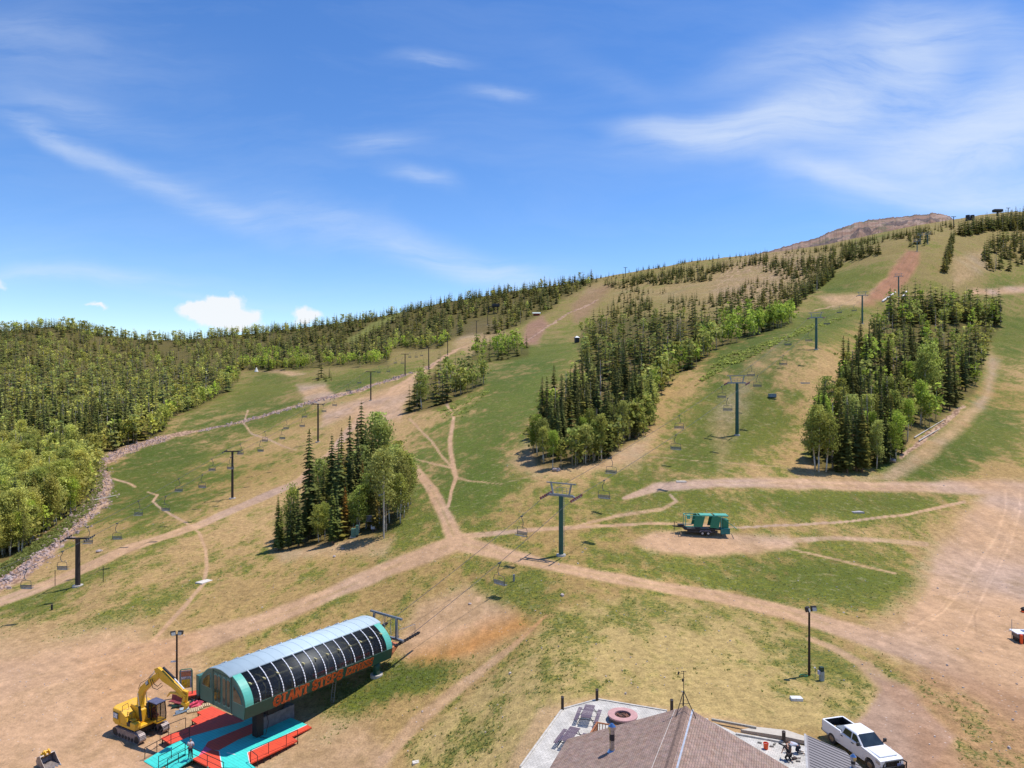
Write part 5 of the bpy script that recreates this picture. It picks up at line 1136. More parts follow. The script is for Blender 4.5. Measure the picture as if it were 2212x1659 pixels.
for k, (x, y) in enumerate([(1430,780),(1490,745),(1600,700)]):
    simple('wooden_pallet', ['pale wooden pallet at the deck corner nearest the excavator','pale wooden pallet in the middle of the row beside the deck','pale wooden pallet against the green terminal wall'][k], 'pallet', tuple(at(216+.14064*x, 1425.7+.14064*y)), .45,
        lambda m: [m.box((i*.2-.5,0,.13),(.13,1.0,.025)) for i in range(6)]+[m.box((0,j,.06),(1.2,.1,.1)) for j in (-.45,0,.45)], mat('pale_pine', (.55,.42,.25), .8, scale=12), 'pallets beside the deck')
simple('pink_tarp', 'crumpled pink tarpaulin draped over the pallets beside the deck', 'tarpaulin', tuple(at(216+.14064*1470, 1425.7+.14064*725)), .6, lambda m: m.blob((0,0,.3),(.75,.28,.32), 5, 14, 8, .3), mat('pink_tarpaulin', (.75,.09,.16), .7, bump=.6))
simple('machine_parts', 'heap of dark greasy machine parts against the terminal front wall', 'machine parts', tuple(at(216+.14064*1565, 1425.7+.14064*660)), .3, lambda m: [m.box((random.Random(k).uniform(-.5,.5), random.Random(k+9).uniform(-.4,.4), .2+.17*(k % 8)), (.7-.05*k*.5,.6-.03*k,.24), Matrix.Rotation(k*1.3,3,'Z')@Matrix.Rotation(.3*(k%3-1),3,'X')) for k in range(10)], mat('greasy_iron', (.028,.018,.016), .5, .3, var=.5))
simple('red_platform', 'small bright red platform on the grass behind the terminal corner', 'platform', tuple(at(216+.14064*1440, 1425.7+.14064*575)), .5, lambda m: (m.box((0,0,.45),(2.4,1.2,.1)), [m.box((i,j,.2),(.1,.1,.4)) for i in (-1.1,1.1) for j in (-.5,.5)]), REDP)
# ================================================================== LODGE
def shingle():
    m = bpy.data.materials.new('asphalt_shingles'); m.use_nodes = True; nt = m.node_tree; b = nt.nodes['Principled BSDF']; b.inputs['Roughness'].default_value = .92
    N = nt.nodes.new; L = nt.links.new; uv = N('ShaderNodeTexCoord')
    br = N('ShaderNodeTexBrick'); br.inputs['Scale'].default_value = 1; br.inputs['Brick Width'].default_value = .30; br.inputs['Row Height'].default_value = .14; br.inputs['Mortar Size'].default_value = .008; br.inputs['Mortar Smooth'].default_value = .3
    br.inputs['Color1'].default_value = (.30,.175,.118,1); br.inputs['Color2'].default_value = (.25,.148,.104,1); br.inputs['Mortar'].default_value = (.12,.08,.06,1); br.inputs['Bias'].default_value = -.1
    L(uv.outputs['UV'], br.inputs['Vector'])
    n = N('ShaderNodeTexNoise'); n.inputs['Scale'].default_value = 2.2; n.inputs['Detail'].default_value = 6; L(uv.outputs['UV'], n.inputs['Vector'])
    n2 = N('ShaderNodeTexVoronoi'); n2.inputs['Scale'].default_value = 4.5; L(uv.outputs['UV'], n2.inputs['Vector'])
    mr = N('ShaderNodeMapRange'); L(n.outputs['Fac'], mr.inputs['Value']); mr.inputs['From Min'].default_value = .3; mr.inputs['From Max'].default_value = .7; mr.inputs['To Min'].default_value = .8; mr.inputs['To Max'].default_value = 1.25
    mx = N('ShaderNodeMix'); mx.data_type = 'RGBA'; mx.inputs['Factor'].default_value = .16; L(br.outputs['Color'], mx.inputs['A']); 
    hs = N('ShaderNodeHueSaturation'); hs.inputs['Saturation'].default_value = .15; hs.inputs['Value'].default_value = .45; L(n2.outputs['Color'], hs.inputs['Color']); L(hs.outputs[0], mx.inputs['B'])
    sc = N('ShaderNodeVectorMath'); sc.operation = 'SCALE'; L(mx.outputs['Result'], sc.inputs[0]); L(mr.outputs[0], sc.inputs['Scale']); L(sc.outputs[0], b.inputs['Base Color'])
    bp = N('ShaderNodeBump'); bp.inputs['Distance'].default_value = .02; L(br.outputs['Fac'], bp.inputs['Height']); bp.invert = True; L(bp.outputs[0], b.inputs['Normal']); return m
SHG = shingle()
ld = empty('lodge', (10.5, 42.6, -27.7), math.atan2(-2.6, 6.8)+0, 'lodge with brown shingled gable roof and metal vent pipe in the foreground', 'building')
# local frame: +y towards the gable end (away from the viewpoint), x to the right
ld.rotation_euler = (0, 0, math.atan2(-.357, .934)*1.0)
RZ = 8.2; EZ = 4.9; HW = 7.45; PITCH = (RZ-EZ)/HW; BACK = -16
def roof_plane(sgn):
    mb = MB(); t = .16
    a = [(0,0,RZ),(sgn*HW,0,EZ),(sgn*HW,BACK,EZ),(0,BACK,RZ)]
    mb.hexa([(x,y,z-t) for x,y,z in a]+a); o = mb.build('roof', SHG, ld)
    uvl = o.data.uv_layers.new(name='UV')
    for li, l in enumerate(o.data.loops):
        v = o.data.vertices[l.vertex_index].co; uvl.data[li].uv = (v.y, abs(v.x)*math.hypot(1, PITCH))
    return o
rl = roof_plane(-1); rrp = roof_plane(1)
mb = MB()
for k in range(100): 
    y = -.16*k
    mb.hexa([(-.19,y-.19,RZ-.075),(.19,y-.19,RZ-.075),(.19,y,RZ-.075),(-.19,y,RZ-.075),(-.02,y-.19,RZ+.035),(.02,y-.19,RZ+.035),(.02,y,RZ+.055),(-.02,y,RZ+.055)])
mb.build('ridge_cap', mat('ridge_shingle', (.20,.13,.10), .9, var=.4, scale=6), ld)
mb = MB(); mb.beam((.42,.01,RZ-.42*PITCH+.05),(.42,-14,RZ-.42*PITCH+.05),.10,.06); mb.build('cable_strip', mat('pale_strip', (.55,.57,.60), .35, .3), ld)
mb = MB(); mb.beam((-.62,.01,RZ-.62*PITCH+.02),(-1.1,-14,RZ-1.1*PITCH+.02),.028); mb.build('lightning_wire', mat('pale_wire', (.5,.45,.4), .5), ld)
for sgn in (-1, 1):
    MB().hexa([(0,.0,RZ-.30),(0,.05,RZ-.30),(sgn*HW,.05,EZ-.30),(sgn*HW,.0,EZ-.30),(0,.0,RZ-.02),(0,.05,RZ-.02),(sgn*HW,.05,EZ-.02),(sgn*HW,.0,EZ-.02)]).build('bargeboard', mat('brown_trim', (.14,.07,.04), .7), ld)
WL = mat('timber_siding', (.26,.15,.09), .8, var=.3, scale=4)
MB().prism([(-HW+.8,.0),(HW-.8,.0),(HW-.8,EZ+.8*PITCH-.2),(0,RZ-.2),(-HW+.8,EZ+.8*PITCH-.2)], -.9, -1.1, 'y').build('gable_wall', WL, ld)
for sgn in (-1, 1): MB().box((sgn*(HW-.9), BACK/2, (EZ+.05)/2), (.2, -BACK-2.4, EZ-.05)).build('side_wall', WL, ld)
for x in (-4, -1.4, 1.4, 4): 
    f = MB().box((x,-.88,2.2),(1.5,.06,1.5)).build('window', mat('brown_trim', (.14,.07,.04)), ld); MB().box((x,-.86,2.2),(1.25,.07,1.25)).build('pane', WGL, f)
def vent_on(parent, x, y, z, h, r):
    v = MB().cyl((x,y,z-.1),(x,y,z+h),r,n=16).build('vent_pipe', mat('bright_pipe', (.45,.45,.47), .25, .9, var=.4, scale=3), parent, smooth=False)
    MB().cyl((x,y,z+h-.02),(x,y,z+h+.16),r*1.5,n=18).cyl((x,y,z+h+.16),(x,y,z+h+.30),r*1.5,r*.5,18).build('vent_cap', mat('chrome_cap', (.55,.58,.65), .12, 1.0), v)
    MB().cyl((x,y,z-.05),(x,y,z+.07),r*1.9,r*1.25,18).build('flashing', mat('chrome_cap', (.55,.58,.65)), v)
    MB().cyl((x,y,z+h*.5),(x,y,z+h*.78),r*1.03,n=16).build('pipe_band', mat('sooty_band', (.03,.025,.03), .5), v)
# vent seat found where its sight line meets the left roof plane
def on_plane(u, v, sgn=-1):
    d = Vector(((u-CU)/F, 1, (CV-v)/F)); R_ = Matrix.Rotation(ld.rotation_euler.z, 3, 'Z'); Ri = R_.transposed(); o_ = Ri@(-Vector(ld.location)); dd = Ri@d
    # plane: z = RZ - PITCH*|x|
    t = (RZ-o_.z+sgn*PITCH*-o_.x*-1*0 - (PITCH*o_.x*sgn))/(dd.z+PITCH*dd.x*sgn); return o_+dd*t
pv1 = on_plane(1322, 1622); vent_on(ld, pv1.x, pv1.y, RZ+PITCH*pv1.x, 1.28, .15)
# weather mast on the gable peak
R_ld = Matrix.Rotation(ld.rotation_euler.z, 3, 'Z')
ms = empty('weather_mast', tuple(Vector(ld.location)+R_ld@Vector((-.05,-.55,RZ))), 0, 'thin weather mast on a tripod at the peak of the brown roof', 'mast')
mb = MB()
for a in (-2.5, -.6, 1.4): mb.cyl((math.cos(a)*.75, math.sin(a)*.75, -abs(math.cos(a))*.33), (0,0,1.15), .025, n=6)
mb.beam((math.cos(-2.5)*.4, math.sin(-2.5)*.4, .5),(math.cos(-.6)*.4, math.sin(-.6)*.4, .5),.025); mb.build('tripod', DARK, ms)
MB().cyl((0,0,.2),(0,0,2.35),.022,n=6).build('pole', DARK, ms); mb = MB(); mb.beam((-.16,0,2.33),(.16,0,2.33),.025); mb.box((-.05,0,1.8),(.10,.10,.14)); mb.cyl((-.35,0,2.1),(-.28,0,2.3),.03,.06,8); mb.beam((-.3,0,2.15),(0,0,2.2),.015); mb.build('wind_sensor', DARK, ms)
# lower metal roofed wing
wg = empty('metal_roof_wing', (20.5, 49.3, -27.9), math.atan2(-2.3, 1.75), 'low building wing under a grey ribbed metal roof beside the white truck', 'building')
def wl(u, v, z=-24.5): 
    p = onz(u, v, z)-Vector(wg.location); return Matrix.Rotation(-wg.rotation_euler.z, 3, 'Z')@p
q4 = [wl(1739,1586), wl(1826,1623), wl(1885,1681), wl(1746,1700)]
zt = 3.4; RM = mat('grey_ribbed_roof', (.25,.225,.22), .55, .1, var=.06, scale=1)
MB().prism([(p.x, p.y) for p in q4], zt-.10, zt, 'z').build('roof', RM, wg)
c4 = sum((Vector((p.x,p.y,0)) for p in q4), Vector())/4
MB().prism([((p.x-c4.x)*.93+c4.x, (p.y-c4.y)*.93+c4.y) for p in q4], -.2, zt-.11, 'z').build('wall', WL, wg)
mb = MB(); 
def clip_line(yy):
    xs = []
    for a, b_ in zip(q4, q4[1:]+q4[:1]):
        if (a.y-yy)*(b_.y-yy) < 0: xs.append(a.x+(b_.x-a.x)*(yy-a.y)/(b_.y-a.y))
    return (min(xs), max(xs)) if len(xs) == 2 else None
e1 = (q4[1]-q4[0]).normalized(); ang = math.atan2(e1.y, e1.x)
ymin, ymax = min(p.y for p in q4), max(p.y for p in q4)
k = ymax-.12
while k > ymin:
    c = clip_line(k)
    if c and c[1]-c[0] > .5: mb.beam((c[0]+.22, k, zt+.012), (c[1]-.05, k, zt+.012), .045, .03)
    k -= .31
mb.build('roof_ribs', mat('dark_seam', (.11,.10,.10), .5), wg)
mb = MB(); mb.beam(q4[3]+Vector((0,0,zt-q4[3].z+.02)), q4[0]+Vector((0,0,zt-q4[0].z+.02)), .14, .04); mb.build('edge_trim', mat('pale_edge', (.42,.40,.38), .5), wg)
pv = wl(1843,1660); vent_on(wg, pv.x, pv.y, zt, .62, .13)
# ================================================================== PATIO
def pavers():
    m = bpy.data.materials.new('concrete_pavers'); m.use_nodes = True; nt = m.node_tree; b = nt.nodes['Principled BSDF']; b.inputs['Roughness'].default_value = .9
    N = nt.nodes.new; L = nt.links.new; tc = N('ShaderNodeTexCoord'); mp = N('ShaderNodeMapping'); mp.inputs['Rotation'].default_value = (0,0,.5); L(tc.outputs['Object'], mp.inputs[0])
    br = N('ShaderNodeTexBrick'); br.inputs['Scale'].default_value = 1; br.inputs['Brick Width'].default_value = .32; br.inputs['Row Height'].default_value = .20; br.inputs['Mortar Size'].default_value = .012
    br.inputs['Color1'].default_value = (.56,.52,.46,1); br.inputs['Color2'].default_value = (.47,.44,.39,1); br.inputs['Mortar'].default_value = (.25,.23,.2,1); L(mp.outputs[0], br.inputs['Vector'])
    n = N('ShaderNodeTexNoise'); n.inputs['Scale'].default_value = .9; n.inputs['Detail'].default_value = 8; L(tc.outputs['Object'], n.inputs['Vector']); mr = N('ShaderNodeMapRange'); L(n.outputs['Fac'], mr.inputs['Value']); mr.inputs['From Min'].default_value = .3; mr.inputs['From Max'].default_value = .7; mr.inputs['To Min'].default_value = .82; mr.inputs['To Max'].default_value = 1.2
    sc = N('ShaderNodeVectorMath'); sc.operation = 'SCALE'; L(br.outputs['Color'], sc.inputs[0]); L(mr.outputs[0], sc.inputs['Scale']); L(sc.outputs[0], b.inputs['Base Color']); return m
PAV = pavers()
def flat_poly(name, pts, z, m, th=.3, kind='structure', **kw):
    P3 = [onz(u, v, z) for u, v in pts]; o = MB().prism([(p.x, p.y) for p in P3], z-th, z, 'z').build(name, m); return tag(o, kind=kind, **kw)
flat_poly('patio', [(1215,1533),(1292,1512),(1441,1537),(1530,1552),(1500,1700),(1250,1760),(1060,1740),(1124,1659)], PZ, PAV)
flat_poly('paving', [(1540,1560),(1590,1583),(1690,1602),(1742,1612),(1745,1612),(1745,1700),(1600,1700),(1520,1600)], PZ-.012, PAV)
flat_poly('path', [(1634,1570),(1700,1577),(1738,1590),(1748,1602),(1690,1590),(1600,1576)], PZ-.03, mat('pale_concrete_path', (.50,.44,.36), .9, var=.12))
mb = MB(); 
def edging(pts, z, w_=.16, h=.12):
    P3 = [onz(u, v, z) for u, v in pts]; mb = MB()
    for a, b_ in zip(P3[:-1], P3[1:]): mb.beam(a+Vector((0,0,h/2)), b_+Vector((0,0,h/2)), w_, h)
    return mb
o = edging([(1124,1659),(1215,1533),(1292,1512),(1441,1537)], PZ-.05).build('kerb', mat('pale_kerb', (.52,.48,.42), .9)); tag(o, kind='structure')
simple('timber_edging', 'long weathered timber edging strip in the turf just right of the brown roof peak', 'edging', (0,0,0), 0, lambda m: m.beam(onz(1537,1554,PZ+.1), onz(1634,1572,PZ+.05), .16, .16), mat('grey_timber', (.40,.36,.29), .9, scale=10), 'edging strips by the patio')
simple('timber_edging', 'pale edging strip between the pavers and the bare soil bed behind the bucket', 'edging', (0,0,0), 0, lambda m: m.beam(onz(1590,1585,PZ+.05), onz(1692,1603,PZ+.05), .18, .14), mat('pale_kerb', (.5,.46,.4)), 'edging strips by the patio')
POST = mat('brown_post', (.045,.025,.018), .6, var=.3)
for (u, vb, vt, lab) in [(1215,1533,1504,'brown bollard at the left corner of the patio'),(1289.5,1513,1488,'brown bollard at the far corner of the patio behind the tables'),(1451,1536,1510,'brown bollard beside the weather mast and roof peak'),(1693,1603,1579,'brown bollard on the pavers beside the two kneeling people')]:
    p = onz(u, vb, PZ); e = empty('bollard', tuple(p), .3, lab, 'bollard', 'brown bollards around the patio'); h = (vb-vt)/ppd(p.y)
    MB().box((0,0,h/2),(.20,.20,h)).build('post', POST, e, bevel=.015); MB().box((0,0,h*.93),(.205,.205,h*.06)).build('light_band', mat('bollard_band', (.25,.22,.2), .4), e)
# picnic tables
MESH = mat('purple_brown_mesh_steel', (.17,.12,.15), .6, .2, var=.3, scale=20)
def table(c, rz, lab):
    e = empty('picnic_table', c, rz, lab, 'picnic table', 'metal mesh picnic tables on the patio')
    def slats(x0, x1, z, nm):
        m = MB(); n = max(3, int((x1-x0)/.09))
        for i in range(n): m.box((x0+(i+.5)*(x1-x0)/n, 0, z), ((x1-x0)/n*.72, 2.3, .03))
        for y in (-1.1, -.4, .4, 1.1): m.box(((x0+x1)/2, y, z-.025), (x1-x0, .06, .03))
        m.build(nm, MESH, e)
    slats(-.42, .42, .76, 'tabletop'); slats(-.98, -.66, .46, 'bench'); slats(.66, .98, .46, 'bench')
    for y in (-.85, .85):
        MB().tube([(-.75,y,0),(-.3,y,.74),(.3,y,.74),(.75,y,0)], .028, 6).tube([(-.85,y,.44),(.85,y,.44)], .028, 6).build('leg', DARK, e)
c = onz(1270, 1556, PZ); table(tuple(c), -.28, 'purplish metal picnic table beside the round fire pit')
c = onz(1232, 1607, PZ); table(tuple(c), -.42, 'purplish metal picnic table half hidden by the roof corner')
# fire pit
fp = empty('fire_pit', tuple(onz(1345, 1556, PZ)), 0, 'round fire pit with a wide pinkish stone rim on the patio', 'fire pit')
PKS = mat('pink_sandstone', (.50,.28,.26), .85, var=.15, scale=3)
def ring(r0, r1, z0, z1, n=40):
    m = MB(); rings = [[(math.cos(t)*r, math.sin(t)*r, z) for t in [6.2832*i/n for i in range(n)]] for r, z in ((r1, z0), (r1, z1), (r0, z1), (r0, z0))]; m.loft(rings, caps=False); return m
ring(.66, 1.22, .40, .52).build('rim', PKS, fp, bevel=.02); ring(.64, 1.10, 0, .40).build('wall', mat('dark_masonry', (.14,.10,.09), .9), fp)
mb = MB(); r6 = random.Random(6)
for k in range(70):
    a = r6.random()*6.28; r_ = math.sqrt(r6.random())*.56; mb.blob((math.cos(a)*r_, math.sin(a)*r_, .30+r6.random()*.06), r6.uniform(.04,.075), k, 6, 4, .3)
mb.build('lava_rocks', mat('lava_rock', (.28,.13,.09), .95, var=.6, scale=14), fp)
tag(simple('coal_bed', None, None, (0,0,0), 0, lambda m: m.cyl((0,0,.05),(0,0,.30),.63,n=24), mat('ash', (.06,.04,.035), .95))).parent = fp
# timber railing by the lodge
rlg = empty('timber_railing', (6.7, 55.4, PZ), 0, 'brown timber railing between the fire pit and the roof edge', 'railing'); CED = mat('cedar_stain', (.33,.12,.045), .7, var=.2)
mb = MB(); mb.beam((0,0,1.0),(1.9,-.7,1.0),.13,.07); mb.build('top_rail', CED, rlg); mb = MB(); mb.beam((0,0,1.0),(-.75,-1.8,1.0),.13,.07); mb.beam((0,0,.55),(-.75,-1.8,.55),.06,.5); mb.build('side_rail', CED, rlg)
for k in range(8): MB().beam((.18+k*.22, -.07-k*.081, .1), (.18+k*.22, -.07-k*.081, .97), .05).build('baluster', CED, rlg)
MB().beam((0,0,0),(0,0,1.05),.12).build('newel_post', CED, rlg)
# bucket, loose bricks, tools
bkt = empty('bucket', tuple(onz(1654.5, 1617.5, PZ)), 0, 'bright orange plastic bucket on the pavers', 'bucket'); ORB = mat('orange_plastic', (.85,.09,.015), .35, var=.05)
m_ = MB(); m_.loft([[(math.cos(t)*r, math.sin(t)*r, z) for t in [6.2832*i/20 for i in range(20)]] for r, z in ((.16,0),(.20,.45),(.185,.45),(.15,.03))], caps=False); m_.cyl((0,0,.0),(0,0,.03),.155,n=20); m_.build('pail', ORB, bkt); MB().tube([(-.2,0,.43),(-.14,.08,.36),(.14,.08,.36),(.2,0,.43)], .01, 5).build('handle', SILV, bkt)
for k, (u, v, rz, lab) in enumerate([(1641,1605,-.4,'loose paving brick left of the orange bucket'),(1673,1608,.9,'loose paving brick behind the orange bucket toward the bollard'),(1667,1613,-.2,'loose paving brick right of the orange bucket'),(1724,1645,-.2,'loose paving brick nearest the metal roof wing')]):
    simple('paving_brick', lab, 'brick', tuple(onz(u, v, PZ+.0)), rz, lambda m: m.box((0,0,.04),(.30,.13,.08)), mat('grey_brick', (.22,.20,.17), .9), 'loose paving bricks', .008)
simple('screed_bar', 'long dark straight bar lying on the pavers in front of the kneeling people', 'tool', (0,0,0), 0, lambda m: m.beam(onz(1682,1605,PZ+.03), onz(1698,1612.5,PZ+.03), .07, .05), DARK)
simple('hand_tamper', 'dark hand tool at the right hand of the black shirted person', 'tool', tuple(onz(1716,1640,PZ)), .4, lambda m: (m.box((0,0,.08),(.34,.2,.12)), m.cyl((0,0,.1),(-.1,.05,.45),.02,n=6), m.cyl((.1,0,.06),(.5,-.12,.05),.03,n=6)), mat('muddy_iron', (.09,.06,.05), .7))
# ================================================================== PICKUP TRUCK
TW = mat('white_car_paint', (.80,.80,.82), .22, var=.03, spec=.6, dirt=(.60,.53,.46), dirtscale=1.0, dirtamt=.25); TG = mat('dark_car_glass', (.02,.028,.03), .05, spec=.9, var=.5, scale=1.5); TRIM = mat('black_trim', (.02,.02,.022), .5)
pr = onz(1796.6,1595,-27.6); pf = onz(1878.6,1652.8,-27.6); hd_ = (pf-pr); hd_.z = 0
nrm = Vector((-hd_.y, hd_.x, 0)).normalized()          # truck's left; the wheels seen are on its right side
mid_ = (pr+pf)/2+nrm*.98
tk = empty('pickup_truck', (mid_.x, mid_.y, -28.0), math.atan2(hd_.y, hd_.x), 'dusty white crew cab pickup truck with black grille guard', 'pickup truck')
ws = hd_.length/3.8
tk.scale = (ws, 1, 1)
W2 = .98
def arch(x, r=.50, z=.42, n=9): return [(x+r*math.cos(a), z+r*math.sin(a)) for a in rng(math.pi, 0, n)]
low_pts = [(-2.95,.62),(-2.95,.50),(-2.42,.48)]+arch(-1.9)+[(-1.38,.42),(1.38,.42)]+arch(1.9)+[(2.42,.46),(2.86,.52),(2.92,.80)]
body = MB().prism([(p[0], p[1]) for p in low_pts]+[(2.88,1.16),(2.62,1.24),(1.15,1.34),(-1.05,1.34),(-1.05,1.32)]+[(-1.05,.62)], -W2, W2, 'y').build('body', TW, tk, bevel=.05)
# load bed walls, floor and tailgate
bed = MB(); 
for sgn in (-1, 1):
    bed.prism([(-2.95,.5),(-2.42,.48)]+arch(-1.9)+[(-1.38,.5),(-1.06,.5),(-1.06,1.42),(-2.95,1.42)], sgn*W2, sgn*(W2-.14), 'y')
bed.box((-2.93,0,.98),(.14,1.72,.88)); bo = bed.build('load_bed', TW, tk, bevel=.035)
mb = MB(); mb.box((-2.0,0,.80),(1.75,1.66,.06)); mb.box((-2.0,-.82,1.12),(1.75,.02,.58)); mb.box((-2.0,.82,1.12),(1.75,.02,.58)); mb.box((-2.85,0,1.12),(.02,1.64,.56)); mb.box((-1.10,0,1.12),(.04,1.64,.56)); mb.build('bed_liner', BLACK, tk)
bx_ = MB().box((-1.38,.0,1.24),(.58,1.60,.46)).build('tool_chest', mat('grey_tool_chest', (.16,.18,.20), .5), tk, bevel=.02)
mb = MB(); mb.box((-2.05,.15,.92),(.8,.5,.12)); mb.build('cargo_case', mat('grey_case', (.42,.42,.45), .6), bo); mb = MB(); mb.beam((-2.5,-.2,1.0),(-1.9,-.35,.98),.12,.06); mb.beam((-2.3,-.4,.95),(-1.7,-.1,1.02),.06); mb.build('cargo_tools', mat('pale_wood_handle', (.5,.36,.2), .7), bo)
# cabin
def sec4(x0, x1, z0, x2, x3, z1, w0, w1): return [(x0,-w0,z0),(x1,-w0,z0),(x1,w0,z0),(x0,w0,z0),(x2,-w1,z1),(x3,-w1,z1),(x3,w1,z1),(x2,w1,z1)]
cab_ = MB().hexa(sec4(-1.04,1.28,1.30,-.92,.42,1.93,W2-.02,.76)).build('cab', TW, tk, bevel=.10, bseg=3)
MB().hexa([( .50,-.70,1.885),(1.24,-.86,1.345),(1.24,.86,1.345),(.50,.70,1.885),(.53,-.70,1.91),(1.29,-.86,1.37),(1.29,.86,1.37),(.53,.70,1.91)]).build('windshield', TG, cab_)
MB().box((1.02,0,1.325),(.5,1.5,.02)).build('dashboard', mat('green_grey_dash', (.20,.28,.25), .7), cab_)
MB().hexa([(-.995,-.62,1.42),(-.995,.62,1.42),(-.975,.62,1.42),(-.975,-.62,1.42),(-.955,-.58,1.80),(-.955,.58,1.80),(-.935,.58,1.80),(-.935,-.58,1.80)]).build('rear_window', TG, cab_)
for sgn in (-1, 1):
    f_ = lambda x, z: (x, sgn*(W2-.02-(z-1.30)/.63*(W2-.02-.76)+.008), z)
    for nm, pts in (('rear_side_window', [(-.80,1.40),(.03,1.38),(.00,1.82),(-.66,1.83)]), ('front_side_window', [(.12,1.38),(.98,1.37),(.46,1.80),(.10,1.82)])):
        o_ = [f_(x, z) for x, z in pts]; i_ = [(x, y-sgn*.02, z) for x, y, z in o_]; MB().hexa(i_+o_).build(nm, TG, cab_)
    for (x0, x1) in ((-1.02,.06),(.09,1.25)):
        d_ = MB().prism([(x0+.02,.52),(x1-.02,.52),(x1-.02,1.30),(x0+.02,1.30)], sgn*(W2+.001), sgn*(W2+.012), 'y').build('door', TW, tk, bevel=.008)
        MB().box((x0+.18, sgn*(W2+.03), 1.16),(.20,.04,.05)).build('handle', TRIM, d_)
    mr_ = MB().box((1.02, sgn*(W2+.20), 1.50),(.14,.24,.26)).build('mirror', TRIM, tk, bevel=.03); MB().beam((1.04,sgn*(W2-.02),1.36),(1.02,sgn*(W2+.12),1.42),.05).build('mirror_arm', TRIM, mr_)
    h_ = MB().hexa([(2.60,sgn*.62,.86),(2.90,sgn*.60,.86),(2.84,sgn*.985,.86),(2.45,sgn*.985,.86),(2.58,sgn*.62,1.10),(2.88,sgn*.60,1.08),(2.82,sgn*.985,1.08),(2.42,sgn*.985,1.12)]).build('headlight', mat('headlight_lens', (.45,.42,.40), .12, spec=.9), tk, bevel=.02)
    MB().box((-2.975, sgn*.90, 1.05),(.05,.12,.42)).build('tail_light', mat('tail_lamp', (.30,.02,.02), .3), tk)
MB().hexa(sec4(1.25,2.62,1.26,1.30,2.58,1.36,.80,.74)).build('hood', TW, tk, bevel=.04)
mb = MB(); mb.box((2.93,0,.62),(.26,1.98,.30)); mb.box((2.95,0,.95),(.10,1.1,.42)); mb.build('bumper', TRIM, tk, bevel=.04)
mb = MB(); mb.tube([(3.14,-.98,.55),(3.16,-.98,1.05),(3.10,-.7,1.22),(3.12,.7,1.22),(3.16,.98,1.05),(3.14,.98,.55),(3.14,-.98,.55)], .045, 8)
for y in (-.5,-.17,.17,.5): mb.cyl((3.13,y,.55),(3.12,y,1.22),.028,n=8)
mb.tube([(3.15,-.98,.85),(3.15,.98,.85)], .03, 8); mb.build('grille_guard', TRIM, tk); MB().box((-3.02,0,.60),(.16,1.9,.20)).build('rear_bumper', TRIM, tk, bevel=.03)
MB().box((3.20,.30,.98),(.02,.30,.15)).build('front_plate', mat('plate_blue', (.12,.16,.35), .5), tk)
for x in (-1.9, 1.9):
    for sgn in (-1, 1):
        w_ = MB().cyl((x,sgn*(W2-.26),.40),(x,sgn*(W2+.01),.40),.40,n=28).build('tyre', mat('dusty_tyre', (.045,.038,.032), .9, dirt=(.25,.18,.12), dirtscale=3), tk, bevel=.03)
        MB().cyl((x,sgn*(W2+.0),.40),(x,sgn*(W2+.025),.40),.24,.20,20).build('rim', mat('dusty_rim', (.30,.24,.19), .4, .6, var=.4, scale=6), w_)
        MB().cyl((x,sgn*(W2-.3),.42),(x,sgn*(W2-.275),.42),.49,n=24).build('wheel_well', BLACK, tk)
# ================================================================== GREEN SEATING TRAILER ON THE DIRT PATCH
p = at(1522, 1154); k_ = ppd(p.y)
TGn = mat('bright_green_sheet', (.02,.19,.11), .45, var=.12); TGl = mat('pale_green_steel', (.10,.40,.30), .45)
gt = empty('green_trailer', tuple(p), -.07, 'green canopied work trailer with two axles on the bare dirt patch', 'trailer')
m2 = lambda x: (x-1080)/2212*360/1.8517/k_     # picture measure to metres along the trailer
hz = lambda y: (865-y)/2212*360/1.8517/k_
mb = MB(); mb.box((.2,0,hz(720)),(m2(1700)-m2(600),1.9,.16)); mb.box((m2(1000),-.9,hz(770)),(m2(1350)-m2(620),.12,.35)); mb.box((m2(1000),.9,hz(770)),(m2(1350)-m2(620),.12,.35)); mb.build('chassis', DARK, gt)
mb = MB(); mb.beam((m2(300),0,hz(670)),(m2(640),-.7,hz(690)),.14); mb.beam((m2(300),0,hz(670)),(m2(640),.7,hz(690)),.14); mb.beam((m2(340),0,hz(790)),(m2(350),0,hz(560)),.08); mb.box((m2(500),0,hz(640)),(.9,1.0,.22)); mb.build('drawbar', DARK, gt)
Zt = hz(385); Zr = hz(350)
mb = MB()
for y in (-.95, .95):
    mb.beam((m2(590),y,hz(650)),(m2(590),y,Zt),.09); mb.beam((m2(590),y,Zt),(m2(1620),y,Zt-.05),.10); mb.beam((m2(590),y,hz(650)),(m2(800),y,hz(650)),.12); mb.beam((m2(740),y,hz(480)),(m2(740),y,Zt),.05); mb.beam((m2(740),y,hz(480)),(m2(860),y,hz(480)),.05)
    mb.beam((m2(1450),y,Zt-.1),(m2(1820),y,hz(700)),.08); mb.beam((m2(1450),y,Zt),(m2(1450),y,hz(700)),.09)
for x in (590, 900, 1250, 1610): mb.beam((m2(x),-.95,Zt),(m2(x),.95,Zt),.09)
mb.beam((m2(1820),-.95,hz(700)),(m2(1820),.95,hz(700)),.09); mb.build('frame', TGl, gt)
for (a, b_) in ((950, 1250), (1300, 1620)): MB().hexa([(m2(a),-.97,Zt+.04),(m2(b_),-.97,Zt+.02),(m2(b_),.97,Zt+.02),(m2(a),.97,Zt+.04),(m2(a),-.97,Zt+.09),(m2(b_),-.97,Zt+.07),(m2(b_),.97,Zt+.07),(m2(a),.97,Zt+.09)]).build('roof_panel', TGl, gt)
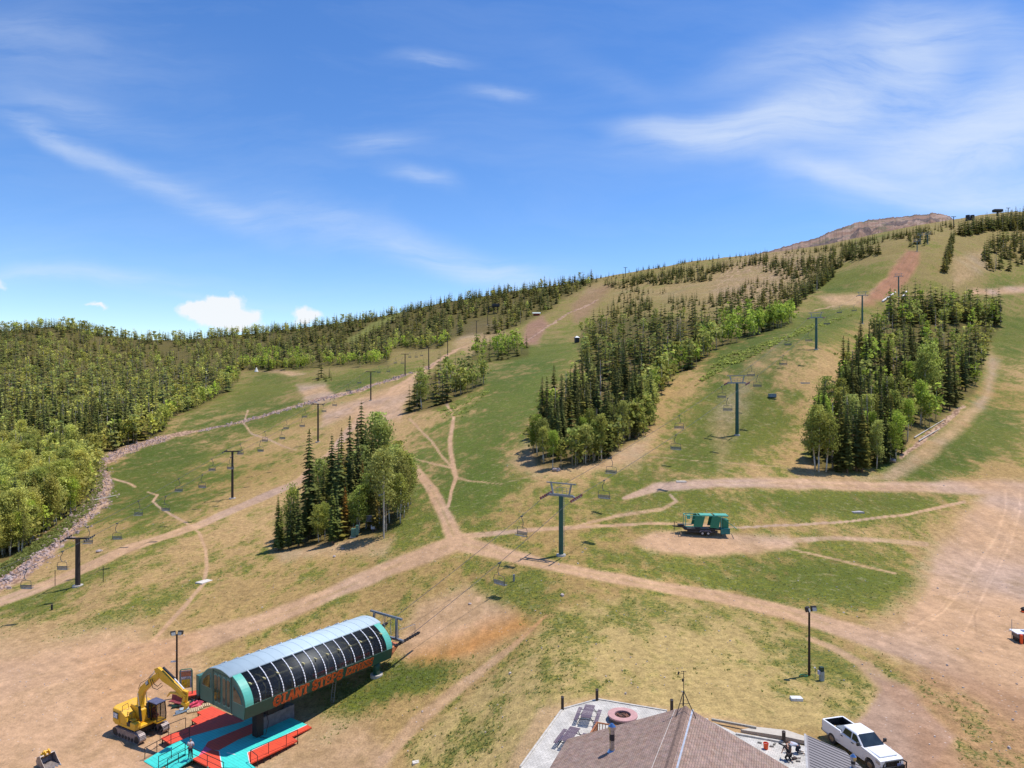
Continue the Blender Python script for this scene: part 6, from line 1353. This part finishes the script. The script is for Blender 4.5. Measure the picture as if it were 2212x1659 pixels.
for y in (-.99, .96):
    for poly in ([(830,400),(1065,400),(1000,660),(780,650)], [(1230,410),(1440,410),(1390,690),(1170,670)]): MB().prism([(m2(a), hz(b_)) for a, b_ in poly], y, y+.03, 'y').build('side_panel', TGn, gt)
MB().box((m2(1560),.1,hz(600)),(1.0,1.6,1.5)).build('rear_cabinet', TGn, gt, bevel=.02); MB().box((m2(1545),-.9,hz(755)),(m2(1660)-m2(1440),.5,hz(690)-hz(830))).build('storage_box', mat('blue_green_box', (.02,.16,.15), .45), gt, bevel=.03)
MB().box((m2(680),-.4,hz(430)),(.5,.6,.6)).build('winch_box', TGl, gt)
for x in (1000, 1140):
    for y in (-1.0, .8):
        t_ = MB().cyl((m2(x),y,.33),(m2(x),y+.2,.33),.33,n=18).build('wheel', BLACK, gt); MB().cyl((m2(x),y-.02,.33),(m2(x),y+.22,.33),.17,n=14).build('rim', mat('silver_rim', (.5,.5,.55), .4, .5), t_)
mb = MB(); mb.tube([(m2(930),-1.05,.55),(m2(960),-1.05,.75),(m2(1180),-1.05,.75),(m2(1210),-1.05,.5)], .05, 6); mb.build('fender', mat('mauve_fender', (.30,.26,.32), .5), gt)
# ================================================================== CHAIRLIFT LINES
LDIR = Vector((.69, 1, 0)).normalized()
TOWG = mat('tower_green', (.025,.10,.075), .45, var=.2, scale=1); TOWB = mat('tower_brown', (.045,.032,.028), .6, var=.3, scale=2)
GT = []
def tower_xy(u, base, vt, style, rz, label, arm=None, grp=None):
    """u, base row, crossarm row; the base sits on the ground"""
    p = at(u, base) if not isinstance(base, tuple) else base[0]
    h = (CV-vt)/F*p.y-p.z
    e = empty('lift_tower', tuple(p), rz, label, 'lift tower', grp)
    if style == 'green':
        MB().cyl((0,0,.1),(0,0,h-.1),.42*min(1, h/11)+.02,.34,20).build('column', TOWG, e, smooth=False); MB().cyl((0,0,-.5),(0,0,.2),.8,.7,16).build('footing', CONC, e)
        mb = MB(); mb.beam((-2.0,0,h),(2.0,0,h),.32,.34); mb.beam((-2.0,0,h),(-2.5,0,h-.25),.22); mb.beam((2.0,0,h),(2.5,0,h-.25),.22); mb.build('crossarm', STEEL, e)
        mb = MB(); mb.beam((-1.35,0,h),(-1.75,0,h+1.75),.20); mb.beam((1.35,0,h),(1.75,0,h+1.75),.20); mb.beam((-2.5,0,h+1.78),(2.5,0,h+1.78),.20,.16); mb.build('lifting_frame', STEEL, e)
        mb = MB()
        for x in (-.75,0,.75): mb.beam((x,.35,h),(x,.35,h+1.1),.045)
        mb.beam((-1.3,.35,h+1.1),(1.3,.35,h+1.1),.045); mb.beam((-1.3,.35,h+.6),(1.3,.35,h+.6),.03); mb.build('catwalk_rail', STEEL, e)
        for sx in (-2.6, 2.6):
            mb = MB(); mb.beam((sx,-1.6,h-.55),(sx,1.6,h-.05),.12,.22); mb.build('sheave_beam', STEEL, e)
            mb = MB(); [mb.cyl((sx-.07, y, h-.18+y*.156), (sx+.07, y, h-.18+y*.156), .21, n=14) for y in rng(-1.5, 1.5, 6)]; mb.build('sheaves', mat('sheave_red', (.20,.06,.06), .5, var=.6, scale=5), e)
        mb = MB(); [mb.beam((.46,-.18,z),(.46,.18,z),.03) for z in rng(1, h-.4, 26)]; mb.beam((.46,.18,.8),(.46,.18,h-.3),.03); mb.beam((.46,-.18,.8),(.46,-.18,h-.3),.03); mb.build('ladder', STEEL, e)
        hc = h-.0; off = 2.6
    else:
        MB().cyl((0,0,.1),(0,0,h),.40 if h < 9.5 else .30,.36 if h < 9.5 else .25,18).build('column', TOWB, e); MB().cyl((0,0,-.5),(0,0,.18),.85,.8,16).build('footing', CONC, e)
        mb = MB(); mb.beam((-1.9,0,h),(1.9,0,h),.24,.26); mb.build('crossarm', TOWB, e)
        for sx in (-1.9, 1.9):
            mb = MB(); mb.beam((sx,-1.5,h-.30),(sx,1.5,h+.15),.10,.18); mb.build('sheave_beam', STEEL, e)
            mb = MB(); [mb.cyl((sx-.05, y, h-.02+y*.15), (sx+.05, y, h-.02+y*.15), .16, n=12) for y in rng(-1.4, 1.4, 6)]; mb.build('sheaves', BLACK, e)
        if vt and 'solar' in label: MB().box((-.6,0,h+.5),(1.6,.9,.06), Matrix.Rotation(.35,3,'Y')).build('panel', STEEL, e)
        hc = h+.1; off = 1.9
    return p, h, p+Vector((0,0,hc))
rzl = math.atan2(-.69, 1)
RT = []
rt_list = [(1212,1200,1070,'nearest green lift tower, beside the road fork'),(1592,940,827,'second green lift tower, between the central trees and the right hand wood'),(1763,755,686,'third green lift tower, high on the open right slope'),
           (1862.5,699,638,'fourth green lift tower, rising behind the near end of the right hand wood')]
for u, vb, vt, lab in rt_list: RT.append(tower_xy(u, vb, vt, 'green', rzl, lab, grp='green lift towers')[2])
def far_xy(u):   # where the straight lift line crosses a sight column
    d = (u-CU)/F; t1 = RT[0]; y = (t1.x-.69*t1.y)/(d-.69); return Vector((d*y, y, ground(d*y, y)))
for u, vt, lab in [(1941,597,'fifth green lift tower, seen just above the tree tops'),(1981,521,'sixth green lift tower, standing on the brown run'),(1988,508,'seventh green lift tower, beside the upper tree clump'),(2004.5,506,'eighth green lift tower, right of the upper tree clump')]:
    p = far_xy(min(u, 1983)) if u != 2004.5 else at(2004, 527)
    if u == 1988: p = at(1988, 527)
    if u == 1981: p = at(1981, 543)
    RT.append(tower_xy(u, (p,), vt, 'green', rzl, lab, grp='green lift towers')[2])
stn_end = Vector((-24.6+.598*(Ls+3.6)-.80*2.6, 64.9+.80*(Ls+3.6)+.598*2.6, -29.2))
LINE = [stn_end]+RT[:6]
LT = []
lt_list = [(168,1266,1163,'nearest brown lift tower, thick post beside the left road'),(502,1077,975,'second brown lift tower, beside the dirt road on the green slope'),(687,955,873,'third brown lift tower, with a small solar panel, behind the grove'),
           (801,865,803,'fourth brown lift tower, beside the stony ditch'),(875,812,765,'fifth brown lift tower, above the small midslope grove'),(926,797,752,'sixth brown lift tower, half behind the midslope grove'),(967,767,724,'seventh brown lift tower, near the forest edge'),(1029,737,693,'eighth brown lift tower, on the slope below the upper clearing'),(1053,702,676,'ninth brown lift tower, in the upper clearing')]
for u, vb, vt, lab in lt_list: LT.append(tower_xy(u, vb, vt, 'brown', .02, lab, grp='brown lift towers')[2])
p0 = LT[0]+(LT[0]-LT[1]).normalized()*62; p0.z = LT[0].z-4.5; LLINE = [p0]+LT[:8]
def cable(pts, off, sag, name, label):
    segs = []
    for a, b_ in zip(pts[:-1], pts[1:]):
        d = (b_-a); L_ = d.length; n = Vector((d.y, -d.x, 0)).normalized()*off
        for i in range(12):
            t = i/12; segs.append(a+d*t+n+Vector((0,0,-4*sag*t*(1-t)*(L_/60))))
    segs.append(pts[-1]+n); mb = MB(); mb.tube(segs, .030, 5); o = mb.build(name, mat('steel_rope', (.10,.10,.11), .5, .4), None); tag(o, label, 'cable', 'haul ropes of the chairlifts'); return segs
cabs = {}
for nm, pts, off, lab in (('R', LINE, -2.6, 'uphill haul rope on the left side of the green towers'), ('R', LINE, 2.6, 'haul rope on the right side of the green towers'), ('L', LLINE, -1.9, 'haul rope on the left side of the brown towers'), ('L', LLINE, 1.9, 'haul rope on the right side of the brown towers')):
    cabs[nm, off] = cable(pts, off, .55, 'haul_rope', lab)
def on_cable(segs, u, v):
    best = None
    for a, b_ in zip(segs[:-1], segs[1:]):
        ua = CU+F*a.x/a.y; ub = CU+F*b_.x/b_.y
        if (ua-u)*(ub-u) > 0 or ua == ub: continue
        lo, hi = 0, 1
        for _ in range(20):
            m = (lo+hi)/2; q = a+(b_-a)*m
            if ((CU+F*q.x/q.y)-u)*(ua-u) > 0: lo = m
            else: hi = m
        q = a+(b_-a)*lo; dv = abs(CV-F*q.z/q.y-v)
        if best is None or dv < best[0]: best = (dv, q, (b_-a).normalized())
    return best
CHM = mat('chair_steel', (.10,.11,.115), .5, .4); CHS = mat('chair_slats', (.16,.17,.18), .55, var=.3)
def make_chair(w_, label, group):
    e = empty('lift_chair', (0,0,0), 0, label, 'lift chair', group); r_ = w_/2
    mb = MB(); mb.box((0,0,-.05),(.16,.45,.18)); mb.build('grip', CHM, e)
    MB().tube([(0,0,-.1),(.02,.0,-.4),(.28,.0,-.8),(.30,.0,-1.3),(.05,.0,-1.62)], .045, 7).build('hanger', CHM, e)
    MB().tube([(-r_,.05,-2.85),(-r_-.03,.1,-2.3),(-r_+.08,.05,-1.72),(0,0,-1.62),(r_-.08,.05,-1.72),(r_+.03,.1,-2.3),(r_,.05,-2.85)], .035, 7).build('bail', CHM, e)
    mb = MB(); [mb.box((0,-.02-.11*k,-2.82),(w_,.085,.04)) for k in range(5)]; mb.beam((-r_,.05,-2.85),(r_,.05,-2.85),.06); mb.build('seat', CHS, e)
    mb = MB(); [mb.box((0,.07+.02*k,-2.68+.12*k),(w_,.03,.085)) for k in range(4)]; mb.build('backrest', CHS, e)
    MB().tube([(-r_,.0,-2.5),(-r_,-.5,-2.55),(r_,-.5,-2.55),(r_,.0,-2.5)], .02, 6).build('armrest_bar', CHM, e)
    return e
ch_r = [(1079,1217),(1127,1112),(1305,1039),(1320,995),(1460,943),(1467,902),(1559,834),(1572,859),(1622,792),(1636,809),(1692,767),(1702,727),(1747,717),(1786,680),(1813,666),(1845,659)]
ch_l = [(57,1219),(135,1200),(190,1140),(253,1130),(299,1085),(358,1075),(386,1037),(437,1028),(458,993),(498,1000),(519,961),(563,954),(572,935),(610,930),(618,910),(653,905),(658,885),(700,870),(723,859),(752,831),(776,812),(818,790),(839,787),(854,776),(869,770),(885,762),(899,761),(911,758)]
WH = {0: 'nearest', 1: 'second nearest', 2: 'third nearest', 3: 'fourth nearest', 4: 'fifth nearest', 5: 'sixth nearest', 6: 'seventh nearest', 7: 'eighth nearest', 8: 'ninth nearest', 9: 'tenth nearest'}
for nm, lst, w_, off in (('R', ch_r, 2.0, 2.6), ('L', ch_l, 1.55, 1.9)):
    grp = 'quad chairs hanging on the green towered lift' if nm == 'R' else 'chairs hanging on the brown towered lift'
    proto = make_chair(w_, 'lift chair', grp); used = 0; tow = [None]
    cand = []
    for (u, v) in lst:
        bs = [(s_, on_cable(cabs[nm, s_], u, v)) for s_ in (-off, off)]; bs = [b for b in bs if b[1]]
        if not bs: continue
        s_, b = min(bs, key=lambda b: b[1][0]); cand.append((b[1].y, s_, b, u, v))
    cand.sort(key=lambda c: c[0]); 
    for i, (yy, s_, b, u, v) in enumerate(cand):
        o = proto if i == 0 else copy_tree(proto)
        o.location = b[1]; o.rotation_euler = (0, 0, math.atan2(-b[2].x, b[2].y)+(math.pi if s_ > 0 else 0))
        T_ = RT if nm == 'R' else LT; k = min(range(len(T_)), key=lambda k: (T_[k]-b[1]).length); side = 'downhill of' if b[1].y < T_[k].y else 'uphill of'
        ordn = ['first','second','third','fourth','fifth','sixth','seventh','eighth','ninth'][k]; nn = ['first','second','third','fourth','fifth'][sum(1 for c in cand[:i] if c[1] == s_ and min(range(len(T_)), key=lambda q: (T_[q]-c[2][1]).length) == k) % 5]
        o['label'] = f"empty {'quad' if nm == 'R' else 'double'} chair, {nn} on the {'left' if s_ < 0 else 'right'} rope near the {ordn} {'green' if nm == 'R' else 'brown'} tower"
        print('chair', nm, round(b[0], 1), round(yy))
# ================================================================== THINGS AROUND THE GROVE AND SLOPE
p = at(768, 1160); e = empty('transformer_box', tuple(p), .1, 'green electrical transformer box with tall stand at the foot of the grove', 'electrical box'); TB = mat('utility_green', (.09,.20,.15), .5)
MB().box((-.35,.2,.75),(.9,.8,1.5)).build('cabinet', TB, e, bevel=.03); MB().box((.3,-.2,1.3),(.5,.5,1.8)).build('tall_cabinet', TB, e, bevel=.03); MB().hexa([(.1,-.4,0),(.5,-.4,0),(.5,.0,0),(.1,.0,0),(.14,-.4,.45),(.46,-.4,.45),(.46,0,.45),(.14,0,.45)]).build('stand', BLACK, e); MB().box((-.35,.2,-.02),(1.3,1.1,.12)).build('pad', CONC, e)
MB().cyl((.3,-.2,2.1),(.3,-.2,3.6),.03,n=6).build('antenna', STEEL, e)
p = at(803, 1142); e = empty('control_board', tuple(p), .1, 'grey control panel board on posts among the grove trunks', 'control panel')
MB().box((0,0,1.9),(2.0,.2,1.1)).build('panel', mat('slate_panel', (.12,.12,.16), .5), e); MB().box((0,0,2.48),(2.1,.3,.06)).build('hood', WLN, e); [MB().beam((x,.0,0),(x,0,1.9),.12).build('post', DARK, e) for x in (-.9,.9)]
p = at(806, 1148); e = empty('junction_box', tuple(p), 0, 'small grey junction box beside the pole in the grove', 'electrical box'); MB().box((0,0,.75),(.75,.4,.6)).build('case', mat('grey_case2', (.42,.43,.48), .5), e); MB().box((0,0,1.07),(.8,.45,.05)).build('lid', WLN, e); MB().box((0,0,.22),(.3,.2,.45)).build('leg', DARK, e)
p = at(829.5, 1163); e = empty('utility_pole', tuple(p), 0, 'pale slender wooden pole at the right front of the grove', 'pole'); MB().cyl((0,0,-.3),(0,0,11.0),.13,.08,10).build('shaft', mat('pale_pole', (.48,.42,.33), .9, scale=15), e); MB().box((-.5,0,7.6),(.9,.25,.3)).build('fitting', STEEL, e)
def stake(u, vb, vt, lab, r_=.05, m=DARK):
    p = at(u, vb); h = (vb-vt)/ppd(p.y); o = MB().cyl((0,0,-.2),(0,0,h),r_,n=8).build('marker_post', m); o.location = p; tag(o, lab, 'post', 'slope marker posts'); return o
stake(119,1266,1232,'thin dark stake left of the nearest brown lift tower'); stake(223,1258,1224,'thin dark stake right of the nearest brown lift tower'); stake(1110,1256,1241,'short grey post in the grass beside the lowest lift chair', .15, STEEL)
stake(112,1318,1306,'short dark stub post with pale cloth below the left road', .14); stake(1936,1022,1003,'small grey post in front of the right hand wood', .10, STEEL) if False else None
p = at(1246, 740); e = empty('operator_hut', tuple(p), .2, 'small dark hut at the top left of the central tree band', 'hut'); MB().box((0,0,1.6),(2.6,2.6,3.2)).build('wall', DARK, e); MB().hexa([(-1.7,-1.7,3.2),(1.7,-1.7,3.2),(1.7,1.7,3.2),(-1.7,1.7,3.2),(-.1,-.1,4.4),(.1,-.1,4.4),(.1,.1,4.4),(-.1,.1,4.4)]).build('roof', STEEL, e)
p = at(1159, 682); e = empty('trail_shelter', tuple(p), 0, 'small red shelter with pale roof beside the upper track', 'shelter'); MB().box((0,0,1.2),(7,3,2.4)).build('wall', mat('barn_red', (.25,.05,.03), .8), e); MB().hexa([(-4.5,-2.4,2.4),(4.5,-2.4,2.4),(4.5,2.4,2.4),(-4.5,2.4,2.4),(-4.5,-.2,3.8),(4.5,-.2,3.8),(4.5,.2,3.8),(-4.5,.2,3.8)]).build('roof', mat('pale_roof', (.5,.55,.5), .6), e)
p = at(1071, 677); e = empty('upper_lift_station', tuple(p), .1, 'dark lift terminal on posts in the upper clearing', 'lift station'); MB().box((0,0,9.5),(9,7,3.6)).build('housing', DARK, e, bevel=.4); [MB().cyl((x,0,-1),(x,0,8),.45,n=10).build('leg', DARK, e) for x in (-9,-2.5,2.5)]; MB().beam((-9,0,8),(2.5,0,8),.7).build('beam', DARK, e)
for u, v, w_, lab in ((2155, 462, 12, 'dark lift station on the skyline at far right'), (2096, 472, 9, 'dark twin tank structure on the skyline right of the rocky summit')):
    p = at(u, v+4) or at(u, v+12); e = empty('summit_station', tuple(p), 0, lab, 'summit station')
    if u > 2100: MB().box((0,0,6.5),(w_,6,4)).build('housing', DARK, e, bevel=1.2); MB().cyl((0,0,-2),(0,0,5),1.2,n=8).build('mast', DARK, e)
    else: [MB().cyl((x,0,-2),(x,0,6.5),2.6,2.3,12).build('tank', DARK, e) for x in (-3.2, 2.6)]
for u, v, h, lab in ((2178,466,10,'tiny lift tower on the skyline at far right'),(2060,492,12,'tiny lift tower on the ridge right of the rocky summit'),(1351,590,13,'tiny lift tower on the ridge above the open run'),(1240,618,13,'tiny lift tower sticking out of the ridge trees'),(1098,634,12,'tiny lift tower above the trees on the left ridge')):
    p = at(u, v) or at(u, v+8)
    if p is None: continue
    e = empty('ridge_lift_tower', tuple(p), 0, lab, 'lift tower', 'distant ridge lift towers'); MB().cyl((0,0,-2),(0,0,h),.4,n=8).build('column', DARK, e); MB().beam((-2.6,0,h),(2.6,0,h),.5).build('crossarm', DARK, e)
p = at(554, 803); e = empty('tent', tuple(p), 0, 'small white conical tent at the far edge of the upper meadow', 'tent'); MB().cyl((0,0,0),(0,0,3.6),1.6,.1,12).build('canvas', mat('white_canvas', (.8,.78,.74), .9), e); MB().cyl((0,0,3.4),(0,0,4.1),.06,n=6).build('poles', DARK, e)
for u, v, w_, lab in ((1935,632,.5,'pale snowmaking pipe across the dirt left of the fifth green tower'),):
    a = at(1906, 653); b_ = at(1934, 634); simple('pipe', 'long pale pipe lying on the dirt beside the fourth green tower', 'pipe', (0,0,0), 0, lambda m: m.cyl(a+Vector((0,0,.7)), b_+Vector((0,0,.7)), .55, n=8), WLN, 'pale pipes on the slope')
a = at(1948, 646); b_ = at(1958, 632); simple('pipe', 'short pale pipe on the dirt near the fifth green tower', 'pipe', (0,0,0), 0, lambda m: m.cyl(a+Vector((0,0,.7)), b_+Vector((0,0,.7)), .5, n=8), WLN, 'pale pipes on the slope')
def slabthing(u, v, sx, sy, h, rz, name, lab, cat, m, grp=None):
    return simple(name, lab, cat, tuple(at(u, v)+Vector((0,0,.02))), rz, lambda mb: mb.hexa([(-sx,-sy,-.3),(sx,-sy*.9,-.3),(sx*.95,sy,-.3),(-sx,sy,-.3),(-sx*.95,-sy,h),(sx,-sy*.9,h),(sx*.9,sy,h),(-sx*.9,sy,h)]), m, grp)
PALE = mat('pale_board', (.62,.56,.48), .8, var=.15)
slabthing(441,1257,.8,1.1,.10,-.5,'wooden_ramp','pale flat board bridging the foot trail on the left slope','board',PALE); slabthing(1738,827,1.3,.8,.10,0,'pale_slab','pale slab lying in the grass below the third green tower','slab',PALE,'pale slabs in the grass')
slabthing(1495,931+110,1.1,.8,.3,0,'pale_slab','white slab at the near edge of the upper dirt track','slab',PALE,'pale slabs in the grass') if False else slabthing(1471,1041,1.0,.5,.15,0,'pale_slab','white slab at the edge of the dirt track above the green trailer','slab',PALE,'pale slabs in the grass')
slabthing(1720,1512,.52,.30,.22,-.05,'concrete_cover','white rectangular utility cover set in the lawn','utility cover',mat('white_cover', (.68,.68,.66), .7)); slabthing(900,1647,.38,.24,.05,.3,'pale_slab','flat pale stone on the sandy track at the bottom','slab',PALE,'pale slabs in the grass')
slabthing(1851,1106,1.1,.7,.08,.1,'bedrock_slab','flat grey rock at the bend of the small trail','rock',mat('grey_rock', (.35,.33,.33), .9),'grey rocks on the slope')
simple('equipment_box', 'grey box lying in the grass right of the second green tower', 'box', tuple(at(1668,858)), 0, lambda m: m.box((0,0,.5),(2.0,1.2,1.0)), mat('blue_grey_metal', (.25,.32,.38)))
BOUL = mat('boulder', (.42,.34,.31), .95, var=.35, scale=3, bump=.5)
for i, (u, v, r_, lab) in enumerate([(1202,1017,.9,'pale boulder at the near tip of the central tree band'),(1928,997,1.0,'white boulder at the front right of the right hand wood'),(1370,924,.9,'pale boulder at the right edge of the central band'),(18,1252,.9,'large boulder in the stony creek at the left edge'),(214,1192,.6,'grey boulder in the creek near the first brown tower'),(722,1203,.35,'white stone below the grove'),(740,1186,.3,'smaller white stone below the grove'),(1015,1305+0,.25,'white stone in the rough grass left of the lawn'),(1215,1287,.35,'pale stone on the rough slope beside the chair shadow')]):
    simple('boulder', lab, 'boulder', tuple(at(u, v)), i, lambda m: m.blob((0,0,r_*.25), (r_, r_*.75, r_*.5), i+3, 9, 6, .22), BOUL, 'boulders on the slope')
# logs and brush at the wood edges
LOG = mat('bleached_log', (.52,.47,.41), .9, var=.3, scale=8)
for (u0, v0, u1, v1, r_, lab) in [(1975,948,2040,908,.15,'long bleached log at the right edge of the right hand wood'),(1985,955,2030,928,.15,'thin bleached log below the longer one at the right hand wood'),(1238,872,1262,881,.25,'fallen pale log below the small midslope grove'),(430,0,0,0,0,'')]:
    if r_ == 0: continue
    a = at(u0, v0); b_ = at(u1, v1); simple('fallen_log', lab, 'log', (0,0,0), 0, lambda m: m.cyl(a+Vector((0,0,.35)), b_+Vector((0,0,.3)), r_, r_*.5, 8), LOG, 'fallen logs')
a = at(440,1208); simple('fallen_log', 'bleached log lying across the creek stones', 'log', (0,0,0), 0, lambda m: m.cyl(at(205,1083)+Vector((0,0,.4)), at(252,1073)+Vector((0,0,.4)), .16, .08, 8), LOG, 'fallen logs')
# right edge: white topped trailer with orange wheels, orange saw beyond
p = at(2201, 1388); e = empty('equipment_cart', tuple(p), -.08, 'white topped cart with orange end posts at the right edge on the dirt', 'cart')
MB().box((.75,.5,1.02),(2.1,1.5,.10)).build('top', mat('white_sheet', (.82,.82,.85), .5), e); MB().box((1.1,.5,1.09),(.9,.9,.03)).build('solar_panel', mat('blue_panel', (.12,.16,.30), .3), e)
MB().box((.8,.35,.72),(1.9,1.2,.45)).build('body', mat('grey_brown_body', (.17,.14,.13), .6), e); MB().box((.8,.4,.28),(1.8,1.1,.35)).build('base', DARK, e)
for x in (.05, 1.45): MB().box((x,-.34,.50),(.30,.22,1.0)).build('end_post', ORB, e, bevel=.08)
MB().cyl((-.15,1.0,0),(-.15,1.0,2.2),.03,n=6).build('flag_pole', STEEL, e)
e = empty('hand_auger', tuple(at(2208, 1322)), 0, 'dark machine with orange base lying at the right edge', 'machine'); MB().blob((.3,0,.35),(.45,.3,.3),4,10,6,.2).build('motor', DARK, e); MB().box((.2,-.2,.12),(.8,.3,.1)).build('skid', ORB, e)
# utility pedestal and tap on the lawn
p = at(1774, 1470); e = empty('utility_pedestal', tuple(p), .1, 'grey and dark green utility pedestal on the lawn beside the floodlight pole', 'electrical box'); MB().box((.05,0,.45),(.36,.34,.9)).build('lower_case', mat('grey_lower', (.36,.38,.36), .5), e); MB().box((.03,0,1.08),(.34,.34,.42)).build('upper_case', mat('black_green', (.02,.05,.035), .5), e); MB().box((-.24,-.02,.78),(.16,.26,.36)).build('meter', mat('lilac_meter', (.45,.44,.55), .5), e)
p = at(1761, 1467); e = empty('water_tap', tuple(p), 0, 'thin upright standpipe with white head beside the floodlight pole', 'tap'); MB().cyl((0,0,0),(0,0,1.05),.025,n=6).build('pipe', STEEL, e); MB().box((-.04,0,1.08),(.14,.1,.1)).build('head', WLN, e)
simple('garden_hose', 'green hose coiled at the foot of the lawn floodlight pole', 'hose', tuple(at(1738,1461)), 0, lambda m: m.tube([(-.5,0,.05),(-.3,.2,.1),(0,.25,.08),(.3,.1,.1),(.2,-.15,.08),(-.2,-.1,.05)], .05, 6), mat('hose_green', (.03,.16,.07), .5))
# ================================================================== SCATTER: stones, bushes, tufts (uncountable)
def stones(n, sampler, rad, name, m, seed, label):
    r = random.Random(seed); mb = MB()
    for k in range(n):
        p = sampler(r)
        if p is None: continue
        R_ = r.uniform(*rad)*(1.7 if r.random() < .08 else 1); a = r.random()*6.28; c, s_ = math.cos(a)*R_, math.sin(a)*R_
        V = [(-c,-s_,-.1),(s_*.8,-c*.8,-.1),(c,s_,-.1),(-s_*.8,c*.8,-.1)]; h = R_*r.uniform(.4,.9)
        T = [(x*.6+r.uniform(-.2,.2)*R_, y*.6+r.uniform(-.2,.2)*R_, h*r.uniform(.7,1.1)) for x, y, _ in V]
        mb.hexa([(x+p.x, y+p.y, z+p.z) for x, y, z in V+T])
    o = mb.build(name, m); return tag(o, label, 'stones', kind='stuff')
CRK = [(-60,1284,19),(30,1240,18),(100,1190,18),(165,1128,19),(214,1082,19),(224,1040,13),(210,1000,6),(240,985,9),(300,962,8),(360,945,6)]
CRK2 = [(430,932,3),(520,912,3.5),(600,890,4),(680,868,4),(760,848,3.5),(830,825,3.5),(890,805,3)]
def along(line, r):
    t = r.random()*(len(line)-1); k = int(t); f = t-k; u = line[k][0]*(1-f)+line[k+1][0]*f; v = line[k][1]*(1-f)+line[k+1][1]*f; w_ = line[k][2]
    return at(u+r.gauss(0,w_*.7), v+r.gauss(0,w_*.45))
stones(2300, lambda r: along(CRK, r), (.12,.42), 'creek_stones', mat('creek_stone', (.48,.35,.30), .95, var=.5, scale=.8), 3, 'pinkish grey stones filling the creek bed')
stones(700, lambda r: along(CRK2, r), (.2,.6), 'ditch_stones', mat('creek_stone', (.46,.37,.34)), 4, 'pale stones lining the ditch across the slope')
def anywhere(r):
    u = r.uniform(0, 2212); v = r.uniform(1000, 1655)**1.0; return at(u, v) if not (470 < u < 860 and v > 1480) and not (1110 < u < 1900 and v > 1500) else None
stones(900, anywhere, (.05,.14), 'loose_stones', mat('pale_stone', (.50,.42,.36), .95, var=.3, scale=2), 5, 'small pale stones strewn over the slope')
def tufts(n, sampler, name, m, seed, label, size=(.18,.42), blades=7):
    r = random.Random(seed); V = []; Fc = []; Sh = []
    for k in range(n):
        p = sampler(r)
        if p is None: continue
        R_ = r.uniform(*size); s0 = r.uniform(.7,1.2)
        for b_ in range(blades):
            a = r.random()*6.28; c, s_ = math.cos(a), math.sin(a); d = R_*r.uniform(.3,1); h = R_*r.uniform(.45,.95); q = len(V); w_ = R_*.30
            x, y = p.x+c*d*.4, p.y+s_*d*.4
            V += [(x-s_*w_, y+c*w_, p.z-.03), (x+s_*w_, y-c*w_, p.z-.03), (x+c*d*.9, y+s_*d*.9, p.z+h)]; Fc.append((q, q+1, q+2)); Sh.append(s0*r.uniform(.7,1.25))
    me = mesh_from(name, np.array(V), Fc, Sh, [m]); o = bpy.data.objects.new(name, me); COL.objects.link(o); return tag(o, label, 'grass', kind='stuff')
GRM = leafmat('turf_blades', (.26,.29,.085), .4); SHB = leafmat('shrub_leaves', (.42,.46,.12), .4)
def byturf(r):
    for _ in range(6):
        u = r.uniform(0, 2212) if r.random() < .5 else r.uniform(0, 1250); v = r.uniform(1120, 1655)
        i = int(np.searchsorted(Ug, u)); j = int(np.nonzero(VG[i] <= v)[0][0])
        if tuft[i, j] > .22+r.random()*.6 and not (1110 < u < 1760 and v > 1500): 
            if 300 < u < 700 and v > 1520: continue
            return at(u, v)
    return None
tufts(7500, byturf, 'grass_tufts', GRM, 6, 'short green grass tufts dotted over the slopes', (.08,.22), 6)
def inp(pts):
    xs = [q[0] for q in pts]; yy = [q[1] for q in pts]
    def f(r):
        for _ in range(20):
            u = r.uniform(min(xs), max(xs)); v = r.uniform(min(yy), max(yy))
            if inpoly(np.array([u]), np.array([v]), pts)[0]: return at(u, v)
    return f
tufts(520, inp([(1500,835),(1560,770),(1640,745),(1720,712),(1880,668),(1700,735),(1640,765),(1560,800)]), 'willow_scrub', SHB, 8, 'low yellow green scrub below the central tree band', (.4,1.1), 14)
tufts(70, inp([(940,890),(1060,840),(1050,860),(1000,900),(960,905)]), 'slope_scrub', SHB, 9, 'low scrub below the small midslope grove', (.4,.9), 10)
tufts(1300, inp([(0,1222),(60,1185),(120,1140),(180,1090),(205,1060),(205,1000),(225,990),(225,1040),(210,1090),(120,1170),(0,1250)]), 'creek_grass', GRM, 10, 'rough grass along the creek bank', (.3,.7), 8)
tufts(260, inp([(1500,690),(1560,650),(1700,600),(1800,590),(1760,640),(1700,665),(1600,680)]), 'mountain_scrub', leafmat('dull_scrub', (.16,.17,.07), .3), 12, 'dull green scrub on the upper mountainside', (.5,1.3), 8)
